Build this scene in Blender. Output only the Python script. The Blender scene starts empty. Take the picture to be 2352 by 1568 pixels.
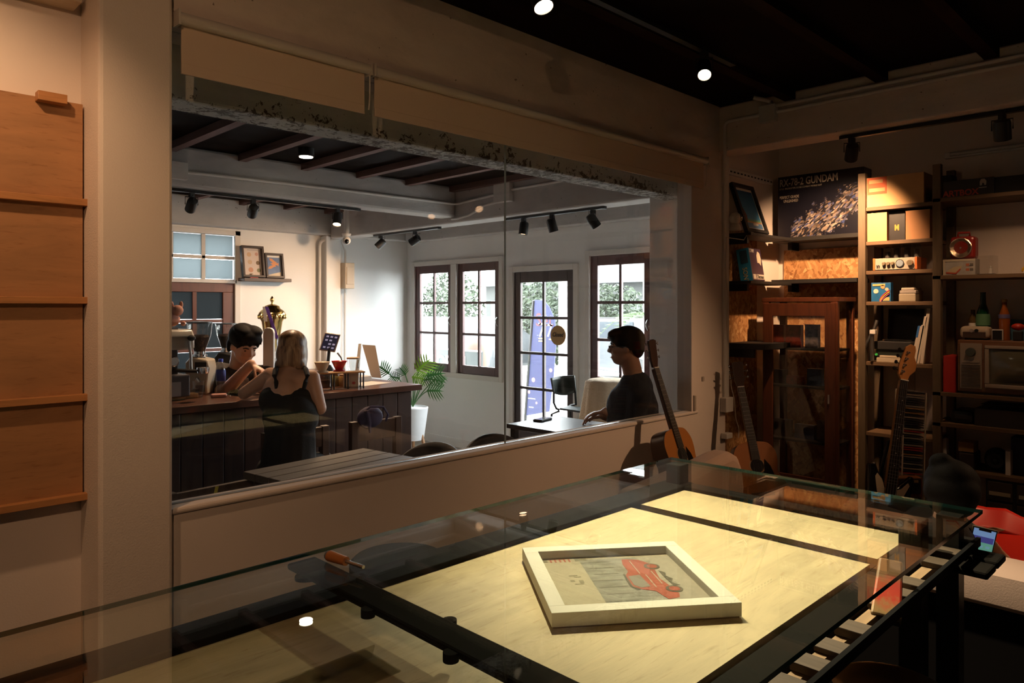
import bpy, bmesh, math, random
from mathutils import Vector, Matrix, Euler

# ------------------------------------------------------------------ camera, sky, exposure
sc = bpy.context.scene
COL = sc.collection
RN = random.Random(11)
F, CX, HY, ZC = 1670.0, 1176.0, 706.0, 1.65      # focal length in pixels of the 2352x1568 frame, principal column, horizon row, eye height
AZ = math.radians(45.24)
CA, SA = math.cos(AZ), math.sin(AZ)
cam = bpy.data.cameras.new('camera')
cam.sensor_width = 36.0
cam.lens = 36.0 * F / 2352.0
cam.shift_y = -(784.0 - HY) / 2352.0
cam.clip_start = 0.05
cam_o = bpy.data.objects.new('camera', cam)
COL.objects.link(cam_o)
cam_o.location = (0, 0, ZC)
cam_o.rotation_euler = (math.pi / 2, 0, AZ - math.pi / 2)
sc.camera = cam_o

world = bpy.data.worlds.new('sky')
world.use_nodes = True
sc.world = world
bg = world.node_tree.nodes['Background']
bg.inputs[0].default_value = (0.90, 0.96, 1.0, 1)     # bright overcast daylight
bg.inputs[1].default_value = 30.0
sc.view_settings.view_transform = 'Standard'
sc.view_settings.look = 'None'
sc.view_settings.gamma = 1.0
sc.view_settings.use_curve_mapping = False
sc.view_settings.exposure = 0.0
cy = sc.cycles
cy.use_denoising = True
cy.max_bounces = 6
cy.diffuse_bounces = 4
cy.glossy_bounces = 3
cy.transmission_bounces = 4
cy.transparent_max_bounces = 16
cy.caustics_reflective = False
cy.caustics_refractive = False
cy.sample_clamp_indirect = 4.0
cy.sample_clamp_direct = 0.0

def portal(name, loc, rot, sx, sy):
    l = bpy.data.lights.new(name, 'AREA')
    l.shape = 'RECTANGLE'; l.size = sx; l.size_y = sy
    l.cycles.is_portal = True
    o = bpy.data.objects.new(name, l); COL.objects.link(o)
    o.location = loc; o.rotation_euler = rot
    return o
# guides for the sky light through the real window openings (they give off nothing themselves)
for i, (y0, y1, z0, z1) in enumerate(((5.83, 7.38, .86, 2.17), (4.76, 5.62, .05, 2.03), (3.0, 4.55, .86, 2.16))):
    portal('window_light_guide', (5.58, (y0 + y1) / 2, (z0 + z1) / 2), (0, math.radians(90), 0), z1 - z0, y1 - y0)
portal('window_light_guide', (2.95, 7.53, 1.7), (math.radians(-90), 0, 0), .9, 1.5)

# ------------------------------------------------------------------ helpers
def ray(px, py):
    r = (px - CX) / F
    return Vector((CA + r * SA, SA - r * CA, (HY - py) / F))
EYE = Vector((0, 0, ZC))
def atD(px, py, d): return EYE + ray(px, py) * d
def atX(px, py, X): v = ray(px, py); return EYE + v * (X / v.x)
def atY(px, py, Y): v = ray(px, py); return EYE + v * (Y / v.y)
def atZ(px, py, Z): v = ray(px, py); return EYE + v * ((Z - ZC) / v.z)
RIGHT = Vector((SA, -CA, 0)); FWD = Vector((CA, SA, 0)); UP = Vector((0, 0, 1))

def basis(x, y, z, loc=(0, 0, 0)):
    m = Matrix.Identity(4)
    for i, c in enumerate((x, y, z)):
        c = Vector(c).normalized()
        for j in range(3): m[j][i] = c[j]
    m.translation = Vector(loc)
    return m
def frame_to(z, up=(0, 0, 1), loc=(0, 0, 0)):
    """matrix whose local z points along z and local y as near as possible to up"""
    z = Vector(z).normalized(); up = Vector(up)
    x = up.cross(z)
    if x.length < 1e-5: x = Vector((1, 0, 0)).cross(z)
    x.normalize(); y = z.cross(x)
    return basis(x, y, z, loc)
def TR(*a): return Matrix.Translation(Vector(a))
def RZ(d): return Matrix.Rotation(math.radians(d), 4, 'Z')
def RX(d): return Matrix.Rotation(math.radians(d), 4, 'X')
def RY(d): return Matrix.Rotation(math.radians(d), 4, 'Y')

INV = {}
def thing(name, label, cat, loc=(0, 0, 0), rz=0, group=None, M=None):
    o = bpy.data.objects.new(name, None); COL.objects.link(o)
    o.empty_display_size = .05
    m = M if M is not None else TR(*loc) @ RZ(rz)
    o.matrix_world = m
    o.location = m.to_translation(); o.rotation_euler = m.to_euler()
    INV[o.name] = m.inverted()
    tag(o, label, cat, group)
    return o
def tag(o, label=None, cat=None, group=None, kind=None):
    if label: o['label'] = label
    if cat: o['category'] = cat
    if group: o['group'] = group
    if kind: o['kind'] = kind
    return o
def copy_tree(o, parent=None):
    c = o.copy(); COL.objects.link(c)
    if parent is not None: c.parent = parent
    for ch in list(o.children): copy_tree(ch, c)
    return c

class MB:
    """collects simple shapes into one mesh; w=1: coordinates are world coordinates of a thing T"""
    def __init__(s, T=None, w=0, M=None):
        s.v, s.f, s.T = [], [], T
        root = T
        while root is not None and root.parent is not None: root = root.parent
        s.M = (INV[root.name] if (w and root is not None and root.name in INV) else Matrix.Identity(4))
        if M is not None: s.M = s.M @ M
    def add(s, vs, fs, M=None):
        k = len(s.v); m = s.M if M is None else s.M @ M
        s.v += [m @ Vector(p) for p in vs]; s.f += [[i + k for i in f] for f in fs]
        return s
    def box(s, x0, x1, y0, y1, z0, z1, M=None):
        return s.add([(x, y, z) for z in (z0, z1) for y in (y0, y1) for x in (x0, x1)],
                     [(0, 2, 3, 1), (4, 5, 7, 6), (0, 1, 5, 4), (2, 6, 7, 3), (0, 4, 6, 2), (1, 3, 7, 5)], M)
    def cb(s, c, d, M=None):
        return s.box(c[0]-d[0]/2, c[0]+d[0]/2, c[1]-d[1]/2, c[1]+d[1]/2, c[2]-d[2]/2, c[2]+d[2]/2, M)
    def lathe(s, prof, n=20, M=None, close=True):
        vs, fs = [], []
        for r, z in prof:
            vs += [(r*math.cos(2*math.pi*i/n), r*math.sin(2*math.pi*i/n), z) for i in range(n)]
        for j in range(len(prof)-1):
            for i in range(n):
                a, b = j*n+i, j*n+(i+1) % n
                fs.append((a, b, b+n, a+n))
        if close:
            fs.append(tuple(range(n))[::-1]); fs.append(tuple((len(prof)-1)*n+i for i in range(n)))
        return s.add(vs, fs, M)
    def cyl(s, p0, p1, r0, r1=None, n=14):
        p0, p1 = Vector(p0), Vector(p1)
        return s.lathe([(r0, 0), (r0 if r1 is None else r1, (p1-p0).length)], n, frame_to(p1-p0, (0.3, 1, .2), p0))
    def tube(s, pts, r, n=8, closed=False):
        pts = [Vector(p) for p in pts]; k = len(pts); vs, fs = [], []
        rr = r if isinstance(r, (list, tuple)) else [r]*k
        ref = Vector((.23, .31, .92))
        for i, p in enumerate(pts):
            if closed: t = pts[(i+1) % k]-pts[i-1]
            else: t = pts[min(i+1, k-1)]-pts[max(i-1, 0)]
            t.normalize()
            a = t.cross(ref)
            if a.length < .05: a = t.cross(Vector((1, 0, 0)))
            a.normalize(); b = t.cross(a)
            vs += [p + (a*math.cos(2*math.pi*q/n) + b*math.sin(2*math.pi*q/n))*rr[i] for q in range(n)]
        for i in range(k if closed else k-1):
            for q in range(n):
                a, b = i*n+q, i*n+(q+1) % n
                c, d = ((i+1) % k)*n+(q+1) % n, ((i+1) % k)*n+q
                fs.append((a, b, c, d))
        if not closed: fs += [tuple(range(n))[::-1], tuple((k-1)*n+q for q in range(n))]
        return s.add(vs, fs)
    def prism(s, poly, z0, z1, M=None):
        n = len(poly)
        vs = [(x, y, z0) for x, y in poly] + [(x, y, z1) for x, y in poly]
        fs = [tuple(range(n))[::-1], tuple(range(n, 2*n))] + [(i, (i+1) % n, n+(i+1) % n, n+i) for i in range(n)]
        return s.add(vs, fs, M)
    def ell(s, c, r, n=14, M=None):
        vs, fs = [], []; m = n//2
        for j in range(1, m):
            t = math.pi*j/m
            vs += [(c[0]+r[0]*math.sin(t)*math.cos(2*math.pi*i/n), c[1]+r[1]*math.sin(t)*math.sin(2*math.pi*i/n), c[2]-r[2]*math.cos(t)) for i in range(n)]
        vs += [(c[0], c[1], c[2]-r[2]), (c[0], c[1], c[2]+r[2])]
        for j in range(m-2):
            for i in range(n): fs.append((j*n+i, j*n+(i+1) % n, (j+1)*n+(i+1) % n, (j+1)*n+i))
        b, t = (m-1)*n, (m-1)*n+1
        for i in range(n):
            fs.append((b, (i+1) % n, i)); fs.append((t, (m-2)*n+i, (m-2)*n+(i+1) % n))
        return s.add(vs, fs, M)
    def sheet(s, fn, nu, nv, M=None, closed=False):
        vs = [fn(i/nu, j/nv) for j in range(nv+1) for i in range(nu+1)]
        fs = [(j*(nu+1)+i, j*(nu+1)+i+1, (j+1)*(nu+1)+i+1, (j+1)*(nu+1)+i) for j in range(nv) for i in range(nu)]
        return s.add(vs, fs, M)
    def done(s, name, mat, parent=None, sm=0, bev=0, seg=2, solid=0):
        me = bpy.data.meshes.new(name)
        me.from_pydata([tuple(p) for p in s.v], [], s.f)
        me.update()
        o = bpy.data.objects.new(name, me); COL.objects.link(o)
        for m_ in (mat if isinstance(mat, (list, tuple)) else [mat]): me.materials.append(m_)
        p = parent if parent is not None else s.T
        if p is not None: o.parent = p
        if sm:
            me.polygons.foreach_set('use_smooth', [True]*len(me.polygons))
            me.set_sharp_from_angle(angle=math.radians(sm if sm > 1 else 42))
        if solid:
            q = o.modifiers.new('solid', 'SOLIDIFY'); q.thickness = solid; q.offset = 0
        if bev:
            q = o.modifiers.new('bevel', 'BEVEL'); q.width = bev; q.segments = seg; q.limit_method = 'ANGLE'; q.angle_limit = math.radians(50)
        return o

def txt(s, size, mat, parent, M, name='lettering', w=0, shear=0, ext=.0006, align='LEFT', xs=1.0, bold=0):
    """flat lettering turned into a mesh; local x runs along the line, local z points at the reader"""
    cu = bpy.data.curves.new('t', 'FONT'); cu.body = s; cu.size = size; cu.extrude = ext; cu.shear = shear
    cu.align_x = align; cu.resolution_u = 3; cu.offset = bold
    t = bpy.data.objects.new('t', cu); COL.objects.link(t)
    dg = bpy.context.evaluated_depsgraph_get()
    me = bpy.data.meshes.new_from_object(t.evaluated_get(dg))
    bpy.data.objects.remove(t); bpy.data.curves.remove(cu)
    root = parent
    while root is not None and root.parent is not None: root = root.parent
    m = (INV[root.name] if (w and root is not None) else Matrix.Identity(4)) @ M @ Matrix.Diagonal((xs, 1, 1, 1))
    me.transform(m); me.materials.clear(); me.materials.append(mat)
    o = bpy.data.objects.new(name, me); COL.objects.link(o)
    if parent is not None: o.parent = parent
    return o

# ------------------------------------------------------------------ materials
MT = {}
def _new(n):
    m = bpy.data.materials.new(n); m.use_nodes = True
    nt = m.node_tree
    return m, nt, nt.nodes['Principled BSDF'], nt.nodes['Material Output']
def _noise(nt, scale, detail=3, rough=.55, dist=0, stretch=None, coord='Object'):
    tc = nt.nodes.new('ShaderNodeTexCoord'); nz = nt.nodes.new('ShaderNodeTexNoise')
    nz.inputs['Scale'].default_value = scale; nz.inputs['Detail'].default_value = detail
    nz.inputs['Roughness'].default_value = rough; nz.inputs['Distortion'].default_value = dist
    if stretch:
        mp = nt.nodes.new('ShaderNodeMapping'); mp.inputs['Scale'].default_value = stretch
        nt.links.new(tc.outputs[coord], mp.inputs[0]); nt.links.new(mp.outputs[0], nz.inputs['Vector'])
    else: nt.links.new(tc.outputs[coord], nz.inputs['Vector'])
    return nz
def _ramp(nt, src, stops):
    r = nt.nodes.new('ShaderNodeValToRGB'); e = r.color_ramp.elements
    while len(e) < len(stops): e.new(.5)
    for q, (p, c) in zip(e, stops): q.position = p; q.color = (*c, 1)
    nt.links.new(src, r.inputs[0]); return r
def sh(c, k): return tuple(min(1, max(0, x*k)) for x in c)
def mat(n, c, r=.6, m=0, b=0, bs=60, v=0, vs=7, e=0, ec=None, sp=.5, coat=0, stretch=None):
    if n in MT: return MT[n]
    M_, nt, p, out = _new(n)
    p.inputs['Base Color'].default_value = (*c, 1); p.inputs['Roughness'].default_value = r
    p.inputs['Metallic'].default_value = m; p.inputs['Specular IOR Level'].default_value = sp
    if coat: p.inputs['Coat Weight'].default_value = coat; p.inputs['Coat Roughness'].default_value = .08
    if v:
        nz = _noise(nt, vs, 4, .6, 0, stretch)
        rp = _ramp(nt, nz.outputs[0], ((.3, sh(c, 1-v)), (.7, sh(c, 1+v))))
        nt.links.new(rp.outputs[0], p.inputs['Base Color'])
    if b:
        nz = _noise(nt, bs, 4, .6); bp = nt.nodes.new('ShaderNodeBump')
        bp.inputs['Strength'].default_value = b; bp.inputs['Distance'].default_value = .01
        nt.links.new(nz.outputs[0], bp.inputs['Height']); nt.links.new(bp.outputs[0], p.inputs['Normal'])
    if e:
        p.inputs['Emission Color'].default_value = (*(ec or c), 1); p.inputs['Emission Strength'].default_value = e
    MT[n] = M_
    return M_
def wood(n, c, dark=.5, along='Y', scale=3.0, r=.5, knots=0, b=.08, lite=1.15, ring=9, sp=.5):
    M_, nt, p, out = _new(n); p.inputs['Specular IOR Level'].default_value = sp
    st = {'X': (1, ring, ring), 'Y': (ring, 1, ring), 'Z': (ring, ring, 1)}[along]
    nz = _noise(nt, scale, 5, .62, .9, st)
    rp = _ramp(nt, nz.outputs[0], ((.28, sh(c, dark)), (.5, c), (.75, sh(c, lite))))
    nt.links.new(rp.outputs[0], p.inputs['Base Color'])
    p.inputs['Roughness'].default_value = r
    bp = nt.nodes.new('ShaderNodeBump'); bp.inputs['Strength'].default_value = b; bp.inputs['Distance'].default_value = .004
    nt.links.new(nz.outputs[0], bp.inputs['Height']); nt.links.new(bp.outputs[0], p.inputs['Normal'])
    MT[n] = M_
    return M_
def ply(n, c):
    """rotary-cut plywood: broad wavy figure with small dark flecks"""
    M_, nt, p, out = _new(n)
    nz = _noise(nt, 2.2, 5, .6, 1.6, (1, 5, 5)); n2 = _noise(nt, 16, 3, .6, .4, (1, 7, 7))
    a = _ramp(nt, nz.outputs[0], ((.3, sh(c, .80)), (.55, c), (.75, sh(c, 1.12))))
    b_ = _ramp(nt, n2.outputs[0], ((.25, (.62, .5, .4)), (.42, (1, 1, 1))))
    mx = nt.nodes.new('ShaderNodeMix'); mx.data_type = 'RGBA'; mx.blend_type = 'MULTIPLY'; mx.inputs[0].default_value = .7
    nt.links.new(a.outputs[0], mx.inputs[6]); nt.links.new(b_.outputs[0], mx.inputs[7])
    nt.links.new(mx.outputs[2], p.inputs['Base Color']); p.inputs['Roughness'].default_value = .55
    MT[n] = M_
    return M_
def osb(n):
    M_, nt, p, out = _new(n)
    tc = nt.nodes.new('ShaderNodeTexCoord')
    def layer(rot, sc_):
        mp = nt.nodes.new('ShaderNodeMapping'); mp.inputs['Scale'].default_value = sc_; mp.inputs['Rotation'].default_value = rot
        r0 = nt.nodes.new('ShaderNodeMapping'); r0.inputs['Rotation'].default_value = rot
        nt.links.new(tc.outputs['Object'], r0.inputs[0]); mp.inputs['Rotation'].default_value = (0, 0, 0); nt.links.new(r0.outputs[0], mp.inputs[0])
        nz = _noise(nt, 7, 2); vm = nt.nodes.new('ShaderNodeVectorMath'); vm.operation = 'ADD'
        nt.links.new(mp.outputs[0], vm.inputs[0]); nt.links.new(nz.outputs[1], vm.inputs[1])
        vo = nt.nodes.new('ShaderNodeTexVoronoi'); vo.inputs['Scale'].default_value = 1.0
        nt.links.new(vm.outputs[0], vo.inputs['Vector'])
        sx = nt.nodes.new('ShaderNodeSeparateColor'); nt.links.new(vo.outputs['Color'], sx.inputs[0])
        return sx
    a, b = layer((.5, .3, 0), (46, 46, 11)), layer((-.6, -.4, 0), (50, 50, 13))
    sel = _noise(nt, 22, 2); st = _ramp(nt, sel.outputs[0], ((.48, (0, 0, 0)), (.52, (1, 1, 1))))
    mx = nt.nodes.new('ShaderNodeMix'); mx.data_type = 'FLOAT'
    nt.links.new(st.outputs[0], mx.inputs[0]); nt.links.new(a.outputs[0], mx.inputs[2]); nt.links.new(b.outputs[0], mx.inputs[3])
    rp = _ramp(nt, mx.outputs[0], ((.0, (.24, .10, .030)), (.3, (.40, .19, .065)), (.75, (.52, .28, .11)), (1, (.64, .40, .18))))
    nt.links.new(rp.outputs[0], p.inputs['Base Color']); p.inputs['Roughness'].default_value = .6
    bp = nt.nodes.new('ShaderNodeBump'); bp.inputs['Strength'].default_value = .2; bp.inputs['Distance'].default_value = .002
    nt.links.new(mx.outputs[0], bp.inputs['Height']); nt.links.new(bp.outputs[0], p.inputs['Normal'])
    MT[n] = M_
    return M_
def concrete(n, c, chips=None, b=.35):
    """painted cast concrete: shutter lines, pits; chips=(z_low, z_high): old paint flaked off in that band"""
    M_, nt, p, out = _new(n)
    nz = _noise(nt, 3.0, 5, .65, .3, (1, 1, 2.2)); fine = _noise(nt, 70, 4, .7)
    rp = _ramp(nt, nz.outputs[0], ((.3, sh(c, .86)), (.7, sh(c, 1.06))))
    pit = _noise(nt, 34, 2, .5); pr = _ramp(nt, pit.outputs[0], ((.245, (.25, .19, .14)), (.275, (1, 1, 1))))
    mx = nt.nodes.new('ShaderNodeMix'); mx.data_type = 'RGBA'; mx.blend_type = 'MULTIPLY'; mx.inputs[0].default_value = .8
    nt.links.new(rp.outputs[0], mx.inputs[6]); nt.links.new(pr.outputs[0], mx.inputs[7])
    col = mx.outputs[2]
    if chips:
        tc = nt.nodes.new('ShaderNodeTexCoord'); sx = nt.nodes.new('ShaderNodeSeparateXYZ'); nt.links.new(tc.outputs['Object'], sx.inputs[0])
        mr = nt.nodes.new('ShaderNodeMapRange'); mr.inputs[1].default_value = chips[0]; mr.inputs[2].default_value = chips[1]
        mr.inputs[3].default_value = .085; mr.inputs[4].default_value = -.22
        nt.links.new(sx.outputs[2], mr.inputs[0])
        cn = _noise(nt, 26, 5, .75, .6); big = _noise(nt, 2.6, 2)
        ad = nt.nodes.new('ShaderNodeMath'); ad.operation = 'ADD'; nt.links.new(cn.outputs[0], ad.inputs[0]); nt.links.new(mr.outputs[0], ad.inputs[1])
        bm_ = nt.nodes.new('ShaderNodeMath'); bm_.operation = 'MULTIPLY_ADD'; bm_.inputs[1].default_value = .32; bm_.inputs[2].default_value = -.16
        nt.links.new(big.outputs[0], bm_.inputs[0])
        a2 = nt.nodes.new('ShaderNodeMath'); a2.operation = 'ADD'; nt.links.new(ad.outputs[0], a2.inputs[0]); nt.links.new(bm_.outputs[0], a2.inputs[1])
        cr = _ramp(nt, a2.outputs[0], ((.585, (0, 0, 0)), (.60, (1, 1, 1))))
        m2 = nt.nodes.new('ShaderNodeMix'); m2.data_type = 'RGBA'
        nt.links.new(cr.outputs[0], m2.inputs[0]); nt.links.new(col, m2.inputs[6]); m2.inputs[7].default_value = (.10, .075, .05, 1)
        col = m2.outputs[2]
    nt.links.new(col, p.inputs['Base Color']); p.inputs['Roughness'].default_value = .85
    bp = nt.nodes.new('ShaderNodeBump'); bp.inputs['Strength'].default_value = b; bp.inputs['Distance'].default_value = .012
    nt.links.new(nz.outputs[0], bp.inputs['Height'])
    b2 = nt.nodes.new('ShaderNodeBump'); b2.inputs['Strength'].default_value = b*.7; b2.inputs['Distance'].default_value = .004
    nt.links.new(fine.outputs[0], b2.inputs['Height']); nt.links.new(bp.outputs[0], b2.inputs['Normal'])
    nt.links.new(b2.outputs[0], p.inputs['Normal'])
    MT[n] = M_
    return M_
def glass(n, tint=(.96, .98, .97), f0=.045, rough=0.0, k=1.0):
    """thin clear pane: looks through, mirrors more at grazing angles"""
    M_, nt, p, out = _new(n); nt.nodes.remove(p)
    lw = nt.nodes.new('ShaderNodeLayerWeight'); lw.inputs[0].default_value = .5
    pw = nt.nodes.new('ShaderNodeMath'); pw.operation = 'POWER'; pw.inputs[1].default_value = 5
    nt.links.new(lw.outputs['Facing'], pw.inputs[0])
    ma = nt.nodes.new('ShaderNodeMath'); ma.operation = 'MULTIPLY_ADD'; ma.inputs[1].default_value = (1-f0)*k; ma.inputs[2].default_value = f0
    nt.links.new(pw.outputs[0], ma.inputs[0])
    t = nt.nodes.new('ShaderNodeBsdfTransparent'); t.inputs[0].default_value = (*tint, 1)
    g = nt.nodes.new('ShaderNodeBsdfGlossy'); g.inputs['Roughness'].default_value = rough; g.inputs[0].default_value = (1, 1, 1, 1)
    mx = nt.nodes.new('ShaderNodeMixShader')
    nt.links.new(ma.outputs[0], mx.inputs[0]); nt.links.new(t.outputs[0], mx.inputs[1]); nt.links.new(g.outputs[0], mx.inputs[2])
    nt.links.new(mx.outputs[0], out.inputs[0])
    MT[n] = M_
    return M_
def frosted(n, c, k=.75):
    M_, nt, p, out = _new(n); nt.nodes.remove(p)
    t = nt.nodes.new('ShaderNodeBsdfTranslucent'); t.inputs[0].default_value = (*c, 1)
    d = nt.nodes.new('ShaderNodeBsdfDiffuse'); d.inputs[0].default_value = (*c, 1)
    mx = nt.nodes.new('ShaderNodeMixShader'); mx.inputs[0].default_value = k
    nt.links.new(d.outputs[0], mx.inputs[1]); nt.links.new(t.outputs[0], mx.inputs[2]); nt.links.new(mx.outputs[0], out.inputs[0])
    MT[n] = M_
    return M_

plaster = mat('painted_plaster', (.77, .68, .61), .8, b=.10, bs=160, v=.03, vs=2)
plaster_cafe = mat('white_wall_paint', (.86, .85, .83), .75, b=.12, bs=90, v=.03, vs=1.5)
rough_plaster = mat('coarse_column_plaster', (.77, .68, .60), .85, b=.22, bs=190, v=.02, vs=2)
beam_m = concrete('painted_concrete', (.74, .64, .56))
header_m = concrete('flaking_concrete', (.62, .60, .55), chips=(2.40, 2.60))
cafe_beam_m = concrete('grey_white_concrete', (.55, .53, .51))
dark_wood_ceiling = wood('dark_ceiling_boards', (.008, .0035, .002), .6, 'X', 2, .95, sp=.06)
joist_m = wood('dark_joist', (.018, .008, .0035), .6, 'X', 2, .95, sp=.06)
joist_cafe = wood('reddish_joist', (.12, .065, .055), .7, 'Y', 2, .8, sp=.2)
floor_dark = mat('dark_floor', (.035, .028, .022), .6, v=.2, vs=4)
floor_cafe = mat('grey_concrete_floor', (.30, .28, .25), .55, v=.15, vs=3)
black_metal = mat('black_metal', (.012, .012, .012), .45, m=.3)
black_matte = mat('black_matte', (.010, .009, .009), .7)
dark_steel = mat('brown_black_steel', (.0055, .0042, .0035), .8, v=.3, vs=9, sp=.12)
white_paint = mat('white_gloss_paint', (.78, .76, .73), .45)
cream_paint = mat('cream_casing_paint', (.72, .68, .63), .5)
white_pvc = mat('white_pvc', (.70, .67, .63), .45)
red_wood = wood('dark_red_timber', (.060, .016, .013), .6, 'Z', 3, .4)
brown_wood = wood('red_brown_timber', (.13, .042, .022), .6, 'Z', 3, .45)
pane_m = glass('window_pane')
pane_big = glass('partition_glass', (.965, .97, .968), .028)
chrome = mat('chrome', (.75, .75, .75), .15, m=1)
steel = mat('brushed_steel', (.45, .44, .42), .35, m=1)
gold = mat('polished_gold', (.75, .50, .18), .16, m=1)
cardboard = mat('cardboard', (.48, .29, .13), .8, v=.05, vs=9)
paper = mat('white_paper', (.72, .69, .64), .7)
skin = mat('skin', (.48, .25, .15), .5, v=.05, vs=12)
skin_pale = mat('skin_pale', (.60, .34, .22), .5, v=.05, vs=12)
hair_m = mat('black_hair', (.006, .005, .0045), .7, b=.15, bs=240, sp=.08)
cloth_black = mat('black_cloth', (.010, .010, .011), .85, b=.2, bs=140)
# ------------------------------------------------------------------ the two rooms
def struct(name, m, mat_, **k):
    o = m.done(name, mat_, **k); o['kind'] = 'structure'; return o
def wall_boxes(m, axis, p0, p1, u0, u1, z0, z1, holes):
    us = sorted({u0, u1, *[h[0] for h in holes], *[h[1] for h in holes]}); zs = sorted({z0, z1, *[h[2] for h in holes], *[h[3] for h in holes]})
    for a, b in zip(us, us[1:]):
        for c, d in zip(zs, zs[1:]):
            if any(h[0] <= (a+b)/2 <= h[1] and h[2] <= (c+d)/2 <= h[3] for h in holes): continue
            if axis == 'X': m.box(p0, p1, a, b, c, d)
            else: m.box(a, b, p0, p1, c, d)
FL, CE, CC = .28, 3.03, 2.77          # floor and ceiling of the near room, ceiling of the cafe
struct('floor', MB().box(-1.8, 5.8, -2.4, 2.64, -.1, FL), floor_dark)
struct('floor', MB().box(-1.8, .9, 2.64, 2.95, -.1, FL), floor_dark)
struct('floor', MB().box(-.9, 5.8, 2.64, 7.7, -.1, 0), floor_cafe)
ceil_o = struct('ceiling', MB().box(-1.9, 5.9, -2.5, 3.0, CE, CE+.1), dark_wood_ceiling)
for k in range(8):
    y = 2.05 - k*.55
    MB().box(-1.6, 4.54, y-.035, y+.035, CE-.055, CE).done('joist', joist_m, ceil_o)
ceil_c = struct('ceiling', MB().box(-1.0, 5.9, 2.80, 7.8, CC, CC+.1), dark_wood_ceiling)
for k in range(9):
    x = .35 + k*.5
    MB().box(x-.03, x+.03, 2.90, 7.40, CC-.05, CC).done('joist', joist_cafe, ceil_c)
struct('wall_left', MB().box(-1.6, .683, 2.72, 2.92, FL, CE), plaster)
struct('wall_behind', MB().box(-1.6, 5.8, -2.4, -2.2, FL, CE), plaster)
struct('wall_near', MB().box(-1.8, -1.6, -2.4, 2.92, FL, CE), plaster)
col_l = struct('wall_column', MB().box(.683, .906, 2.52, 2.92, FL, CE), rough_plaster, bev=.012)
struct('wall_sill', MB().box(.906, 4.62, 2.55, 2.65, 0, .955), plaster)
struct('trim_1', MB().box(.906, 4.25, 2.538, 2.65, .952, .974), plaster, bev=.008)
col_r = struct('wall_column', MB().box(4.17, 4.54, 2.55, 2.65, .955, 2.60).box(4.54, 4.62, 2.55, 2.65, .955, 2.72), plaster)
struct('trim_2', MB().box(4.165, 4.185, 2.540, 2.552, .955, 2.6), plaster)
struct('ceiling_beam', MB().box(.906, 4.54, 2.55, 2.72, 2.60, CE), beam_m)
struct('ceiling_beam', MB().box(.70, 4.40, 2.72, 2.895, 2.405, CE), header_m, bev=.012)
struct('ceiling_beam', MB().box(4.54, 4.75, -2.2, 2.62, 2.72, CE), beam_m, bev=.01)
struct('wall_niche', MB().box(4.62, 5.8, 2.62, 2.72, 0, CE), plaster)
struct('wall_right', MB().box(5.6, 5.8, -2.4, 2.62, 0, CE), plaster)
# cafe shell
struct('wall_column', MB().box(4.40, 4.66, 2.65, 3.03, 0, CC), plaster_cafe, bev=.008)
struct('ceiling_beam', MB().box(4.40, 4.62, 2.895, 7.40, 2.44, CC), cafe_beam_m, bev=.015)
struct('ceiling_beam', MB().box(-.7, 4.40, 5.18, 5.38, 2.49, CC), cafe_beam_m, bev=.02)
struct('ceiling_beam', MB().box(-.7, 5.6, 7.40, 7.55, 2.48, CC), cafe_beam_m, bev=.012)
struct('ceiling_beam', MB().box(5.46, 5.6, 2.72, 7.40, 2.46, CC), cafe_beam_m, bev=.012)
struct('wall_column', MB().box(4.36, 4.55, 7.42, 7.55, 0, 2.48), plaster_cafe, bev=.01)
m = MB(); wall_boxes(m, 'Y', 7.55, 7.70, -.7, 5.8, 0, CC, [(2.05, 3.36, .90, 1.905), (2.05, 3.36, 1.945, 2.41)])
struct('wall_back', m, plaster_cafe)
struct('wall_cafe_side', MB().box(-.9, -.7, 2.60, 7.7, 0, CC), plaster_cafe)
struct('wall_partition', MB().box(-.7, .70, 2.92, 2.98, 0, CC), plaster_cafe)
WIN = [(5.80, 7.42, .85, 2.19), (4.74, 5.635, 0, 2.055), (2.98, 4.575, .85, 2.18)]
m = MB(); wall_boxes(m, 'X', 5.6, 5.75, 2.72, 7.55, 0, CC, WIN)
struct('wall_front', m, plaster_cafe)
struct('baseboard_front', MB().box(5.585, 5.6, 5.70, 7.55, 0, .10), plaster_cafe)
struct('baseboard_back', MB().box(4.55, 5.6, 7.535, 7.55, 0, .10), plaster_cafe)

# glazed partition between the rooms
win1 = struct('window_1', MB().box(.90, 4.18, 2.590, 2.612, .968, .976), mat('grey_glazing_bead', (.30, .31, .31), .35, m=.5))
edge_m = mat('glass_edge', (.42, .47, .45), .15, sp=.8)
for a, b in ((.88, 2.528), (2.533, 4.175)):
    p = MB().box(a, b, 2.597, 2.605, .974, 2.60).done('pane', [pane_big, edge_m], win1)
    for f in p.data.polygons:
        if abs(f.normal.y) < .5: f.material_index = 1

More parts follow.
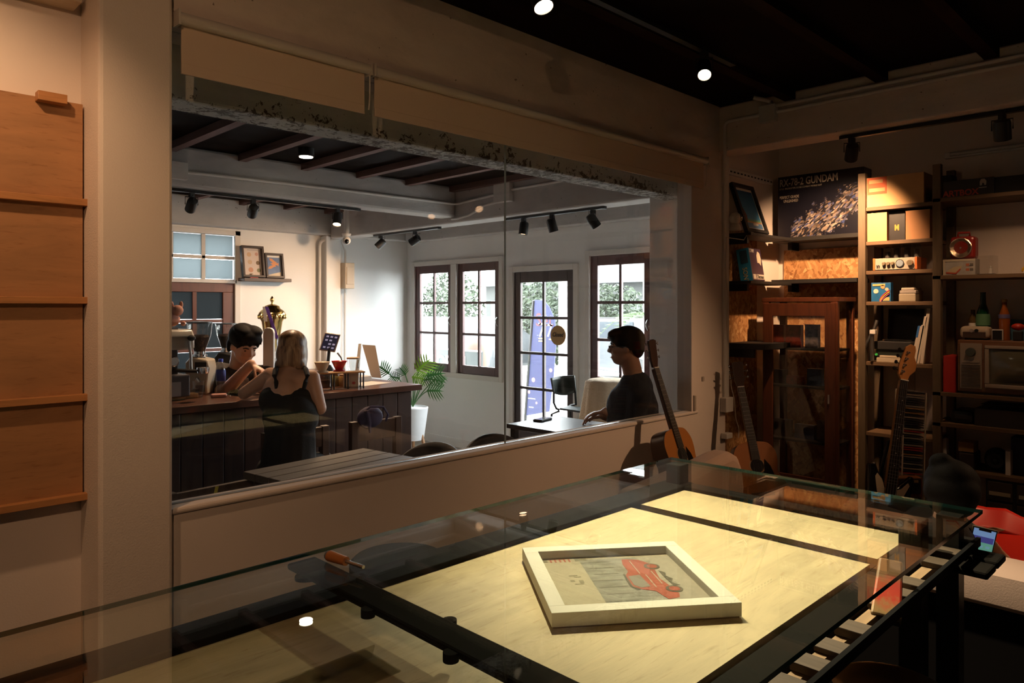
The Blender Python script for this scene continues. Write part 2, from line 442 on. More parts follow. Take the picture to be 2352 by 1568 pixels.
# cafe windows and door in the front wall, seen from inside
def sash(parent, y0, y1, z0, z1, rows, st, top, bot, fm, X=5.60, cols=2, handle=True):
    T = .035
    m = MB()
    m.box(X, X+T, y0, y0+st, z0, z1).box(X, X+T, y1-st, y1, z0, z1).box(X, X+T, y0+st, y1-st, z1-top, z1).box(X, X+T, y0+st, y1-st, z0, z0+bot)
    m.done('sash_frame', fm, parent, bev=.004)
    iy0, iy1, iz0, iz1 = y0+st, y1-st, z0+bot, z1-top
    mu = .028
    for c in range(1, cols):
        yc = iy0 + (iy1-iy0)*c/cols
        MB().box(X+.004, X+T-.004, yc-mu/2, yc+mu/2, iz0, iz1).done('glazing_bar', fm, parent)
    for r in range(1, rows):
        zc = iz0 + (iz1-iz0)*r/rows
        MB().box(X+.005, X+T-.005, iy0, iy1, zc-mu/2, zc+mu/2).done('glazing_bar', fm, parent)
    for c in range(cols):
        for r in range(rows):
            a = iy0 + (iy1-iy0)*c/cols + .006; b = iy0 + (iy1-iy0)*(c+1)/cols - .006
            d = iz0 + (iz1-iz0)*r/rows + .006; e = iz0 + (iz1-iz0)*(r+1)/rows - .006
            MB().add([(X+.018, a, d), (X+.018, b, d), (X+.018, b, e), (X+.018, a, e)], [(0, 1, 2, 3)]).done('pane', pane_m, parent)
    if handle:
        q = [(X-.03*math.sin(math.pi*i/8), y0+st*.5, z0+(z1-z0)*.48 + .05*(i/8-.5)*2) for i in range(9)]
        MB().tube(q, .006, 8).done('handle', chrome, parent, sm=1)
def casing(m, y0, y1, z0, z1, w, sill=True, X0=5.575, X1=5.64):
    m.box(X0, X1, y0-w, y0, z0-(w if sill else 0), z1+w).box(X0, X1, y1, y1+w, z0-(w if sill else 0), z1+w).box(X0, X1, y0, y1, z1, z1+w)
    if sill: m.box(X0, X1, y0, y1, z0-w, z0)
for n, (ys, z0, z1) in enumerate((((5.835, 6.555, 6.655, 7.375), .875, 2.165), ((3.02, 3.74, 3.83, 4.545), .875, 2.155))):
    m = MB(); casing(m, ys[0], ys[3], z0, z1, .055)
    m.box(5.565, 5.645, ys[1], ys[2], z0, z1)
    w = struct('window_%d' % (n+2), m, cream_paint, bev=.004)
    sash(w, ys[0], ys[1], z0, z1, 3, .085, .095, .10, red_wood)
    sash(w, ys[2], ys[3], z0, z1, 3, .085, .095, .10, red_wood)
m = MB(); casing(m, 4.755, 5.615, 0, 2.035, .06, False)
door = struct('door_1', m, cream_paint, bev=.004)
sash(door, 4.757, 5.613, .01, 2.033, 4, .095, .115, .40, wood('nearly_black_door_timber', (.030, .014, .011), .6, 'Z', 3, .45), handle=False)
MB().lathe([(.026, 0), (.026, .008), (.012, .012), (.012, .035), (.027, .05), (.030, .065), (.022, .08), (.004, .084)], 16, frame_to((-1, 0, 0), loc=(5.60, 4.805, .93))).done('door_knob', chrome, door, sm=1)
# window in the back wall: white transom above, brown sash below
m = MB()
m.box(2.05, 3.36, 7.53, 7.60, 1.905, 1.945).box(3.34, 3.40, 7.53, 7.60, .88, 2.46).box(2.05, 3.40, 7.53, 7.60, 2.41, 2.46)
for x in (2.70, 3.02):
    m.box(x-.02, x+.02, 7.56, 7.60, 1.945, 2.41)
m.box(2.05, 3.36, 7.56, 7.60, 2.155, 2.19)
w4 = struct('window_4', m, cream_paint, bev=.004)
fr, fr2 = frosted('frosted_glass', (.20, .22, .225)), frosted('grey_frosted_glass', (.055, .065, .07), .6)
for x0, x1 in ((2.05, 2.68), (2.72, 3.0), (3.04, 3.335)):
    for z0, z1 in ((1.95, 2.15), (2.195, 2.405)):
        MB().box(x0, x1, 7.58, 7.584, z0, z1).done('pane', fr, w4)
m = MB().box(2.05, 3.34, 7.555, 7.60, 1.81, 1.905).box(3.22, 3.34, 7.555, 7.60, .9, 1.81).box(2.05, 3.22, 7.555, 7.60, .90, .98)
m.done('sash_frame', brown_wood, w4, bev=.004)
for x in (2.62, 2.93): MB().box(x-.02, x+.02, 7.56, 7.595, .98, 1.81).done('glazing_bar', brown_wood, w4)
for z in (1.51, 1.21): MB().box(2.05, 3.22, 7.562, 7.593, z-.018, z+.018).done('glazing_bar', brown_wood, w4)
for x0, x1 in ((2.30, 2.60), (2.64, 2.91), (2.95, 3.22)):
    for z0, z1 in ((.98, 1.19), (1.23, 1.49), (1.53, 1.81)):
        MB().box(x0, x1, 7.580, 7.583, z0, z1).done('pane', fr2, w4)

# roller blinds over the partition glass
tube_m = mat('pale_blind_tube', (.66, .61, .55), .35)
fabric = mat('beige_blind_fabric', (.70, .55, .42), .85, b=.1, bs=200)
for x0, x1, lab in ((.925, 1.675, 'short beige roller blind next to the textured column, half rolled up'), (1.70, 4.315, 'long beige roller blind over the wide pane, half rolled up')):
    T = thing('roller_blind', lab, 'blind', ((x0+x1)/2, 2.53, 2.44), group='roller blinds above the glass partition')
    m = MB(T, 1); m.cyl((x0, 2.520, 2.622), (x1, 2.520, 2.622), .021, n=18); m.done('roller_tube', tube_m, sm=1)
    m = MB(T, 1); m.box(x0+.012, x1-.012, 2.533, 2.5355, 2.44, 2.62); m.done('fabric', fabric)
    m = MB(T, 1); m.box(x0+.012, x1-.012, 2.530, 2.5385, 2.44, 2.478); m.done('hem_bar', fabric, bev=.002)
    for x in (x0-.004, x1+.004):
        m = MB(T, 1); m.box(x-.004, x+.004, 2.50, 2.55, 2.595, 2.648); m.done('bracket', tube_m)
    m = MB(T, 1); q = [(x1+.006, 2.52, 2.62), (x1+.006, 2.522, 2.5), (x1+.007, 2.53, 2.46)]; m.tube(q, .003, 6); m.done('pull_cord', tube_m)

# conduits and switch gear
def conduit(name, label, pts, r=.011, group='white conduit pipes', box=None, mt=None):
    T = thing(name, label, 'conduit', pts[0], group=group)
    m = MB(T, 1); m.tube(pts, r, 10); m.done('pipe', mt or white_pvc, sm=1)
    for b in (box or []):
        m = MB(T, 1); m.box(*b); m.done('junction_box', mt or white_pvc, bev=.004)
    return T
def bend(a, b, c, r=.04, n=5):
    a, b, c = Vector(a), Vector(b), Vector(c)
    p, q = b + (a-b).normalized()*r, b + (c-b).normalized()*r
    return [p*(1-t)**2 + b*2*t*(1-t) + q*t*t for t in [i/n for i in range(n+1)]]
c1 = [(4.52, -2.0, 2.945), (4.52, 1.95, 2.945)]
conduit('conduit_pipe', 'pair of upper white conduit runs on the beam above the shelves', [(4.525, -2.0, 2.955), (4.525, 2.16, 2.955)], .012, box=[(4.49, 4.54, 2.13, 2.24, 2.855, 2.965)])
conduit('conduit_pipe', 'lower white conduit along the beam turning down the corner column', [(4.525, -2.0, 2.918)] + [(4.525, 1.0, 2.918), (4.525, 2.0, 2.915)] + bend((4.525, 2.0, 2.915), (4.525, 2.50, 2.915), (4.525, 2.50, 2.6)) + bend((4.525, 2.5, 2.8), (4.525, 2.50, 2.68), (4.60, 2.535, 2.5), .05) + bend((4.56, 2.52, 2.6), (4.595, 2.535, 2.52), (4.595, 2.535, 2.0), .05) + [(4.595, 2.535, 1.0)], .012,
        box=[(4.545, 4.645, 2.50, 2.548, .93, 1.03)])
conduit('conduit_pipe', 'thin riser from the beam junction box into the dark ceiling', [(4.515, 2.17, 2.95), (4.515, 2.17, 2.985), (4.50, 2.20, 3.0), (4.46, 2.26, 3.02)], .014)
MB(None).box(4.575, 4.64, 2.530, 2.548, 1.0, 2.70).done('cable_channel', white_pvc, bev=.003)
tag(bpy.data.objects['cable_channel'], 'flat white cable channel running down the corner column', 'cable channel')
p0, p1 = atY(428, 395, 5.165), atY(1040, 466, 5.165)
conduit('conduit_pipe', 'white conduit along the cafe beam ending at the round corner', [p0, (p1.x*.5+p0.x*.5, 5.165, (p0.z+p1.z)/2), (4.30, 5.165, 2.61)] + bend((4.30, 5.165, 2.61), (4.385, 5.165, 2.61), (4.385, 4.9, 2.615), .05) + [(4.385, 4.62, 2.64)], .012,
        box=[(p0.x-.16, p0.x, 5.13, 5.178, p0.z-.06, p0.z+.06)])
conduit('conduit_pipe', 'white conduit along the far cross beam with square junction box', [(4.385, 4.5, 2.66), (4.385, 3.0, 2.67)], .012, box=[(4.35, 4.398, 4.42, 4.62, 2.56, 2.72)])
q = [(4.385, 4.52, 2.58), (4.385, 4.75, 2.56), (4.385, 4.98, 2.49), (4.385, 5.15, 2.475), (4.36, 5.2, 2.475)]
conduit('conduit_pipe', 'drooping white conduit below the square junction box', q, .012)
conduit('conduit_pipe', 'tall pale conduit beside the cafe wall pier', [(4.32, 7.50, .1), (4.32, 7.50, 2.35)] + bend((4.32, 7.5, 2.35), (4.32, 7.48, 2.42), (4.5, 7.40, 2.44), .05) + [(4.50, 7.39, 2.44), (4.52, 7.37, 2.55), (4.60, 7.30, 2.60)], .018)
T = thing('fuse_box', 'beige electric fuse box mounted beside the cafe wall pier', 'fuse box', (4.62, 7.42, 1.85))
m = MB(T, 1); m.box(4.555, 4.68, 7.33, 7.55, 1.87, 2.17); m.done('housing', mat('beige_plastic', (.60, .50, .38), .5), bev=.008)
m = MB(T, 1); m.box(4.57, 4.665, 7.322, 7.333, 1.92, 2.12); m.done('cover', mat('beige_plastic', (.60, .50, .38), .5), bev=.003)
m = MB(T, 1); m.tube([(4.66, 7.50, 2.17), (4.66, 7.50, 2.32), (4.58, 7.46, 2.44)], .014, 8); m.done('conduit', white_pvc, sm=1)
m = MB(T, 1); m.tube([(4.66, 7.51, .1), (4.66, 7.51, 1.87)], .014, 8); m.done('conduit', white_pvc, sm=1)
# small wall fittings
m = MB(None); c = atY(1593, 925, 2.545); m.box(c.x-.012, c.x+.012, 2.53, 2.55, c.z-.05, c.z+.05)
tag(m.done('door_chime', mat('grey_beige_plastic', (.42, .36, .30), .5), bev=.004), 'small grey fitting on the wall beside the guitar', 'wall fitting')
c = atY(1615, 870, 2.545)
tag(MB(None).box(c.x-.012, c.x+.012, 2.542, 2.55, c.z-.016, c.z+.016).done('switch_plate', mat('grey_beige_plastic', (.42, .36, .30), .5), bev=.002), 'tiny wall plate above the grey fitting', 'switch')
T = thing('slotted_angle', 'white slotted steel angle high on the niche wall', 'bracket', (4.9, 2.60, 2.45))
a, b = atY(1666, 383, 2.60), atY(1774, 417, 2.60)
m = MB(T, 1); m.box(a.x, b.x, 2.598, 2.62, a.z-.045, a.z+.0); m.done('strip', white_paint)
for k in range(14):
    x = a.x + (b.x-a.x)*(k+.5)/14
    m = MB(T, 1); m.box(x-.012, x+.012, 2.596, 2.599, a.z-.028, a.z-.018); m.done('slot', black_matte)
# fluorescent batten on the shelf wall
T = thing('fluorescent_batten', 'unlit fluorescent tube fitting on the wall above the shelves', 'light fitting', (5.57, 1.2, 2.68))
m = MB(T, 1); m.box(5.565, 5.60, .2, 1.44, 2.66, 2.70); m.done('housing', white_paint, bev=.004)
m = MB(T, 1); m.cyl((5.545, .24, 2.68), (5.545, 1.40, 2.68), .013); m.done('tube', mat('unlit_tube', (.62, .60, .58), .3), sm=1)
# exterior: ground, neighbouring buildings, greenery, banner
grd = mat('pale_paving', (.55, .54, .52), .8, v=.1, vs=1)
struct('ground', MB().box(5.75, 40, -14, 40, -.12, -.02), grd)
struct('ground', MB().box(-8, 5.75, 7.7, 40, -.12, -.02), grd)
def outside(name, label, cat, m, mt, **k): return tag(m.done(name, mt, **k), label, cat)
T = thing('neighbour_house', 'grey house with sloping roof across the yard', 'house', (20, 15, -.02))
m = MB(T, 1); m.box(18, 22, 11.6, 19.5, -.02, 2.5); m.done('wall', mat('grey_render', (.040, .042, .040), .8, v=.2, vs=1))
m = MB(T, 1); m.add([(17.5, 11.2, 2.4), (17.5, 19.9, 2.4), (20, 19.9, 3.9), (20, 11.2, 3.9), (22.5, 11.2, 2.4), (22.5, 19.9, 2.4)], [(0, 1, 2, 3), (3, 2, 5, 4), (0, 3, 4), (1, 5, 2), (0, 4, 5, 1)]); m.done('roof', mat('grey_roof', (.045, .05, .052), .7))
for y in (12.6, 14.6, 16.6, 18.2):
    m = MB(T, 1); m.box(17.96, 18.0, y, y+1.0, .8, 1.9); w = m.done('window', mat('dark_window', (.015, .018, .02), .2))
    m = MB(T, 1); m.box(17.94, 17.965, y+.47, y+.53, .8, 1.9); m.done('glazing_bar', white_paint, w)
T = thing('carport', 'white steel carport frame outside the door', 'carport', (8.6, 5.5, -.02))
for x, y in ((7.6, 6.63), (7.6, 4.25), (9.6, 6.63), (9.6, 4.25)):
    m = MB(T, 1); m.box(x-.06, x+.06, y-.06, y+.06, -.02, 2.45); m.done('post', white_paint)
m = MB(T, 1); m.box(7.4, 9.8, 4.0, 6.9, 2.45, 2.5); m.done('roof', mat('white_sheet_roof', (.5, .5, .5), .6))
for x in (7.6, 9.6):
    m = MB(T, 1); m.box(x-.05, x+.05, 4.0, 6.9, 2.36, 2.45); m.done('beam', white_paint)
# parked cars
def car(loc, rz, mt, lab):
    T = thing('parked_car', lab, 'car', loc, rz)
    side = [(-2.1, .3), (2.1, .3), (2.15, .75), (1.3, .92), (.7, 1.42), (-1.2, 1.45), (-2.0, .98), (-2.15, .7)]
    m = MB(T); m.prism(side, -.82, .82, basis((1, 0, 0), (0, 0, 1), (0, -1, 0))); m.done('body', mt, bev=.08, seg=3, sm=1)
    gl = mat('car_glass', (.03, .035, .04), .1)
    for s in (-1, 1):
        m = MB(T); m.prism([(-1.1, 1.0), (1.05, .97), (.62, 1.36), (-1.05, 1.38)], -.01, .01, basis((1, 0, 0), (0, 0, 1), (0, -1, 0), (0, s*.83, 0))); m.done('side_window', gl)
    for x in (-1.3, 1.3):
        for s in (-1, 1):
            m = MB(T); m.cyl((x, s*.7, .32), (x, s*.86, .32), .32, n=20); w = m.done('wheel', mat('tyre', (.02, .02, .02), .8), sm=1)
            m = MB(T); m.cyl((x, s*.86, .32), (x, s*.87, .32), .19, n=14); m.done('hub', steel, w)
    m = MB(T); m.prism([(0, -.62), (0, .62), (.72, .5), (.72, -.5)], 0, .02, basis((-.62, 0, .6), (0, 1, 0), (.6, 0, .62), (1.36, 0, .93))); m.done('windscreen', gl)
    return T
car((13.2, 9.4, -.02), 70, mat('silver_car_paint', (.075, .08, .085), .3, m=.3), 'silver car parked beyond the window with the palm')
car((11.6, 13.9, -.02), 96, mat('grey_car_paint', (.03, .033, .036), .3, m=.2), 'dark grey car parked beyond the double window')
# trees: trunk and scattered leaves
def leaf_cloud(m, c, r, n, s, rnd):
    for _ in range(n):
        while True:
            p = Vector([rnd.uniform(-1, 1) for _ in range(3)])
            if .35 < p.length < 1: break
        p = Vector((p.x*r[0], p.y*r[1], p.z*r[2])) + Vector(c)
        M = TR(*p) @ Euler((rnd.uniform(0, 6), rnd.uniform(0, 6), rnd.uniform(0, 6))).to_matrix().to_4x4()
        k = s*rnd.uniform(.6, 1.3)
        m.add([(0, -k, 0), (k*.4, 0, k*.1), (0, k, 0), (-k*.4, 0, k*.1)], [(0, 1, 2, 3)], M)
for i, (x, y, h, lab) in enumerate(((15.0, 18.0, 2.7, 'tall leafy shrub behind the dark grey car'), (13.4, 12.3, 2.5, 'dense green shrub seen through the door'), (15.5, 12.0, 2.2, 'round shrub behind the silver car'))):
    T = thing('garden_shrub', lab, 'shrub', (x, y, -.02))
    rnd = random.Random(i); m = MB(T, 1); leaf_cloud(m, (x, y, h*.55), (.8, 1.5, h*.5), 3200, .085, rnd)
    f_ = m.done('foliage', mat('shrub_leaf', (.022, .032, .016), .7, v=.3, vs=4)); f_['kind'] = 'stuff'
    m = MB(T, 1); m.tube([(x, y, -.02), (x+.05, y, h*.4), (x, y+.1, h*.8)], [.05, .04, .02], 6); m.done('stem', mat('bark', (.03, .025, .02), .9))
def frond(m, base, d, L, droop, n=15):
    d = Vector(d).normalized(); side = d.cross(UP).normalized(); pts = []
    for i in range(n+1):
        t = i/n; pts.append(Vector(base) + d*L*t + UP*(-droop*t*t))
    m.tube(pts, [.010*(1-.8*i/n) for i in range(n+1)], 5)
    for i in range(2, n):
        p = pts[i]; w = L*.26*math.sin(math.pi*(i/n)**.7)+.03
        for s in (-1, 1):
            q = p + side*s*w + d*w*.5 - UP*w*.35
            m.add([p-d*.012, p+d*.012, q], [(0, 1, 2)])
T = thing('potted_palm', 'palm with feathery fronds outside the window near the seated man', 'palm', (7.05, 4.6, -.02))
m = MB(T, 1); m.lathe([(.16, 0), (.20, .35), (.19, .36)], 16, TR(7.05, 4.6, -.02)); m.done('pot', mat('grey_pot', (.4, .4, .4), .8), sm=1)
m = MB(T, 1); m.tube([(7.05, 4.6, .3), (7.07, 4.63, 1.0), (7.05, 4.65, 1.5)], [.04, .035, .03], 8); m.done('trunk', mat('bark', (.08, .06, .04), .9))
leaf_g = mat('palm_leaf', (.07, .12, .045), .5)
for k in range(9):
    a = k*.72; m = MB(T, 1); frond(m, (7.05, 4.65, 1.48), (math.cos(a), math.sin(a), .75), .95, .75); m.done('frond', leaf_g)
# feather banner on a leaning pole
T = thing('feather_banner', 'tall blue feather banner on a dark pole outside the door', 'banner', (6.9, 6.0, -.02))
bl, blw = mat('banner_blue', (.022, .026, .085), .6), mat('banner_white', (.85, .85, .85), .6)
b_y = mat('banner_yellow', (.8, .6, .15), .6); b_r = mat('banner_red', (.12, .03, .035), .6); b_p = mat('banner_pink', (.7, .35, .45), .6)
B0, B1 = atX(1210, 955, 6.9), atX(1228, 690, 6.9)
B2, B3 = atX(1262, 700, 6.9), atX(1290, 760, 6.9); B4 = atX(1280, 930, 6.9)
BM = basis((0, -1, 0), (0, 0, 1), (-1, 0, 0), B0)
def b2(px, py):
    p = atX(px, py, 6.9); return (-(p.y-B0.y), p.z-B0.z)
m = MB(T, 1); m.prism([b2(1205, 955), b2(1262, 945), b2(1272, 860), b2(1278, 780), b2(1275, 735), b2(1262, 705), b2(1250, 690), b2(1229, 688), b2(1224, 760), b2(1214, 880)], -.006, .006, BM); flag = m.done('flag', bl)
m = MB(T, 1); m.tube([(6.9, atX(1205, 955, 6.9).y, -.02), atX(1207, 955, 6.9), atX(1216, 830, 6.9), atX(1226, 690, 6.9)], .022, 8); m.done('pole', black_metal, sm=1)
m = MB(T, 1); m.box(6.7, 7.1, B0.y-.15, B0.y+.2, -.02, .03); m.done('base', black_metal)
def bt(s, px, py, size, mt, **k):
    x, y = b2(px, py); txt(s, size, mt, flag, INV[T.name] @ BM @ TR(x, y, .008), **k)
bt('Set', 1231, 748, .24, b_r); bt('7', 1236, 773, .26, blw)
bt('7', 1255, 773, .24, blw)
for px, py in ((1238, 778), (1238, 784), (1262, 780)):
    x, y = b2(px, py); m = MB(T, 1); m.box(x, x+.10, y, y+.014, .006, .009, BM); m.done('printed_line', b_y, flag)
for px, py, r in ((1226, 872, .03), (1216, 900, .022), (1233, 925, .016), (1266, 850, .025)):
    x, y = b2(px, py); m = MB(T, 1); m.lathe([(r, 0), (r, .003)], 12, BM @ TR(x, y, .006)); m.done('printed_dot', b_p, flag)
for px, py, w, h in ((1214, 915, .13, .012), (1216, 935, .08, .012)):
    x, y = b2(px, py); m = MB(T, 1); m.box(x, x+w, y, y+h, .006, .009, BM); m.done('printed_patch', blw, flag)
# notices outside the double window
T = thing('notice_board', 'white notice board with rows of print outside the double window', 'sign', (6.4, 8.0, -.02))
a, b = atX(965, 845, 6.4), atX(1001, 768, 6.4)
m = MB(T, 1); m.box(6.39, 6.41, b.y, a.y, a.z, b.z); m.done('board', mat('notice_white', (.75, .73, .70), .7))
m = MB(T, 1)
for k in range(9):
    z = b.z - .06 - k*.035; m.box(6.386, 6.391, b.y+.04+.02*(k % 3), a.y-.04, z, z+.012)
m.done('print', mat('grey_print', (.3, .28, .27), .8))
for s in (.08, -.08):
    y = (b.y if s > 0 else a.y) + s; m = MB(T, 1); m.box(6.41, 6.44, y-.02, y+.02, -.02, b.z); m.done('post', steel)
T = thing('open_sign', 'white framed sign reading OPEN outside the double window', 'sign', (6.3, 7.4, -.02))
a, b = atX(1003, 842, 6.3), atX(1050, 803, 6.3)
m = MB(T, 1); m.box(6.29, 6.31, b.y-.5, a.y, a.z-.05, b.z); m.done('board', mat('slate_grey', (.035, .045, .045), .7))
m = MB(T, 1); m.box(6.284, 6.29, b.y-.5, a.y, b.z-.012, b.z+.01).box(6.284, 6.29, b.y-.5, a.y, a.z-.06, a.z-.03); m.done('border', white_paint)
txt('OPEN', .235, white_paint, T, basis((0, -1, 0), (0, 0, 1), (-1, 0, 0), (6.285, a.y-.01, a.z+.0)), w=1, bold=.010)
for y in (a.y-.1, b.y-.3):
    m = MB(T, 1); m.box(6.31, 6.34, y-.02, y+.02, -.02, b.z); m.done('post', steel)
T = thing('orange_pizza_oven', 'terracotta arched oven on a crate outside the double window', 'oven', (6.9, 7.2, -.02))
c = atX(1092, 800, 6.9)
m = MB(T, 1); m.lathe([(.18, -.3), (.18, -.1), (.15, .05), (.09, .14), (.02, .17)], 20, TR(c.x, c.y, c.z)); m.done('dome', mat('terracotta', (.10, .05, .035), .7), sm=1)
m = MB(T, 1); m.box(c.x-.35, c.x+.35, c.y-.35, c.y+.35, c.z-.42, c.z-.3); m.done('tray', mat('pale_crate', (.55, .42, .28), .8))
m = MB(T, 1); m.box(c.x-.3, c.x+.3, c.y-.3, c.y+.3, -.02, c.z-.42); m.done('crate', mat('pale_crate', (.55, .42, .28), .8))
struct('wall_yard', MB().box(22, 22.3, -6, 24, -.02, 2.6), mat('yard_wall', (.5, .5, .48), .8))
# ------------------------------------------------------------------ track lights
WARM = (1.0, .57, .30)
lens_m = {}
def lens(c, s):
    k = (c, s)
    if k not in lens_m: lens_m[k] = mat('lit_lens_%d' % len(lens_m), (.9, .9, .9), .3, e=s, ec=c)
    return lens_m[k]
def track(a, b, lab, hang=0):
    T = thing('light_track', lab, 'track', a)
    a, b = Vector(a), Vector(b); M = frame_to(b-a, (0, 0, 1), a); L = (b-a).length
    m = MB(T, 1, M); m.box(-.017, .017, -.01, .01, 0, L); m.done('rail', black_metal)
    m = MB(T, 1, M); m.box(-.02, .02, -.013, .013, -.012, 0); m.done('end_cap', black_metal)
    for k in (.15, .85):
        p = a.lerp(b, k); top = 9
        if hang: m = MB(T, 1); m.cyl((p.x, p.y, p.z), (p.x, p.y, hang), .005, n=8); m.done('hanger', black_metal)
    return T
def spot(P, aim, lab, power=0, size=62, col=WARM, glow=0, r=.036, L=.11, blend=.5, drop=.085, group='black track spotlights'):
    P = Vector(P); d = Vector(aim)-P; d = (Vector(aim) - (P - UP*drop)).normalized()
    T = thing('track_spotlight', lab, 'spotlight', P - UP*drop, group=group)
    m = MB(T, 1); m.cb((P.x, P.y, P.z-.014), (.034, .034, .028)); m.done('adapter', black_metal, bev=.002)
    c = P - UP*drop; s = d.cross(UP)
    if s.length < .1: s = Vector((1, 0, 0))
    s.normalize()
    m = MB(T, 1); m.tube([c - s*(r+.006), c - s*(r+.006) + UP*(drop-.03), c + s*(r+.006) + UP*(drop-.03), c + s*(r+.006)], .0035, 6); m.done('yoke', black_metal)
    M = frame_to(d, UP, c)
    m = MB(T, 1, M); m.lathe([(r*.55, -L*.52), (r*.9, -L*.45), (r, -L*.3), (r, L*.5), (r*.9, L*.5), (r*.86, L*.42)], 20); can = m.done('can', black_metal, sm=1)
    m = MB(T, 1, M); m.lathe([(r*.86, L*.415), (r*.86, L*.43), (r*.3, L*.44)], 18); m.done('lens', lens(col, glow) if glow else mat('unlit_lens', (.25, .25, .25), .2), can)
    m = MB(T, 1); m.tube([c - d*L*.5 + UP*.0, c - d*L*.62 + UP*.03, P - UP*.03], .003, 6); m.done('lead', black_matte)
    if power:
        l = bpy.data.lights.new('spot_lamp', 'SPOT'); l.energy = power; l.color = col; l.spot_size = math.radians(size); l.spot_blend = blend; l.shadow_soft_size = r*.8
        o = bpy.data.objects.new('spot_lamp', l); COL.objects.link(o)
        o.parent = T; o.matrix_local = INV[T.name] @ frame_to(-d, UP, c + d*(L*.5+.012))
    return T
track((-.6, 1.95, 2.965), (3.62, 1.95, 2.965), 'long black light track under the dark ceiling by the beam')
spot((2.09, 1.95, 2.955), (1.92, 1.08, 1.0), 'bright round spotlight nearest above the partition glass', 600, 60, glow=60, r=.042, blend=1.0, col=(1.0, .79, .52))
spot((3.32, 1.95, 2.955), (2.0, 1.12, 1.0), 'spotlight at the end of the ceiling track lighting the display table', 110, 70, glow=40, r=.036, blend=.95, col=(1.0, .78, .50))
spot((.10, 1.95, 2.955), (.25, 2.70, 1.75), 'spotlight close to the plywood wall rack', 34, 95, glow=30, blend=.8)
spot((-.8, -.3, 3.02), (.6, 2.5, 1.4), 'lone spotlight on the ceiling near the room corner', 60, 88, glow=30, blend=1.0)
track((4.65, -1.2, 2.705), (4.65, 1.78, 2.705), 'black light track under the beam in front of the shelves')
spot((4.65, 1.71, 2.695), (5.5, 2.15, 1.78), 'dark spotlight aimed at the boxed model kit poster corner', 170, 90, glow=20, r=.038, blend=.8)
spot((4.65, .925, 2.695), (5.3, 1.0, 1.2), 'dark spotlight above the television shelf', 16, 100, glow=4, r=.042, blend=.9)
spot((4.65, .05, 2.695), (3.62, 2.25, .95), 'spotlight further along the beam track beyond the television', 105, 52, glow=8, r=.042, blend=.9)
spot((4.65, -.65, 2.695), (3.45, .55, .85), 'added spotlight at the unseen end of the beam track brightening the red chair', 110, 38, glow=8, r=.042, blend=.8)  # extra lamp, out of view, added to brighten the red chair
# cafe
ty = 5.28
track((.3, ty, 2.475), (3.42, ty, 2.475), 'black light track below the long cafe beam')
def cpos(px, Y): p = atY(px, 480, Y); return (p.x, Y, 2.465)
WC = (1.0, .64, .38)
spot(cpos(440, ty), (2.3, 7.2, 1.2), 'cafe spotlight above the coffee machine', 25, 90, WC, 12)
spot(cpos(581, ty), (3.0, 7.2, 1.3), 'cafe spotlight above the barista tilted aside', 30, 90, WC, 12)
spot(cpos(775, ty), (2.7, 4.75, .8), 'glowing cafe spotlight at the end of the long track', 90, 80, WC, 25)
track((4.50, 5.55, 2.43), (4.50, 6.66, 2.43), 'short black light track under the far end of the cross beam')
track((4.50, 3.52, 2.43), (4.50, 4.62, 2.43), 'black light track under the near end of the cross beam')
def xpos(px, X): p = atX(px, 530, X); return (X, p.y, 2.42)
spot(xpos(874, 4.50), (3.6, 7.3, 1.2), 'left spotlight of the corner track, tilted towards the trophy', 35, 70, WC, 12, r=.04)
spot(xpos(953, 4.50), (3.75, 7.5, 1.35), 'glowing spotlight of the corner track washing the menu wall', 95, 90, WC, 35, r=.04, blend=.8)
spot(xpos(1203, 4.50), (4.3, 4.5, .5), 'glowing spotlight above the door pointing straight down', 12, 70, WC, 8, r=.04)
spot(xpos(1268, 4.50), (5.0, 3.9, .6), 'middle unlit spotlight above the cafe door', 0, 70, WC, 0, r=.04)
spot(xpos(1362, 4.50), (5.4, 3.2, 1.0), 'tilted spotlight at the near end of the door track', 0, 70, WC, 0, r=.04)
P = atZ(703, 360, 2.71)
T = thing('ceiling_downlight', 'small glowing downlight in the dark cafe ceiling', 'downlight', P)
m = MB(T, 1); m.lathe([(.055, 0), (.055, CC-P.z), (.03, CC-P.z)], 18, TR(*P)); m.done('housing', black_metal, sm=1)
m = MB(T, 1); m.lathe([(.046, -.004), (.046, .002)], 18, TR(*P)); m.done('lens', lens((1, .85, .65), 40))
l = bpy.data.lights.new('downlight_lamp', 'SPOT'); l.energy = 130; l.color = WC; l.spot_size = math.radians(120); l.spot_blend = .8; l.shadow_soft_size = .04
o = bpy.data.objects.new('downlight_lamp', l); COL.objects.link(o); o.parent = T; o.location = (0, 0, -.02)

# ------------------------------------------------------------------ plywood rack on the left wall
rack_ply = ply('orange_plywood', (.40, .20, .085))
strip_m = wood('orange_strip', (.46, .21, .075), .7, 'X', 4, .5)
T = thing('wall_rack', 'orange plywood wall rack with five thin ledges', 'rack', (.0, 2.70, 1.03))
zt = atY(190, 240, 2.675).z; xr = atY(190, 600, 2.675).x
m = MB(T, 1); m.box(-1.2, xr, 2.675, 2.70, 1.03, zt); m.done('panel', rack_ply)
m = MB(T, 1); m.box(-1.15, xr+.010, 2.70, 2.72, 1.06, zt-.03); m.done('mounting_batten', wood('pale_batten', (.55, .42, .25), .8, 'Z', 4, .6))
for k, y in enumerate((465, 689, 911, 1138)):
    c = atY(194, y, 2.66)
    m = MB(T, 1); m.box(-1.2, c.x+.008, 2.645, 2.675, c.z-.012, c.z+.010); m.done('ledge', strip_m, bev=.0015)
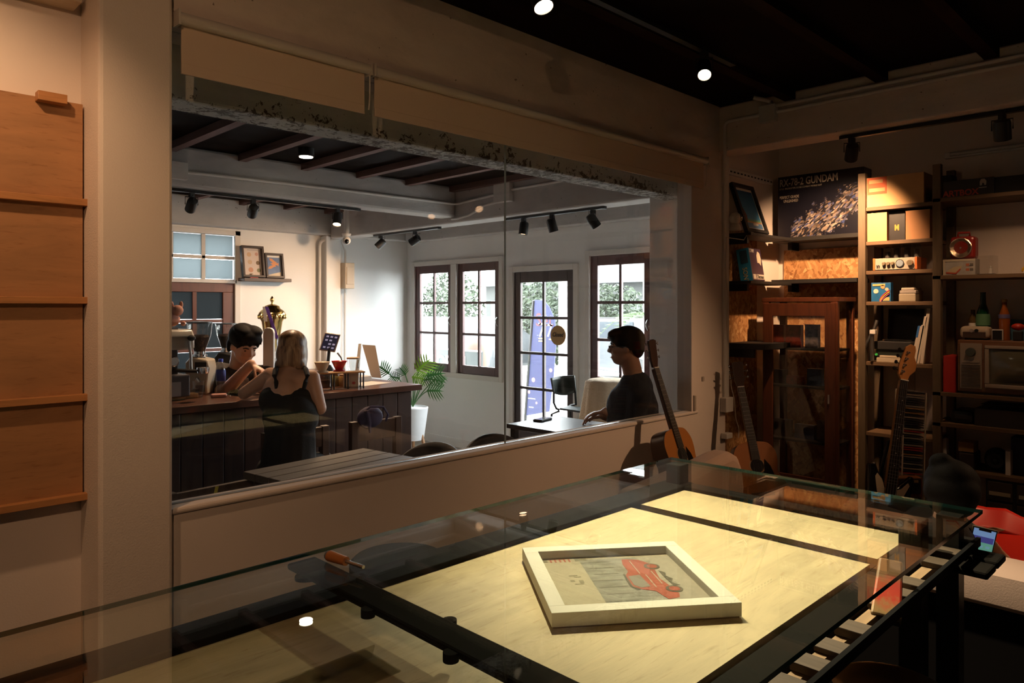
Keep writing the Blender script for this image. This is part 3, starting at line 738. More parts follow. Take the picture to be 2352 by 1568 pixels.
for px in (119, -300, -700):
    c = atY(px, 236, 2.65); m = MB(T, 1); m.box(c.x-.04, c.x+.04, 2.635, 2.675, zt-.017, zt+.012); m.done('top_block', strip_m, bev=.0015)
m = MB(); m.box(-1.2, .66, 2.62, 2.72, 2.625, 2.66)
tag(m.done('wall_ledge', wood('pale_ledge', (.60, .50, .36), .8, 'X', 3, .6)), 'pale wooden ledge high above the plywood rack', 'ledge')

# ------------------------------------------------------------------ glass-topped display table
table_ply = ply('pale_table_plywood', (.68, .55, .34))
slat_m = wood('grey_slat', (.085, .058, .038), .7, 'Y', 4, .7)
glass_edge = mat('green_glass_edge', (.004, .045, .04), .15, sp=.5)
T = thing('display_table', 'glass-topped steel display table with plywood board inside', 'table', (1.1, 1.03, FL))
G0, G1, GX = .52, 1.54, 2.382
m = MB(T, 1); m.box(-.12, GX, G0, G1, 1.070, 1.080); g = m.done('glass_top', [glass('table_glass', (.92, .95, .92), .03), glass_edge])
for f in g.data.polygons:
    if abs(f.normal.z) < .5: f.material_index = 1
m = MB(T, 1); m.box(-.10, 1.985, .685, 1.44, .965, .985); m.done('board', table_ply)
m = MB(T, 1); m.box(2.04, 2.31, .685, 1.44, .965, .985); m.done('end_board', table_ply)
m = MB(T, 1); m.box(1.985, 2.04, .685, 1.44, .955, .970); m.done('board_joint', dark_steel)
m = MB(T, 1); m.box(-.12, 2.38, 1.44, 1.54, .950, 1.0); m.done('rail', dark_steel, bev=.003)
m = MB(T, 1); m.box(-.12, 2.33, .605, .680, .93, .975); m.done('rail', dark_steel, bev=.003)
m = MB(T, 1); m.box(2.312, 2.38, .53, 1.44, .950, .998); m.done('end_rail', dark_steel, bev=.003)
m = MB(T, 1); m.box(.80, .872, .56, 1.535, 1.054, 1.069); cb_ = m.done('cross_bar', dark_steel, bev=.006)
for y, s in ((1.20, -1), (.95, -1), (1.05, 1), (.72, -1)):
    m = MB(T, 1); m.cyl((.836+s*.040, y, 1.05), (.836+s*.040, y, 1.066), .014, n=14); m.done('bolt', dark_steel, cb_, sm=1)
m = MB(T, 1); q = atZ(722, 1318, 1.055); m.prism([(q.x+.045*math.cos(a*.35), q.y+.03*math.sin(a*.35)) for a in range(18)], 1.05, 1.058); m.done('end_plate', dark_steel)
for x, y in ((-.05, 1.49), (2.345, 1.49), (2.20, .645), (-.05, .645)):
    m = MB(T, 1); m.box(x-.03, x+.03, y-.03, y+.03, FL, 1.069); m.done('leg', black_metal, bev=.003)
# slatted side tray along the near edge
m = MB(T, 1); m.box(.3, 2.36, G0, G0+.010, .985, 1.008); m.done('tray_edge', mat('matte_black_edge', (.004, .004, .005), .85, sp=.1))
for k in range(17):
    x = .75 + k*.098 + RN.uniform(-.008, .008)
    if k in (9, 13): continue
    m = MB(T, 1); m.box(x, x+(.055 if k > 2 else .075), G0+.012, .603, .970, .985+RN.uniform(-.004, .004)); m.done('slat', slat_m, bev=.002)
m = MB(T, 1); m.box(.3, 2.3, .575, .600, .945, .968); m.done('slat_bearer', wood('bearer', (.34, .22, .12), .7, 'X', 4, .7))
for x in (2.20, 2.31):
    m = MB(T, 1); m.box(x-.04, x+.05, G0-.06, G0+.04, .955, .975); m.done('corner_bracket', dark_steel, bev=.006)
m = MB(T, 1); m.box(2.285, 2.34, .556, .612, FL, 1.069); m.done('corner_post', black_metal)

# burnt painted wood block in the tray
c = atZ(2040, 1400, .99)
T = thing('painted_wood_block', 'wood block with red and gold dripping paint in the slatted tray', 'ornament', (1.62, .575, .985))
p0, p1 = atY(2035, 1425, .56), atY(2045, 1290, .585)
m = MB(T, 1); M = frame_to(p1-p0, (-1, -.3, 0), p0); L = (p1-p0).length
m.add([(-.030, -.018, 0), (.030, -.018, 0), (.032, .018, 0), (-.030, .018, 0), (-.026, -.014, L), (.026, -.014, L), (.024, .014, L), (-.026, .014, L)], [(3, 2, 1, 0), (4, 5, 6, 7), (0, 1, 5, 4), (1, 2, 6, 5), (2, 3, 7, 6), (3, 0, 4, 7)], M)
bm_, nt, pb, out = _new('dripped_paint')
tc = nt.nodes.new('ShaderNodeTexCoord'); sx = nt.nodes.new('ShaderNodeSeparateXYZ'); nt.links.new(tc.outputs['Generated'], sx.inputs[0])
nz = _noise(nt, 40, 4); ad = nt.nodes.new('ShaderNodeMath'); ad.operation = 'MULTIPLY_ADD'; ad.inputs[1].default_value = .45
nt.links.new(nz.outputs[0], ad.inputs[0]); nt.links.new(sx.outputs[2], ad.inputs[2])
rp = _ramp(nt, ad.outputs[0], ((.30, (.02, .012, .008)), (.42, (.10, .06, .03)), (.55, (.40, .25, .10)), (.68, (.60, .06, .03)), (.86, (.55, .05, .03)), (.98, (.30, .16, .08))))
nt.links.new(rp.outputs[0], pb.inputs['Base Color']); pb.inputs['Roughness'].default_value = .45
m.done('block', bm_, bev=.005)
# brass dish on a dark stool under the tray
c = atZ(2045, 1600, .72)
T = thing('low_stool', 'dark low stool under the slatted edge of the table', 'stool', (c.x, c.y, FL))
m = MB(T, 1); m.lathe([(.12, 0), (.12, .03)], 22, TR(c.x, c.y, .69)); m.done('seat', dark_steel, sm=1)
for k in range(3):
    a = k*2.09; m = MB(T, 1); m.tube([(c.x+.11*math.cos(a), c.y+.11*math.sin(a), .69), (c.x+.15*math.cos(a), c.y+.15*math.sin(a), FL)], .014, 8); m.done('leg', dark_steel)
T = thing('brass_tray', 'shallow brass tray with rounded rim on the low stool', 'tray', (c.x, c.y, .72))
m = MB(T); m.lathe([(.10, 0), (.125, .012), (.13, .022), (.122, .022), (.10, .006), (.0005, .006)], 28); m.done('dish', mat('aged_brass', (.45, .28, .09), .3, m=1), sm=1)
# screwdriver on the cross bar end
a, b = atZ(757, 1276, 1.092), atZ(835, 1302, 1.092)
T = thing('screwdriver', 'screwdriver with orange wooden handle lying on the glass edge', 'screwdriver', (a.x, a.y, 1.08))
d = (b-a); m = MB(T, 1); m.cyl(a, a+d*.5, .012, .010); m.done('handle', mat('orange_handle', (.42, .15, .04), .45), sm=1)
m = MB(T, 1); m.cyl(a+d*.5, b, .004); m.done('shaft', steel, sm=1)
m = MB(T, 1); m.cyl(a-d*.06, a, .010, .012); m.done('end_cap', mat('blue_grey_cap', (.12, .14, .18), .5), sm=1)
# round stool between the table and the window wall
c = atZ(915, 1278, .80)
T = thing('round_stool', 'round dark stool between the display table and the window wall', 'stool', (c.x, c.y, FL))
m = MB(T, 1); m.lathe([(.15, 0), (.165, .01), (.165, .04), (.15, .055), (.01, .06)], 28, TR(c.x, c.y, .745)); m.done('seat', mat('dark_green_leather', (.012, .016, .014), .6), sm=1)
for k in range(4):
    a = k*1.571+.5; m = MB(T, 1); m.tube([(c.x+.10*math.cos(a), c.y+.10*math.sin(a), .745), (c.x+.16*math.cos(a), c.y+.16*math.sin(a), FL)], .012, 8); m.done('leg', black_metal, sm=1)
# clear acrylic stand at the bottom of the frame
c = atZ(770, 1560, .985)
T = thing('acrylic_stand', 'clear bent acrylic display stand on the near board', 'display stand', (c.x, c.y, .985))
clear = glass('clear_acrylic', (.93, .92, .88), .06)
m = MB(T); m.box(-.10, .10, -.06, .06, 0, .003); m.done('foot', clear)
m = MB(T); m.add([(-.09, .02, .003), (.09, .02, .003), (.07, -.02, .045), (-.07, -.02, .045)], [(0, 1, 2, 3)]); m.done('lip', clear, solid=.003)

# ------------------------------------------------------------------ framed print lying on the board
cn = [atZ(1197, 1258, 1.017), atZ(1545, 1243, 1.017), atZ(1702, 1386, 1.017), atZ(1276, 1411, 1.017)]
ctr = sum(cn, Vector())/4; ux = ((cn[1]-cn[0]) + (cn[2]-cn[3])).normalized(); S = sum((cn[(i+1) % 4]-cn[i]).length for i in range(4))/4
ux.z = 0; ux.normalize(); uy = UP.cross(ux)
M = basis(ux, uy, UP, (ctr.x, ctr.y, .985))
T = thing('framed_car_print', 'white square frame holding a print of a red vintage car', 'picture frame', M=M)
h, w = S/2, .036
wf = mat('white_frame', (.80, .77, .70), .5)
m = MB(T); z0, z1 = .004, .034
m.box(-h, h, h-w, h, z0, z1).box(-h, h, -h, -h+w, z0, z1).box(-h, -h+w, -h+w, h-w, z0, z1).box(h-w, h, -h+w, h-w, z0, z1)
m.done('frame', wf, bev=.001)
m = MB(T); m.box(-h+.004, h-.004, -h+.004, h-.004, 0, .008); m.done('backing', mat('frame_back', (.3, .22, .14), .8))
pm = mat('cream_poster', (.66, .58, .44), .6); i = h-w
m = MB(T); m.box(-i, i, -i, i, .008, .014); pr = m.done('print', pm)
gp = mat('snowy_grey_print', (.36, .35, .32), .6, v=.45, vs=16, stretch=(1, 4, 1))
m = MB(T); m.box(-i+.30*2*i, i, -i, i-.02, .014, .0144); gy = m.done('snow_scene', gp, pr)
m = MB(T); m.box(-i+.74*2*i, i, -i, i-.02, .0144, .0147); m.done('snow_ground', mat('pale_snow_print', (.52, .47, .40), .6, v=.15, vs=60), pr)
redp = mat('red_print', (.52, .075, .035), .6, v=.1, vs=30); dk = mat('grey_ink', (.10, .085, .06), .6); lt = mat('pale_ink', (.6, .55, .46), .6)
# car drawn lying on its side: length runs along -y, its roof towards -x
def cp(u, v): return (-i + u*2*i, i - v*2*i)
body = [cp(.62, .10), cp(.66, .10), cp(.74, .12), cp(.80, .20), cp(.80, .34), cp(.78, .50), cp(.80, .62), cp(.82, .78), cp(.80, .84), cp(.72, .86), cp(.70, .80), cp(.68, .72), cp(.60, .68), cp(.55, .62), cp(.54, .52), cp(.56, .42), cp(.60, .34), cp(.60, .20)]
m = MB(T); m.prism(body, .0147, .0152); cr = m.done('red_car_drawing', redp, pr)
m = MB(T); m.prism([cp(.57, .44), cp(.66, .42), cp(.67, .64), cp(.60, .65), cp(.565, .60)], .0152, .0155); m.done('car_windows', mat('window_ink', (.30, .28, .25), .6), pr)
m = MB(T); m.prism([cp(.545, .40), cp(.56, .38), cp(.55, .62), cp(.59, .68), cp(.57, .69), cp(.53, .62)], .0152, .0155); m.done('roof_line', dk, pr)
for u, v in ((.80, .27), (.815, .70)):
    x, y = cp(u, v); m = MB(T); m.lathe([(.020, .0152), (.020, .0157)], 18, TR(x, y, 0)); wl = m.done('wheel_drawing', dk, pr)
    m = MB(T); m.lathe([(.013, .0157), (.013, .0160)], 16, TR(x, y, 0)); m.done('wheel_centre', redp, pr)
for u, v0, v1 in ((.665, .14, .40), (.70, .42, .66), (.76, .36, .60)):
    a, b = cp(u, v0), cp(u+.008, v1); m = MB(T); m.box(a[0], b[0], b[1], a[1], .0152, .0156); m.done('highlight_stripe', lt, pr)
m = MB(T); m.prism([cp(.82, .35), cp(.86, .40), cp(.84, .46), cp(.87, .52), cp(.84, .58), cp(.88, .64), cp(.83, .64), cp(.82, .5)], .0147, .0152); m.done('shadow_shape', dk, pr)
for k in range(7):
    v = .12 + k*.12; a, b = cp(.30+.02*(k % 3), v), cp(.52, v+.012); m = MB(T); m.box(a[0], b[0], b[1], a[1], .0145, .0148); m.done('tree_streak', mat('streak_ink', (.24, .22, .19), .6), pr)
for k in range(5):
    a, b = cp(.08+k*.035, .03), cp(.085+k*.035+.008, .09); m = MB(T); m.box(a[0], b[0], b[1], a[1], .014, .0144); m.done('title_stroke', redp, pr)
for k, (u, v, du, dv) in enumerate(((.02, .03, .04, .05), (.27, .02, .09, .06), (.16, .36, .06, .015), (.19, .39, .05, .012), (.15, .45, .03, .03), (.21, .46, .03, .05), (.17, .52, .06, .012))):
    a, b = cp(u, v), cp(u+du, v+dv); m = MB(T); m.box(a[0], b[0], b[1], a[1], .014, .0145); m.done('caption_block', mat('olive_ink', (.30, .26, .17), .6), pr)
m = MB(T); m.box(-i, i, -i, i, .024, .0245); m.done('glazing', glass('frame_glazing', (.97, .97, .96), .04))
# ------------------------------------------------------------------ niche and shelf wall
osb_m = osb('osb_board')
shelf_w = wood('brown_shelf_timber', (.13, .075, .035), .6, 'Y', 3, .65)
post_w = wood('dark_post_timber', (.11, .075, .042), .6, 'Z', 3, .65)
black_shelf = mat('black_shelf_board', (.012, .011, .010), .6)
a, b = atY(1669, 700, 2.605), atY(1738, 700, 2.605)
tag(MB().box(a.x, b.x, 2.603, 2.618, FL, 2.22).done('osb_panel', osb_m), 'narrow chipboard strip on the niche wall behind the wire', 'panel')
a, b = atX(1801, 700, 5.585), atX(1968, 700, 5.585)
tag(MB().box(5.581, 5.598, b.y-.02, a.y, FL, 2.10).done('osb_panel', osb_m), 'wide chipboard sheet on the wall under the boxed model kit', 'panel')
def ledge_shelf(box, lab, brk):
    T = thing('ledge_shelf', lab, 'shelf', ((box[0]+box[1])/2, (box[2]+box[3])/2, box[4]))
    m = MB(T, 1); m.box(*box); m.done('board', black_shelf, bev=.002)
    for q in brk: m = MB(T, 1); m.box(*q); m.done('bracket', black_metal)
zA, zB = atY(1700, 533, 2.45).z, atY(1720, 645, 2.45).z
ledge_shelf((4.70, 5.34, 2.40, 2.60, zA-.018, zA+.002), 'upper black shelf on the niche wall holding the framed sunset', [(4.74, 4.77, 2.45, 2.604, zA-.07, zA-.018)])
ledge_shelf((4.70, 5.34, 2.40, 2.60, zB-.02, zB), 'middle black shelf on the niche wall holding the boxed player', [(4.74, 4.77, 2.45, 2.604, zB-.07, zB-.02)])
ledge_shelf((4.70, 5.20, 2.30, 2.60, 1.36, 1.40), 'lower black shelf on the niche wall beside the cabinet', [(4.74, 4.77, 2.40, 2.604, 1.30, 1.36)])
zC, zD = atX(1880, 540, 5.35).z, atX(1880, 640, 5.35).z
ledge_shelf((5.36, 5.582, 1.93, 2.56, zC-.03, zC), 'long black wall shelf carrying the model kit box', [(5.45, 5.582, 2.45, 2.48, zC-.09, zC-.03)])
ledge_shelf((5.34, 5.582, 1.93, 2.56, zD-.03, zD), 'empty long black wall shelf across the chipboard sheet', [(5.45, 5.582, 2.45, 2.48, zD-.09, zD-.03)])

# model kit box with dark space artwork
T = thing('model_kit_box', 'large dark box with space battle artwork and white title', 'box', (5.45, 2.2, zC))
a, b = atX(1787, 405, 5.42), atX(1984, 385, 5.42)
y1, y0 = a.y, b.y; z1 = (a.z+b.z)/2 - .0; z0 = zC
m = MB(T, 1); m.box(5.42, 5.575, y0, y1, z0+.0, z1); m.done('carton', mat('kit_box_navy', (.005, .005, .009), .35), bev=.002)
BX = basis((0, -1, 0), (0, 0, 1), (-1, 0, 0), (5.419, y1, z0)); W, H = y1-y0, z1-z0
silver = mat('silver_print', (.36, .33, .28), .5)
txt('RX-78-2 GUNDAM', .072*H/.44, silver, T, BX @ TR(.012, H-.075, 0), w=1, xs=.70, bold=.0012)
txt('E.F.S.F. PROTOTYPE CLOSE COMBAT MOBILE SUIT', .017, silver, T, BX @ TR(.012, H-.10, 0), w=1, xs=.86)
txt('PERFECT GRADE', .030, silver, T, BX @ TR(.014, H-.17, .0016), w=1, xs=.68)
txt('UNLEASHED', .030, silver, T, BX @ TR(.045, H-.20, .0016), w=1, xs=.68)
bm_, nt, pb, out = _new('space_battle_print')
tc = nt.nodes.new('ShaderNodeTexCoord'); sx = nt.nodes.new('ShaderNodeSeparateXYZ'); nt.links.new(tc.outputs['Object'], sx.inputs[0])
def mth(op, a, b):
    q = nt.nodes.new('ShaderNodeMath'); q.operation = op
    for k, v in enumerate((a, b)):
        if isinstance(v, (int, float)): q.inputs[k].default_value = v
        else: nt.links.new(v, q.inputs[k])
    return q.outputs[0]
# distance from the rising diagonal of the panel (object space: x along the panel, y up)
dg_ = mth('ABSOLUTE', mth('SUBTRACT', sx.outputs[1], mth('MULTIPLY', mth('SUBTRACT', sx.outputs[0], .13), .58)), 0)
vn = nt.nodes.new('ShaderNodeTexVoronoi'); vn.inputs['Scale'].default_value = 1.0
mp = nt.nodes.new('ShaderNodeMapping'); mp.inputs['Rotation'].default_value = (0, 0, -.65); mp2 = nt.nodes.new('ShaderNodeMapping'); mp2.inputs['Scale'].default_value = (38, 95, 1)
nt.links.new(tc.outputs['Object'], mp.inputs[0]); nt.links.new(mp.outputs[0], mp2.inputs[0])
wob = _noise(nt, 40, 4); ad = nt.nodes.new('ShaderNodeVectorMath'); ad.operation = 'ADD'; nt.links.new(mp2.outputs[0], ad.inputs[0]); nt.links.new(wob.outputs[1], ad.inputs[1])
nt.links.new(ad.outputs[0], vn.inputs['Vector'])
sc2 = nt.nodes.new('ShaderNodeSeparateColor'); nt.links.new(vn.outputs['Color'], sc2.inputs[0])
tint = _ramp(nt, sc2.outputs[0], ((0, (.008, .008, .014)), (.38, (.02, .018, .022)), (.52, (.10, .085, .075)), (.62, (.03, .05, .15)), (.74, (.20, .17, .15)), (.86, (.10, .06, .035)), (1, (.34, .29, .24))))
big = _noise(nt, 13, 6, .72); 
inside = mth('LESS_THAN', dg_, mth('SUBTRACT', mth('MULTIPLY', big.outputs[0], .46), .115))
far_ = mth('GREATER_THAN', sx.outputs[0], W*.16)
msk = mth('MULTIPLY', inside, far_)
mx = nt.nodes.new('ShaderNodeMix'); mx.data_type = 'RGBA'; nt.links.new(msk, mx.inputs[0]); mx.inputs[6].default_value = (.006, .006, .012, 1); nt.links.new(tint.outputs[0], mx.inputs[7])
nt.links.new(mx.outputs[2], pb.inputs['Base Color']); pb.inputs['Roughness'].default_value = .35
fp_ = MB(None).box(0, W, 0, H-.105, 0, .0008).done('artwork', bm_, T)
fp_.matrix_local = INV[T.name] @ BX

# shelf things on the niche wall
def box_thing(name, lab, cat, loc, size, rz, mt, bev=.002, tilt=0, part='carton', group=None):
    T = thing(name, lab, cat, M=TR(*loc) @ RZ(rz) @ RX(tilt), group=group)
    m = MB(T); m.box(-size[0]/2, size[0]/2, -size[1]/2, size[1]/2, 0, size[2]); m.done(part, mt, bev=bev)
    return T
# framed sunset leaning on the wall
bl, br, tl = atY(1712, 522, 2.44), atY(1757, 528, 2.44), atY(1678, 421, 2.57)
W, H = .30, .375
T = thing('framed_sunset', 'black framed picture of a blue evening sky and moored boat', 'picture frame', M=basis((1, 0, 0), (0, .33, .944), (0, -.944, .33), (4.715, 2.445, zA+.002)))
fm = black_matte
m = MB(T); m.box(-.02, W, 0, .025, 0, .03).box(-.02, W, H-.025, H, 0, .03).box(-.02, .012, .025, H-.025, 0, .03).box(W-.025, W, .025, H-.025, 0, .03); m.done('frame', fm, bev=.002)
bm_, nt, pb, out = _new('sunset_print')
tc = nt.nodes.new('ShaderNodeTexCoord'); sx = nt.nodes.new('ShaderNodeSeparateXYZ'); nt.links.new(tc.outputs['Generated'], sx.inputs[0])
rp = _ramp(nt, sx.outputs[1], ((0, (.06, .16, .34)), (.13, (.10, .26, .50)), (.15, (.7, .28, .10)), (.19, (.20, .44, .20)), (.26, (.06, .30, .62)), (1, (.012, .08, .24))))
nt.links.new(rp.outputs[0], pb.inputs['Base Color']); pb.inputs['Roughness'].default_value = .4
m = MB(T); m.box(.012, W-.025, .025, H-.025, .006, .012); m.done('mat_border', paper)
m = MB(T); m.box(.024, W-.035, .038, H-.045, .012, .013); pc = m.done('print', bm_)
m = MB(T); m.prism([(.03, .07), (.06, .085), (.075, .13), (.06, .17), (.045, .20), (.03, .19)], .013, .0136); m.done('red_foliage', mat('foliage_red', (.16, .03, .015), .6), pc)
m = MB(T); m.prism([(.13, .06), (.20, .062), (.21, .073), (.16, .083), (.13, .075)], .013, .0136); m.done('boat', paper, pc)
# small indoor camera on the shelf
c = atY(1689, 520, 2.43)
T = thing('indoor_camera', 'small white ball camera on the upper niche shelf', 'camera', (c.x, 2.43, zA+.002))
cw = mat('camera_white', (.66, .60, .50), .4)
m = MB(T); m.lathe([(.038, 0), (.040, .01), (.034, .03), (.022, .05)], 20); m.done('base', cw, sm=1)
m = MB(T); m.ell((0, 0, .082), (.040, .040, .040), 22); hd = m.done('head', cw, sm=1)
m = MB(T); m.ell((.012, -.020, .084), (.027, .022, .028), 18); m.done('face', mat('gloss_black', (.005, .005, .006), .1), hd, sm=1)
# thin power wire hanging down
q = [atY(1668, 545, 2.46), atY(1668, 640, 2.50), atY(1673, 680, 2.52), atY(1669, 740, 2.52), atY(1674, 800, 2.53), atY(1672, 828, 2.53), atY(1678, 868, 2.53), atY(1680, 890, 2.53), atY(1687, 920, 2.53), atY(1690, 960, 2.53), atY(1697, 985, 2.53), atY(1695, 1010, 2.53)]
sp = []
for i in range(len(q)-1):
    for t in (0, .25, .5, .75):
        p = q[max(i-1, 0)]; r = q[i]; s = q[i+1]; u = q[min(i+2, len(q)-1)]
        sp.append(.5*((2*r) + (s-p)*t + (2*p-5*r+4*s-u)*t*t + (3*r-p-3*s+u)*t**3))
T = thing('power_wire', 'thin white wire dangling beside the chipboard strip', 'wire', q[-1])
m = MB(T, 1); m.tube([(4.80, 2.43, zA+.01), (4.71, 2.42, zA+.004), (4.695, 2.45, zA-.05)] + sp, .003, 6); m.done('cable', mat('white_wire', (.62, .56, .48), .5), sm=1)
m = MB(T, 1); c = atY(1672, 1000, 2.52); m.box(c.x-.05, c.x+.03, 2.50, 2.545, c.z-.018, c.z+.02); m.done('adapter', white_pvc, bev=.004)
# boxed portable player
c = atY(1726, 640, 2.47)
bw = .16
T = thing('boxed_cd_player', 'blue and black boxed portable disc player on the niche shelf', 'box', M=TR(4.93, 2.50, zB) @ RZ(6) @ RX(-9))
m = MB(T); m.box(-.115, .115, -.045, .045, 0, .235); m.done('carton', mat('box_black_purple', (.035, .020, .04), .4), bev=.002)
m = MB(T); m.box(-.117, -.1145, -.045, .045, 0, .235); sd = m.done('side_panel', mat('box_teal', (.015, .18, .34), .45))
m = MB(T); m.prism([(0, -.03), (.035, -.05), (.05, 0), (.035, .045), (0, .055), (-.03, .02), (-.03, -.03)], 0, .001, basis((1, 0, 0), (0, 0, 1), (0, -1, 0), (.045, -.0455, .16))); m.done('player_picture', mat('player_silver', (.55, .48, .36), .4))
m = MB(T); m.box(-.10, -.05, -.0465, -.0445, .01, .045).box(-.035, .108, -.0465, -.0445, .01, .045); m.done('label_strip', mat('label_grey', (.50, .45, .38), .5))
txt('SONY', .036, paper, T, basis((1, 0, 0), (0, 0, 1), (0, -1, 0), (-.105, -.046, .203)), xs=.9)
txt('Discman', .038, black_matte, T, basis((1, 0, 0), (0, 0, 1), (0, -1, 0), (-.030, -.047, .015)), xs=.95, bold=.0006)
txt('SONY', .048, mat('gold_print', (.45, .32, .12), .5), T, basis((0, 0, -1), (0, -1, 0), (-1, 0, 0), (-.1175, -.0+.018, .10)), xs=.9)
m = MB(T); m.box(-.1185, -.117, -.03, .02, .13, .22); m.done('side_badge', mat('dark_badge', (.02, .05, .08), .4), sd)

# ------------------------------------------------------------------ glass-door cabinet
T = thing('glass_cabinet', 'dark red wooden cabinet with a glazed door in the corner', 'cabinet', (5.16, 2.195, FL))
cw = wood('cabinet_timber', (.085, .025, .010), .55, 'Z', 3, .4)
X0, X1, Y0, Y1, Z1 = 5.0, 5.30, 1.93, 2.46, 1.72
m = MB(T, 1); m.box(X0, X1, Y0-.01, Y1+.01, Z1-.03, Z1+.0); m.done('top', cw, bev=.003)
for x, y in ((X0, Y0), (X0, Y1-.045), (X1-.03, Y0), (X1-.03, Y1-.045)):
    m = MB(T, 1); m.box(x, x+.03, y, y+.045, FL, Z1-.03); m.done('post', cw)
m = MB(T, 1); m.box(X0, X1, Y0, Y1, FL, FL+.10); m.done('plinth', cw)
m = MB(T, 1); m.box(X0-.02, X0, Y0+.01, Y0+.08, FL+.12, Z1-.04).box(X0-.02, X0, Y1-.08, Y1-.01, FL+.12, Z1-.04).box(X0-.02, X0, Y0+.08, Y1-.08, Z1-.13, Z1-.04).box(X0-.02, X0, Y0+.08, Y1-.08, FL+.12, FL+.20)
d = m.done('door', cw, bev=.002)
m = MB(T, 1); m.box(X0-.012, X0-.008, Y0+.08, Y1-.08, FL+.20, Z1-.13); m.done('pane', glass('cabinet_glass', (.92, .92, .90), .04), d)
m = MB(T, 1); m.box(X0-.03, X0-.02, Y0+.045, Y0+.055, 1.0, 1.06); m.done('handle', steel, d)
m = MB(T, 1); m.box(X0+.03, X1-.03, Y0+.01, Y0+.014, FL+.10, Z1-.03); m.done('side_pane', glass('cabinet_glass', (.92, .92, .90), .04))
CS = (.72, 1.10, 1.365)
for z in CS:
    m = MB(T, 1); m.box(X0+.02, X1-.02, Y0+.02, Y1-.02, z-.015, z); m.done('shelf', black_shelf)
gc = [mat('game_red', (.24, .035, .02), .5, v=.5, vs=30), mat('game_dark', (.04, .025, .03), .5, v=.6, vs=40), mat('game_grey', (.22, .18, .17), .5, v=.6, vs=35), mat('game_blue', (.03, .05, .12), .5, v=.5, vs=40)]
gb = 0
for z, row in ((CS[2], ((2.40, .10, .16, 0), (2.28, .11, .16, 0), (2.15, .09, .165, 2))), (CS[1], ((2.38, .08, .10, 1), (2.27, .12, .06, 0), (2.13, .10, .12, 3))), (CS[0], ((2.36, .12, .12, 1), (2.2, .14, .10, 3), (2.06, .10, .14, 1)))):
    for y, w, h, c in row:
        gb += 1
        lab = ['first', 'second', 'third', 'fourth', 'fifth', 'sixth', 'seventh', 'eighth', 'ninth'][gb-1]
        box_thing('game_box', '%s %s game box counted along the cabinet shelves from the upper row' % (lab, ('red', 'dark', 'grey', 'blue')[c]), 'game box', (5.12, y, z), (.05, w, h), 0, gc[c], .001, group='game boxes in the cabinet')

# ------------------------------------------------------------------ timber shelving unit
T = thing('shelving_unit', 'tall dark timber shelving unit crowded with collectibles', 'shelving', (5.4, 1.0, FL))
U = (1.855, 1.395, .10, -.55)
for y in U[:3]:
    m = MB(T, 1); m.box(5.22, 5.265, y-.024, y+.024, FL, 2.57); m.done('upright', post_w, bev=.002)
    m = MB(T, 1); m.box(5.53, 5.575, y-.024, y+.024, FL, 2.57); m.done('rear_upright', post_w)
LZ, RZs = (2.335, 2.10, 1.90, 1.69, 1.28, .80), (2.35, 1.855, 1.11, .915, .625, .33)
for z in LZ:
    m = MB(T, 1); m.box(5.235, 5.58, 1.42, 1.831, z-.025, z); m.done('shelf', shelf_w, bev=.002)
for z in RZs:
    m = MB(T, 1); m.box(5.22, 5.58, .125, 1.42, z-.025, z); m.done('shelf', shelf_w, bev=.002)
tag(MB().box(5.585, 5.60, 1.63, 1.68, FL, 2.2).done('wall_batten', mat('pale_batten_paint', (.50, .46, .42), .7)), 'pale vertical batten on the wall behind the shelving', 'batten')

def bx(px0, px1, py_top, X, z, depth, name, lab, cat, mt, **k):
    """box standing on a shelf at height z with its front at X, spanning those frame columns"""
    a, b = atX(px0, py_top, X), atX(px1, py_top, X); h = (a.z+b.z)/2 - z
    return box_thing(name, lab, cat, (X+depth/2, (a.y+b.y)/2, z), (depth, a.y-b.y, h), 0, mt, **k), a.y, b.y, h
def face(T_, y, z, X, n=(-1, 0, 0)): return basis((0, -1, 0), (0, 0, 1), n, (X, y, z))
# left bay
T, ya, yb, h = bx(1986, 2122, 402, 5.25, LZ[0], .30, 'cardboard_box', 'large cardboard box with red stamp on top of the shelving', 'box', cardboard)
rs = mat('red_stamp', (.50, .10, .035), .7)
m = MB(T, 1, face(T, ya-.018, LZ[0]+h*.42, 5.249)); m.box(0, .125, 0, .115, 0, .0012); st = m.done('stamp', rs)
for k, z in enumerate((.075, .018)):
    m = MB(T, 1, face(T, ya-.018, LZ[0]+h*.42, 5.247)); m.box(.012, .10 if k == 0 else .115, z, z+.024, 0, .001); m.done('stamp_line', cardboard, st)
bx(1983, 2037, 489, 5.26, LZ[1], .25, 'cardboard_box', 'bright cardboard cube on the second shelf', 'box', cardboard)
T, ya, yb, h = bx(2040, 2079, 485, 5.30, LZ[1], .22, 'black_gift_box', 'black box with small gold emblem between two cardboard boxes', 'box', mat('box_black', (.010, .009, .009), .4))
m = MB(T, 1, face(T, (ya+yb)/2+.012, LZ[1]+h*.35, 5.299)); m.prism([(0, 0), (.008, 0), (.014, .018), (.020, 0), (.028, 0), (.028, .04), (.020, .04), (.014, .024), (.008, .04), (0, .04)], 0, .001); m.done('emblem', mat('gold_foil', (.45, .28, .06), .35, m=.6))
bx(2080, 2136, 482, 5.26, LZ[1], .25, 'cardboard_box', 'darker brown cardboard box beside the timber post', 'box', mat('brown_card', (.34, .17, .075), .8, v=.05))
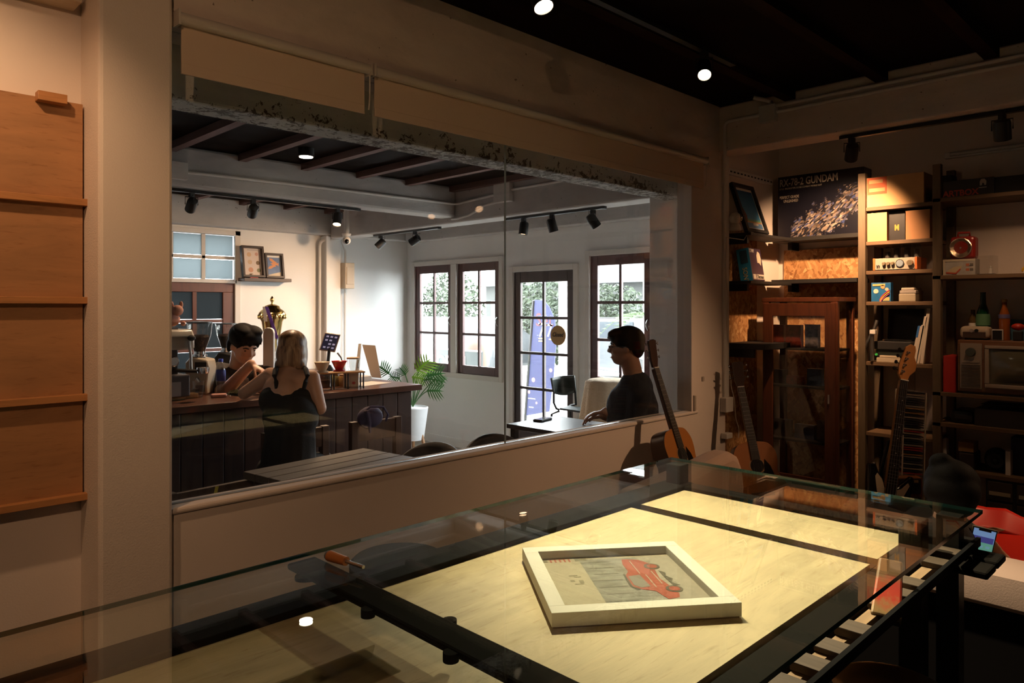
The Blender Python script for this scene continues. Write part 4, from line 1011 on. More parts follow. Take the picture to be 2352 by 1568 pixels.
# valve amplifier
a, b = atX(2006, 590, 5.25), atX(2107, 590, 5.25); z = LZ[2]
T = thing('valve_amplifier', 'silver valve amplifier with orange ends and four glass tubes', 'amplifier', (5.34, (a.y+b.y)/2, z))
hh = .082
m = MB(T, 1); m.box(5.25, 5.45, b.y+.012, a.y-.012, z+.006, z+hh); m.done('chassis', mat('amp_dark', (.03, .025, .02), .5))
m = MB(T, 1); m.box(5.245, 5.252, b.y+.014, a.y-.014, z+.006, z+hh); m.done('front_panel', mat('amp_silver', (.48, .42, .34), .4, m=.3))
for y in (a.y-.012, b.y): m = MB(T, 1); m.box(5.245, 5.45, y, y+.014, z+.003, z+hh+.002); m.done('end_cheek', mat('amp_orange', (.55, .14, .03), .5), bev=.002)
wd = a.y-b.y
for t, r in ((.26, .012), (.36, .012), (.46, .012), (.85, .021)):
    m = MB(T, 1); m.cyl((5.245, a.y-wd*t, z+.045), (5.225, a.y-wd*t, z+.045), r, r*.85, 16); m.done('knob', mat('knob_brass', (.45, .36, .24), .3, m=.7), sm=1)
m = MB(T, 1); m.cyl((5.245, a.y-wd*.62, z+.045), (5.238, a.y-wd*.62, z+.045), .026, n=20); mt_ = m.done('meter', chrome, sm=1)
m = MB(T, 1); m.cyl((5.238, a.y-wd*.62, z+.045), (5.237, a.y-wd*.62, z+.045), .022, n=20); m.done('meter_face', mat('meter_blue', (.22, .27, .32), .3), mt_)
for t in (.10, .14):
    m = MB(T, 1); m.cyl((5.245, a.y-wd*t, z+.03), (5.232, a.y-wd*t, z+.034), .004, n=8); m.done('switch', black_metal)
vg = glass('valve_glass', (.80, .80, .78), .06)
for t, hv in ((.24, .085), (.44, .13), (.68, .13), (.90, .11)):
    y = a.y-wd*t
    m = MB(T, 1); m.lathe([(.026, 0), (.028, hv*.6), (.022, hv*.9), (.006, hv)], 16, TR(5.33, y, z+hh)); v_ = m.done('valve', vg, sm=1)
    m = MB(T, 1); m.lathe([(.016, .004), (.016, hv*.55)], 12, TR(5.33, y, z+hh)); m.done('anode', mat('anode_grey', (.08, .075, .07), .5), v_)
# shelf 4: blue game box and stack of consoles
T, ya, yb, h = bx(2001, 2046, 649, 5.25, LZ[3], .05, 'blue_game_box', 'bright blue game box with rainbow band on the shelf', 'game box', mat('game_sky_blue', (.02, .13, .32), .4, v=.2, vs=12))
MF = face(T, ya, LZ[3], 5.249); w = ya-yb
for k, (u, v, r, c) in enumerate(((.25, .55, .13, (.62, .58, .45)), (.60, .78, .11, (.6, .30, .12)), (.80, .65, .09, (.62, .45, .3)))):
    m = MB(T, 1, MF); m.lathe([(r*w, 0), (r*w, .0012)], 16, TR(u*w, v*h, 0)); m.done('printed_disc', mat('disc_%d' % k, c, .5))
for k, c in enumerate(((.55, .05, .05), (.6, .4, .05), (.4, .1, .3))):
    pts = [(w*(.45+.5*t)+0, h*(.05+.55*t**.6)-k*.012, .0016) for t in [i/8 for i in range(9)]]
    m = MB(T, 1, MF); m.tube(pts, .004, 5); m.done('rainbow_band', mat('band_%d' % k, c, .5))
for q in ((.01, .09, h-.022, h-.008), (w*.6, w*.94, .006, .03)):
    m = MB(T, 1, MF); m.box(*q, 0, .0012); m.done('title_block', mat('title_yellow', (.6, .42, .15), .5))
for k, (p0, p1, yt, yb_, lab) in enumerate(((2064, 2103, 675, 692, 'pale console base at the bottom of the small stack'), (2066, 2104, 668, 675, 'thin grey console lying in the middle of the small stack'), (2070, 2100, 663, 668, 'small cartridge on top of the console stack'))):
    z = atX(2085, yb_, 5.28).z if k else LZ[3]
    a, b = atX(p0, yt, 5.28), atX(p1, yt, 5.28)
    box_thing('game_console', lab, 'console', (5.36, (a.y+b.y)/2, [LZ[3], LZ[3]+.052, LZ[3]+.074][k]), (.16, a.y-b.y, [.052, .022, .018][k]), 0, mat('console_%d' % k, ((.30, .26, .19), (.26, .23, .20), (.36, .31, .25))[k], .5), .004, part='case', group='consoles stacked on the shelf')
# shelf 5: record player, folders, white machines
z = LZ[4]
T = thing('turntable', 'black turntable with its lid raised behind the bass guitar head', 'turntable', (5.40, 1.66, z))
m = MB(T, 1); m.box(5.27, 5.54, 1.56, 1.79, z+.085, z+.14); m.done('plinth', black_matte, bev=.004)
m = MB(T, 1); m.box(5.28, 5.53, 1.57, 1.78, z, z+.085); m.done('stand', mat('dark_green_black', (.008, .012, .008), .5))
m = MB(T, 1); m.lathe([(.10, 0), (.10, .012), (.03, .013), (.03, .014)], 28, TR(5.40, 1.675, z+.14)); m.done('record', mat('vinyl', (.008, .008, .008), .25), sm=1)
m = MB(T, 1); m.add([(5.53, 1.56, z+.14), (5.53, 1.79, z+.14), (5.56, 1.79, z+.36), (5.56, 1.56, z+.36)], [(0, 1, 2, 3)]); m.done('lid', mat('smoked_lid', (.012, .011, .011), .2), solid=.004)
m = MB(T, 1); m.cyl((5.272, 1.775, z+.05), (5.262, 1.775, z+.05), .008, n=10); m.done('indicator', mat('green_lamp', (.05, .5, .08), .4, e=.25))
for k, (z0, z1, p0, p1, lab) in enumerate(((0, .030, 2013, 2070, 'cream slim deck at the bottom of the machine pile'), (.030, .046, 2020, 2066, 'cream thin lid lying on the slim deck'))):
    a, b = atX(p0, 820, 5.245), atX(p1, 820, 5.245)
    box_thing('slim_deck', lab, 'deck', (5.255, (a.y+b.y)/2, z+z0), (.022, a.y-b.y, z1-z0), 0, mat('cream_plastic', (.50, .42, .30), .5), .003, part='case', group='cream decks under the turntable')
# leaning white folders
fp = mat('folder_white', (.55, .48, .40), .6)
for k, (pb, pt, yt) in enumerate(((2096, 2113, 745), (2103, 2121, 742), (2108, 2128, 722), (2118, 2135, 702))):
    b, t = atX(pb, 830, 5.27+.004*k), atX(pt, yt, 5.27+.004*k); dv = t-b; dv.x = 0
    T = thing('leaning_folder', ['white folder with a blue corner leaning lowest in the row', 'second white folder in the leaning row', 'third white folder in the leaning row', 'tallest white folder leaning against the timber post'][k], 'folder', M=basis((0, -dv.z, dv.y), dv, (-1, 0, 0), (5.27, b.y, z)), group='white folders leaning on the shelf')
    L = dv.length
    m = MB(T); m.box(-.012, .010, 0, L, -.22, 0); m.done('sleeve', fp, bev=.003)
    if k == 0:
        m = MB(T); m.box(-.013, .0, L-.075, L+.001, -.04, .001); m.done('corner_tab', mat('tab_blue', (.03, .12, .35), .5))
# desk lamp arm / metal stand at the end of the shelf
T = thing('microphone_stand', 'jointed metal stand clipped to the end of the shelf', 'stand', (5.235, 1.80, z))
q = [atX(1982, 806, 5.24), atX(1996, 778, 5.24), atX(2008, 755, 5.24), atX(2014, 735, 5.25)]
m = MB(T, 1); m.tube(q, .011, 8); m.done('arm', steel, sm=1)
m = MB(T, 1); m.tube([atX(2003, 768, 5.235), atX(2002, 800, 5.235), atX(2003, 828, 5.235)], .012, 8); m.done('upright', steel, sm=1)
m = MB(T, 1); c = atX(2006, 762, 5.235); m.box(c.x-.02, c.x+.02, c.y-.018, c.y+.018, c.z-.015, c.z+.015); m.done('clamp', paper, bev=.003)
# right bay top: black boxes
X = 5.24
T, ya, yb, h = bx(2160, 2283, 412, X, RZs[0], .25, 'black_art_box', 'black box with red ARTBOX lettering on the top shelf', 'box', mat('artbox_black', (.014, .013, .014), .45))
txt('ARTBOX', .052, mat('red_lettering', (.38, .04, .015), .5), T, face(T, ya-.015, RZs[0]+.006, X-.0015), w=1, bold=.0016, xs=.95)
m = MB(T, 1, face(T, yb+.075, RZs[0]+h*.55, X-.001)); m.prism([(0, 0), (.012, 0), (.014, .014), (.022, .014), (.024, 0), (.034, 0), (.036, .025), (.026, .040), (.008, .040), (0, .025)], 0, .001); m.done('emblem', silver)
m = MB(T, 1, face(T, yb+.08, RZs[0]+h*.40, X-.001)); m.box(0, .042, 0, .006, 0, .001); m.done('emblem_line', silver)
bx(2284, 2420, 400, X+.02, RZs[0], .25, 'black_storage_box', 'plain black storage box at the right end of the top shelf', 'box', black_matte)
bx(2150, 2186, 403, X+.16, RZs[0], .12, 'black_storage_box', 'plain black box standing behind the red lettered box', 'box', black_matte)
# shelf 2: lantern, toy box, acrylic case, yellow toy
z = RZs[1]
T, ya, yb, h = bx(2166, 2240, 595, 5.25, z, .11, 'toy_car_box', 'worn toy car carton below the red lantern', 'box', mat('toy_box_grey', (.34, .32, .29), .5, v=.15, vs=20))
ztop = z+h; MF = face(T, ya, z, 5.249); w = ya-yb
m = MB(T, 1, MF); m.box(0, .014, 0, h, 0, .0012).box(.014, w, h-.014, h, 0, .0012); m.done('pale_margin', mat('margin_cream', (.46, .40, .30), .5))
m = MB(T, 1, MF); m.prism([(.02, .016), (.075, .010), (.105, .045), (.105, .058), (.06, .052), (.03, .032)], 0, .0015); m.done('printed_vehicle', mat('vehicle_cream', (.45, .36, .22), .5))
m = MB(T, 1, MF); m.prism([(.018, .012), (.075, .006), (.10, .035), (.097, .043), (.072, .016), (.018, .022)], 0, .002); m.done('printed_stripe', mat('stripe_red', (.36, .05, .02), .5))
for u, v in ((.72, .55), (.84, .55), (.72, .25), (.84, .25)):
    m = MB(T, 1, MF); m.box(u*w, u*w+.018, v*h, v*h+.016, 0, .0013); m.done('printed_square', mat('square_%d' % (u > .8), ((.40, .12, .05), (.10, .09, .08))[u > .8], .5))
c = atX(2211, 570, 5.28)
T = thing('red_lantern', 'red square lantern torch with a large round reflector', 'lantern', (5.32, c.y, ztop))
m = MB(T); m.box(-.05, .05, -.070, .070, 0, .145); m.done('body', mat('lantern_red', (.22, .012, .008), .35), bev=.02, seg=3)
M = frame_to((-1, 0, .04), (0, 0, 1), (-.05, .008, .072))
m = MB(T, 0, M); m.lathe([(.062, -.004), (.064, .008), (.058, .010), (.02, -.010), (.002, -.014)], 28); rf = m.done('reflector', mat('reflector', (.55, .46, .36), .22, m=1, b=.5, bs=40), sm=1)
m = MB(T, 0, M); m.lathe([(.058, .009), (.058, .0105)], 26); m.done('cover_glass', glass('lantern_glass', (.95, .93, .90), .05), rf)
m = MB(T, 0, M); m.cyl((0, 0, -.012), (0, 0, .006), .006); m.done('bulb', chrome, rf)
m = MB(T); m.tube([(-.02, .03, .145), (-.02, .03, .17), (.0, -.03, .17), (.0, -.03, .145)], .008, 8); m.done('carry_handle', mat('lantern_red', (.22, .012, .008), .35), sm=1)
a, b = atX(2243, 560, 5.30), atX(2282, 560, 5.30)
T = thing('acrylic_case', 'clear acrylic display case beside the toy car carton', 'display case', (5.36, (a.y+b.y)/2, z))
m = MB(T, 1); m.box(5.30, 5.42, b.y, a.y, z+.006, z+.12); m.done('cover', glass('case_acrylic', (.93, .93, .92), .05))
m = MB(T, 1); m.box(5.295, 5.425, b.y-.004, a.y+.004, z, z+.006); m.done('base', black_matte)
m = MB(T, 1); m.lathe([(.012, 0), (.008, .015), (.009, .03), (.004, .036), (.007, .045), (.001, .052)], 12, TR(5.35, (a.y+b.y)/2-.02, z+.006)); m.done('figurine', paper, sm=1)
a = atX(2345, 610, 5.30)
T = thing('yellow_toy_car', 'little yellow toy car on the collectibles shelf', 'toy car', (5.36, a.y-.05, z))
m = MB(T); m.prism([(-.055, .012), (.055, .012), (.055, .035), (.03, .055), (-.045, .058), (-.055, .04)], -.024, .024, basis((0, 1, 0), (0, 0, 1), (1, 0, 0))); m.done('body', mat('toy_yellow', (.55, .33, .02), .35), bev=.006)
for y in (-.032, .032):
    for x in (-.024, .024):
        m = MB(T); m.cyl((x-.005, y, .013), (x+.005, y, .013), .013, n=14); m.done('wheel', paper, sm=1)
# shelf 3: television and company
z = RZs[2]
a, b = atX(2198, 780, 5.23), atX(2420, 780, 5.23); tz = a.z - z
T = thing('retro_television', 'wood-cased retro television with bulging grey screen', 'television', (5.40, (a.y+b.y)/2, z))
tw = wood('tv_timber', (.17, .075, .035), .6, 'Y', 3, .4)
W = a.y-b.y
m = MB(T, 1); m.box(5.24, 5.56, b.y, a.y, z+.012, z+tz); m.done('cabinet', tw, bev=.006)
m = MB(T, 1); m.box(5.24, 5.54, b.y+.03, a.y-.03, z, z+.012); m.done('base', black_matte)
m = MB(T, 1); m.box(5.228, 5.241, a.y-.135, a.y-.018, z+.035, z+tz-.02); cp_ = m.done('control_panel', mat('tv_silver', (.34, .27, .21), .4, m=.2))
m = MB(T, 1); m.cyl((5.228, a.y-.076, z+tz-.075), (5.205, a.y-.076, z+tz-.075), .028, .025, 20); m.done('tuning_knob', mat('knob_dark', (.05, .06, .05), .4), cp_, sm=1)
for k in range(15):
    zz = z+.045+k*.0095; m = MB(T, 1); m.box(5.222, 5.229, a.y-.128, a.y-.026, zz, zz+.005); m.done('grille_slat', mat('grille_dark', (.10, .075, .055), .5), cp_)
m = MB(T, 1); m.box(5.222, 5.229, a.y-.125, a.y-.03, z+tz-.14, z+tz-.125).box(5.222, 5.229, a.y-.125, a.y-.03, z+tz-.16, z+tz-.148); m.done('button_row', mat('tv_chrome', (.45, .38, .30), .3, m=.5), cp_)
m = MB(T, 1)
ys, zs_ = a.y-.15, z+tz-.03; ye, ze = b.y+.03, z+.045
m.box(5.222, 5.24, ye, ys, zs_-.02, zs_).box(5.222, 5.24, ye, ys, ze, ze+.025).box(5.222, 5.24, ys-.025, ys, ze+.025, zs_-.02).box(5.222, 5.24, ye, ye+.025, ze+.025, zs_-.02)
m.done('screen_surround', mat('tv_grey', (.30, .24, .19), .4), bev=.004)
m = MB(T, 1)
def scr(u, v):
    uu, vv = 2*u-1, 2*v-1; k = (1-abs(uu)**8*.25*abs(vv)**2)
    return (5.238 - .028*(1-uu*uu)*(1-vv*vv)-.002, (ys+ye)/2 - uu*((ys-ye)/2-.022), (zs_+ze)/2 + vv*((zs_-ze)/2-.02))
m.sheet(scr, 18, 14); m.done('screen', mat('crt_glass', (.10, .095, .065), .12, sp=.7), sm=1)
bx(2166, 2194, 817, 5.24, z, .2, 'red_binder', 'tall red binder standing beside the television', 'binder', mat('binder_red', (.40, .014, .008), .5))
zt = z+tz
# on top of the television
a, b = atX(2203, 755, 5.28), atX(2272, 755, 5.28)
T = thing('cream_radio', 'cream rounded retro clock radio on the television', 'radio', (5.33, (a.y+b.y)/2, zt))
m = MB(T, 1); m.box(5.285, 5.39, b.y, a.y, zt+.008, zt+.085); m.done('case', mat('radio_cream', (.50, .41, .30), .4), bev=.024, seg=3)
m = MB(T, 1); m.box(5.281, 5.288, b.y+.02, a.y-.02, zt+.016, zt+.05); m.done('front_panel', mat('radio_brown', (.06, .03, .02), .4))
for k in (-1, 1):
    m = MB(T, 1); m.cyl((5.287, (a.y+b.y)/2+k*.013, zt+.058), (5.278, (a.y+b.y)/2+k*.013, zt+.058), .011, n=16); m.done('dial', black_metal if k < 0 else chrome, sm=1)
for y in (a.y-.03, b.y+.03): m = MB(T, 1); m.cyl((5.33, y, zt), (5.33, y, zt+.012), .012, n=10); m.done('foot', black_matte)
a, b = atX(2277, 760, 5.26), atX(2304, 760, 5.26)
T = thing('mini_display', 'tiny black display with white rim on the television', 'display', (5.28, (a.y+b.y)/2, zt))
m = MB(T, 1); m.box(5.262, 5.28, b.y, a.y, zt, zt+.070); m.done('rim', mat('rim_white', (.48, .44, .40), .4), bev=.006)
m = MB(T, 1); m.box(5.258, 5.263, b.y+.006, a.y-.006, zt+.007, zt+.063); m.done('screen', mat('dark_screen', (.012, .012, .012), .2))
def bottle(px, top, X, z, prof, mt, lab, cap=None, capm=None, label=None, lm=None, name='bottle'):
    c = atX(px, top, X); H = c.z - z
    T = thing(name, lab, 'bottle', (X, c.y, z))
    m = MB(T); m.lathe([(r, t*H) for r, t in prof], 20); b_ = m.done('body', mt, sm=1)
    if cap: m = MB(T); m.lathe([(cap, H*.94), (cap, H), (cap*.8, H+.003)], 16); m.done('cap', capm, sm=1)
    if label: m = MB(T); m.lathe([(r+.0012, t*H) for r, t in label], 20, close=False); m.done('label', lm, b_, sm=1)
    return T
gg = mat('green_bottle_glass', (.004, .045, .016), .12, sp=.7)
bottle(2258, 671, 5.40, zt, [(.038, 0), (.040, .03), (.040, .45), (.034, .58), (.018, .75), (.015, .95), (.016, 1)], gg, 'green soju-like glass bottle on the television', label=[(.0395, .30), (.0395, .44), (.036, .54)], lm=mat('green_label', (.10, .24, .12), .5))
bottle(2307, 688, 5.36, zt, [(.030, 0), (.031, .03), (.029, .30), (.031, .50), (.029, .62), (.014, .82), (.013, 1)], mat('orange_soda', (.28, .075, .012), .15, sp=.6), 'orange soda bottle with round blue label on the television', cap=.016, capm=mat('cap_gold', (.42, .22, .05), .4), label=[(.0312, .54), (.0318, .64)], lm=mat('soda_label', (.14, .12, .26), .5))
bottle(2235, 711, 5.41, zt, [(.022, 0), (.023, .05), (.023, .7), (.012, .85), (.012, 1)], mat('brown_bottle', (.10, .06, .02), .2), 'small brown bottle with white tag beside the green bottle', label=[(.0235, .25), (.0235, .55)], lm=paper)
bx(2321, 2400, 733, 5.46, zt, .05, 'blue_carton', 'light blue carton behind the orange soda bottle', 'box', mat('carton_blue', (.08, .20, .28), .5))
c = atX(2340, 752, 5.36)
T = thing('red_toy_robot', 'small red and black toy at the edge of the television', 'toy', (5.34, c.y, zt))
m = MB(T); m.box(-.02, .02, -.025, .025, 0, .06); m.done('body', black_matte, bev=.006)
m = MB(T); m.ell((0, .0, .085), (.028, .036, .022), 14); m.done('top', mat('toy_red', (.45, .03, .015), .35), sm=1)
# shelf 4: dark hifi separates
z = RZs[3]
bx(2180, 2236, 942, 5.26, z, .22, 'black_camcorder', 'dark rounded camcorder on the shelf under the television', 'camcorder', mat('camcorder_black', (.014, .014, .014), .35), bev=.03)
bx(2238, 2420, 944, 5.25, z, .26, 'video_recorder', 'black video recorder under the television shelf', 'video recorder', mat('vcr_black', (.012, .012, .012), .4))
bx(2252, 2352, 932, 5.27, z+.134, .2, 'slim_player', 'slim black player resting on the video recorder', 'player', mat('vcr_black', (.012, .012, .012), .4))
# shelf 5
z = RZs[4]
bx(2165, 2174, 1008, 5.27, z+.0, .05, 'white_bottle', 'small white bottle at the shelf corner', 'bottle', paper)
bx(2202, 2236, 1040, 5.26, z, .18, 'dark_case', 'dark zip case below the kraft packets', 'case', mat('case_dark', (.03, .02, .02), .7), bev=.008)
T, ya, yb, h = bx(2201, 2236, 1015, 5.262, z+.115, .12, 'kraft_packet', 'folded kraft paper packets lying on the dark case', 'packet', mat('kraft', (.34, .19, .07), .8))
c = atX(2285, 1050, 5.30)
T = thing('desk_speaker', 'round black desk speaker on the low shelf', 'speaker', (5.36, c.y, z))
m = MB(T); m.ell((0, 0, .075), (.06, .07, .075), 20); m.done('body', black_matte, sm=1)
m = MB(T, 0, frame_to((-1, 0, 0), loc=(-.05, 0, .075))); m.lathe([(.05, -.01), (.045, .012), (.02, .004), (.002, .012)], 20); m.done('cone', mat('cone_grey', (.03, .03, .03), .5), sm=1)
bx(2309, 2321, 1036, 5.28, z, .10, 'white_carton', 'narrow white carton beside the desk speaker', 'carton', paper)
bx(2322, 2360, 1005, 5.34, z, .15, 'navy_box', 'tall navy box behind the narrow white carton', 'box', mat('navy', (.012, .016, .04), .6))
# drawer units on the floor shelf
for k, (p0, p1) in enumerate(((2268, 2326), (2336, 2400))):
    a, b = atX(p0, 1090, 5.22), atX(p1, 1090, 5.22); z = RZs[5]
    T = thing('drawer_unit', ['small dark drawer unit with cream labels nearest the bass guitar', 'small dark drawer unit at the shelf end'][k], 'drawers', (5.35, (a.y+b.y)/2, z), group='small drawer units')
    m = MB(T, 1); m.box(5.23, 5.48, b.y-.01, a.y+.01, z, z+.27); m.done('carcass', black_matte)
    for q in range(2):
        zz = z+.02+q*.125; m = MB(T, 1); m.box(5.218, 5.23, b.y, a.y, zz, zz+.11); dr = m.done('drawer', mat('drawer_brown', (.05, .035, .02), .5), bev=.002)
        m = MB(T, 1); m.box(5.212, 5.219, b.y+.01, a.y-.01, zz+.03, zz+.052); m.done('label_strip', mat('cream_label', (.45, .38, .26), .6), dr)
# ------------------------------------------------------------------ instruments and seating in the near room
def outline(pts, n=6):
    """closed smooth outline through half-profile points (x, y), mirrored about x=0"""
    full = pts + [(-x, y) for x, y in reversed(pts) if x > 1e-4]
    out = []
    k = len(full)
    for i in range(k):
        p, r, s, u = [Vector((*full[(i+j) % k], 0)) for j in (-1, 0, 1, 2)]
        for q in range(n):
            t = q/n; v = .5*((2*r) + (s-p)*t + (2*p-5*r+4*s-u)*t*t + (3*r-p-3*s+u)*t**3); out.append((v.x, v.y))
    return out
string_m = mat('string', (.35, .33, .30), .3, m=1)
def acoustic(lab, M, top_m, side_m):
    """local y runs from the tail (0) to the head (1.02), z out of the soundboard"""
    T = thing('acoustic_guitar', lab, 'guitar', M=M, group='acoustic guitars')
    half = [(0, 0), (.11, .012), (.175, .06), (.195, .13), (.175, .20), (.135, .265), (.128, .30), (.140, .36), (.138, .42), (.10, .475), (.04, .49), (0, .49)]
    o = outline(half, 4)
    m = MB(T); m.prism(o, -.105, -.003); m.done('body', side_m, bev=.004, sm=1)
    m = MB(T); m.prism(o, -.003, 0); tp = m.done('soundboard', top_m)
    m = MB(T); m.lathe([(.052, .0002), (.052, .001)], 28, TR(0, .335, 0)); m.done('rosette', mat('rosette', (.30, .16, .06), .5), tp)
    m = MB(T); m.lathe([(.044, .0012), (.044, .0018)], 28, TR(0, .335, 0)); m.done('soundhole', mat('soundhole', (.004, .003, .003), .9), tp)
    m = MB(T); m.prism([(.02, .29), (.08, .245), (.10, .27), (.085, .33), (.055, .375), (.046, .34), (.04, .30)], .0012, .0026); m.done('pickguard', mat('guard_black', (.008, .007, .007), .2), tp)
    m = MB(T); m.box(-.075, .075, .145, .170, 0, .010); m.done('bridge', mat('rosewood', (.03, .014, .009), .5), tp, bev=.002)
    m = MB(T); m.prism([(-.028, .38), (.028, .38), (.022, .855), (-.022, .855)], -.022, -.0); m.done('neck', mat('neck_mahogany', (.07, .03, .015), .4), bev=.006)
    m = MB(T); m.prism([(-.028, .375), (.028, .375), (.0215, .855), (-.0215, .855)], .0005, .007); fb = m.done('fretboard', mat('fretboard_dark', (.016, .010, .008), .5))
    for k in range(1, 19):
        y = .855 - .65*(1-2**(-k/12)); m = MB(T); m.box(-.024, .024, y-.001, y+.001, .007, .0084); m.done('fret', string_m, fb)
    m = MB(T); m.box(-.022, .022, .855, .861, -.002, .010); m.done('nut', paper)
    m = MB(T, 0, TR(0, .861, 0) @ RX(12)); m.prism([(-.022, 0), (.022, 0), (.034, .045), (.036, .16), (.012, .168), (0, .16), (-.012, .168), (-.036, .16), (-.034, .045)], -.014, .002); hs = m.done('headstock', mat('head_brown', (.035, .014, .010), .35), bev=.002)
    for s in (-1, 1):
        for y in (.06, .10, .14):
            m = MB(T, 0, TR(0, .861, 0) @ RX(12)); m.cyl((s*.034, y, -.006), (s*.055, y, -.006), .003, n=8); m.ell((s*.060, y, -.006), (.006, .009, .004), 10); m.done('tuner', chrome, hs, sm=1)
    for k in range(6):
        x = (k-2.5); m = MB(T); m.tube([(x*.011, .16, .012), (x*.0068, .858, .0105)], .0007, 4); m.done('string', string_m)
    return T
H1, B1_ = atY(1487, 783, 2.525), Vector((3.66, 2.34, .93))
dv = (H1-B1_).normalized(); nz_ = Vector((0, -1, 0)); xx = dv.cross(nz_).normalized(); nz_ = xx.cross(dv)
tail = H1 - dv*1.025
acoustic('acoustic guitar with orange top leaning by the partition glass', basis(xx, dv, nz_, tail), mat('guitar_top_amber', (.42, .16, .035), .3, coat=.4), mat('guitar_side_dark', (.05, .018, .010), .3))
T = thing('guitar_stand', 'low black stand under the guitar by the partition glass', 'stand', (tail.x, tail.y, FL))
for s in (-.12, .12):
    m = MB(T, 1); m.tube([(tail.x+s, tail.y-.05, tail.z-.012), (tail.x+s, tail.y+.08, tail.z-.02), (tail.x+s*1.3, tail.y+.12, FL)], .01, 8); m.done('leg', black_metal, sm=1)
    m = MB(T, 1); m.tube([(tail.x+s, tail.y-.05, tail.z-.012), (tail.x+s*1.4, tail.y-.2, FL)], .01, 8); m.done('front_leg', black_metal, sm=1)
H2, B2_ = atD(1690, 833, 4.92), atD(1733, 1040, 4.72)
dv = (H2-B2_).normalized(); nz_ = -FWD + RIGHT*.05; xx = dv.cross(nz_).normalized(); nz_ = xx.cross(dv); tail = H2-dv*1.025
acoustic('acoustic guitar with brown top standing before the chipboard strip', basis(xx, dv, nz_, tail), mat('guitar_top_brown', (.34, .12, .03), .35, coat=.3), mat('guitar_side_dark', (.05, .018, .010), .3))
# electric bass
H3, B3_ = atD(2085, 790, 4.22), atD(2043, 1140, 4.10)
dv = (H3-B3_).normalized(); nz_ = -FWD; xx = dv.cross(nz_).normalized(); nz_ = xx.cross(dv); tail = H3 - dv*1.17
T = thing('bass_guitar', 'black electric bass with cream pickguard and orange headstock', 'guitar', M=basis(xx, dv, nz_, tail))
bo = [(.0, 0), (.09, .0), (.155, .05), (.165, .13), (.135, .20), (.12, .27), (.125, .33), (.135, .40), (.12, .43), (.09, .40), (.045, .35), (-.035, .35), (-.075, .42), (-.10, .47), (-.135, .45), (-.130, .36), (-.12, .28), (-.14, .20), (-.17, .12), (-.15, .04), (-.08, 0)]
m = MB(T); m.prism(bo, -.045, 0); m.done('body', mat('gloss_black_body', (.006, .006, .006), .12), bev=.012, seg=3, sm=1)
m = MB(T); m.prism([(.03, .10), (.10, .10), (.13, .16), (.10, .24), (.075, .30), (.105, .37), (.095, .385), (.06, .345), (.035, .335), (-.035, .335), (-.055, .38), (-.085, .41), (-.095, .39), (-.075, .31), (-.04, .22), (-.03, .14)], 0, .003); pg = m.done('pickguard', mat('cream_guard', (.66, .56, .40), .4))
for x in (-.02, .025): m = MB(T); m.box(x-.025, x+.025, .205+x, .235+x, .003, .012); m.done('pickup', black_matte, pg, bev=.003)
for x, y in ((.075, .13), (.09, .17), (.06, .10)): m = MB(T); m.lathe([(.013, .003), (.012, .016)], 14, TR(x, y, 0)); m.done('knob', chrome, pg, sm=1)
m = MB(T); m.box(-.04, .04, .06, .11, 0, .012); m.done('bridge', chrome, bev=.003)
m = MB(T); m.prism([(-.031, .30), (.031, .30), (.021, .955), (-.021, .955)], -.02, .008); m.done('neck', mat('maple_neck', (.36, .16, .045), .35), bev=.005)
m = MB(T); m.prism([(-.031, .30), (.031, .30), (.021, .955), (-.021, .955)], .008, .013); fb = m.done('fretboard', mat('fretboard_dark', (.016, .010, .008), .5))
for k in range(1, 21):
    y = .955 - .86*(1-2**(-k/12)); m = MB(T); m.box(-.030, .030, y-.001, y+.001, .013, .0145); m.done('fret', string_m, fb)
for k in (3, 5, 7, 9, 12, 15):
    y = .955 - .86*(1-2**(-(k-.5)/12)); m = MB(T); m.lathe([(.003, .013), (.003, .0140)], 10, TR(0, y, 0)); m.done('fret_dot', paper, fb)
m = MB(T); m.box(-.022, .022, .955, .961, .006, .016); m.done('nut', paper)
m = MB(T); m.prism([(-.021, .961), (.021, .961), (.030, .99), (.058, 1.02), (.062, 1.06), (.045, 1.10), (.048, 1.14), (.042, 1.165), (.015, 1.172), (-.012, 1.15), (-.040, 1.04), (-.038, .99)], -.006, .008); hs = m.done('headstock', mat('maple_head', (.42, .17, .045), .35, coat=.3), bev=.002)
for k in range(4):
    y = 1.005 + k*.038; x = -.030 + k*.006
    m = MB(T); m.lathe([(.010, .008), (.006, .012), (.006, .022)], 12, TR(x+.016, y, 0)); m.done('tuner_post', chrome, hs, sm=1)
    m = MB(T); m.cyl((x-.006, y+.004, 0), (x-.024, y+.010, 0), .003, n=6); m.ell((x-.031, y+.012, 0), (.010, .012, .004), 10); m.done('tuner', dark_steel, hs, sm=1)
for k in range(4):
    x = k-1.5; m = MB(T); m.tube([(x*.018, .09, .018), (x*.010, .958, .018)], .0012, 4); m.done('string', string_m)
M_ = basis(xx, dv, nz_, tail)
T = thing('bass_stand', 'black floor stand holding the electric bass', 'stand', (tail.x, tail.y, FL))
b0 = M_ @ Vector((0, -.02, -.03))
for s in (-.16, .16):
    m = MB(T, 1); m.tube([M_ @ Vector((s*.6, .0, .03)), M_ @ Vector((s*.6, -.02, -.06)), Vector((tail.x, tail.y, FL)) + RIGHT*s*1.3 + FWD*.05], .010, 8); m.done('leg', black_metal, sm=1)
m = MB(T, 1); m.tube([Vector((tail.x, tail.y, FL+.01)) + FWD*.22, M_ @ Vector((0, .6, -.08)), M_ @ Vector((.05, .66, -.03))], .010, 8); m.done('mast', black_metal, sm=1)
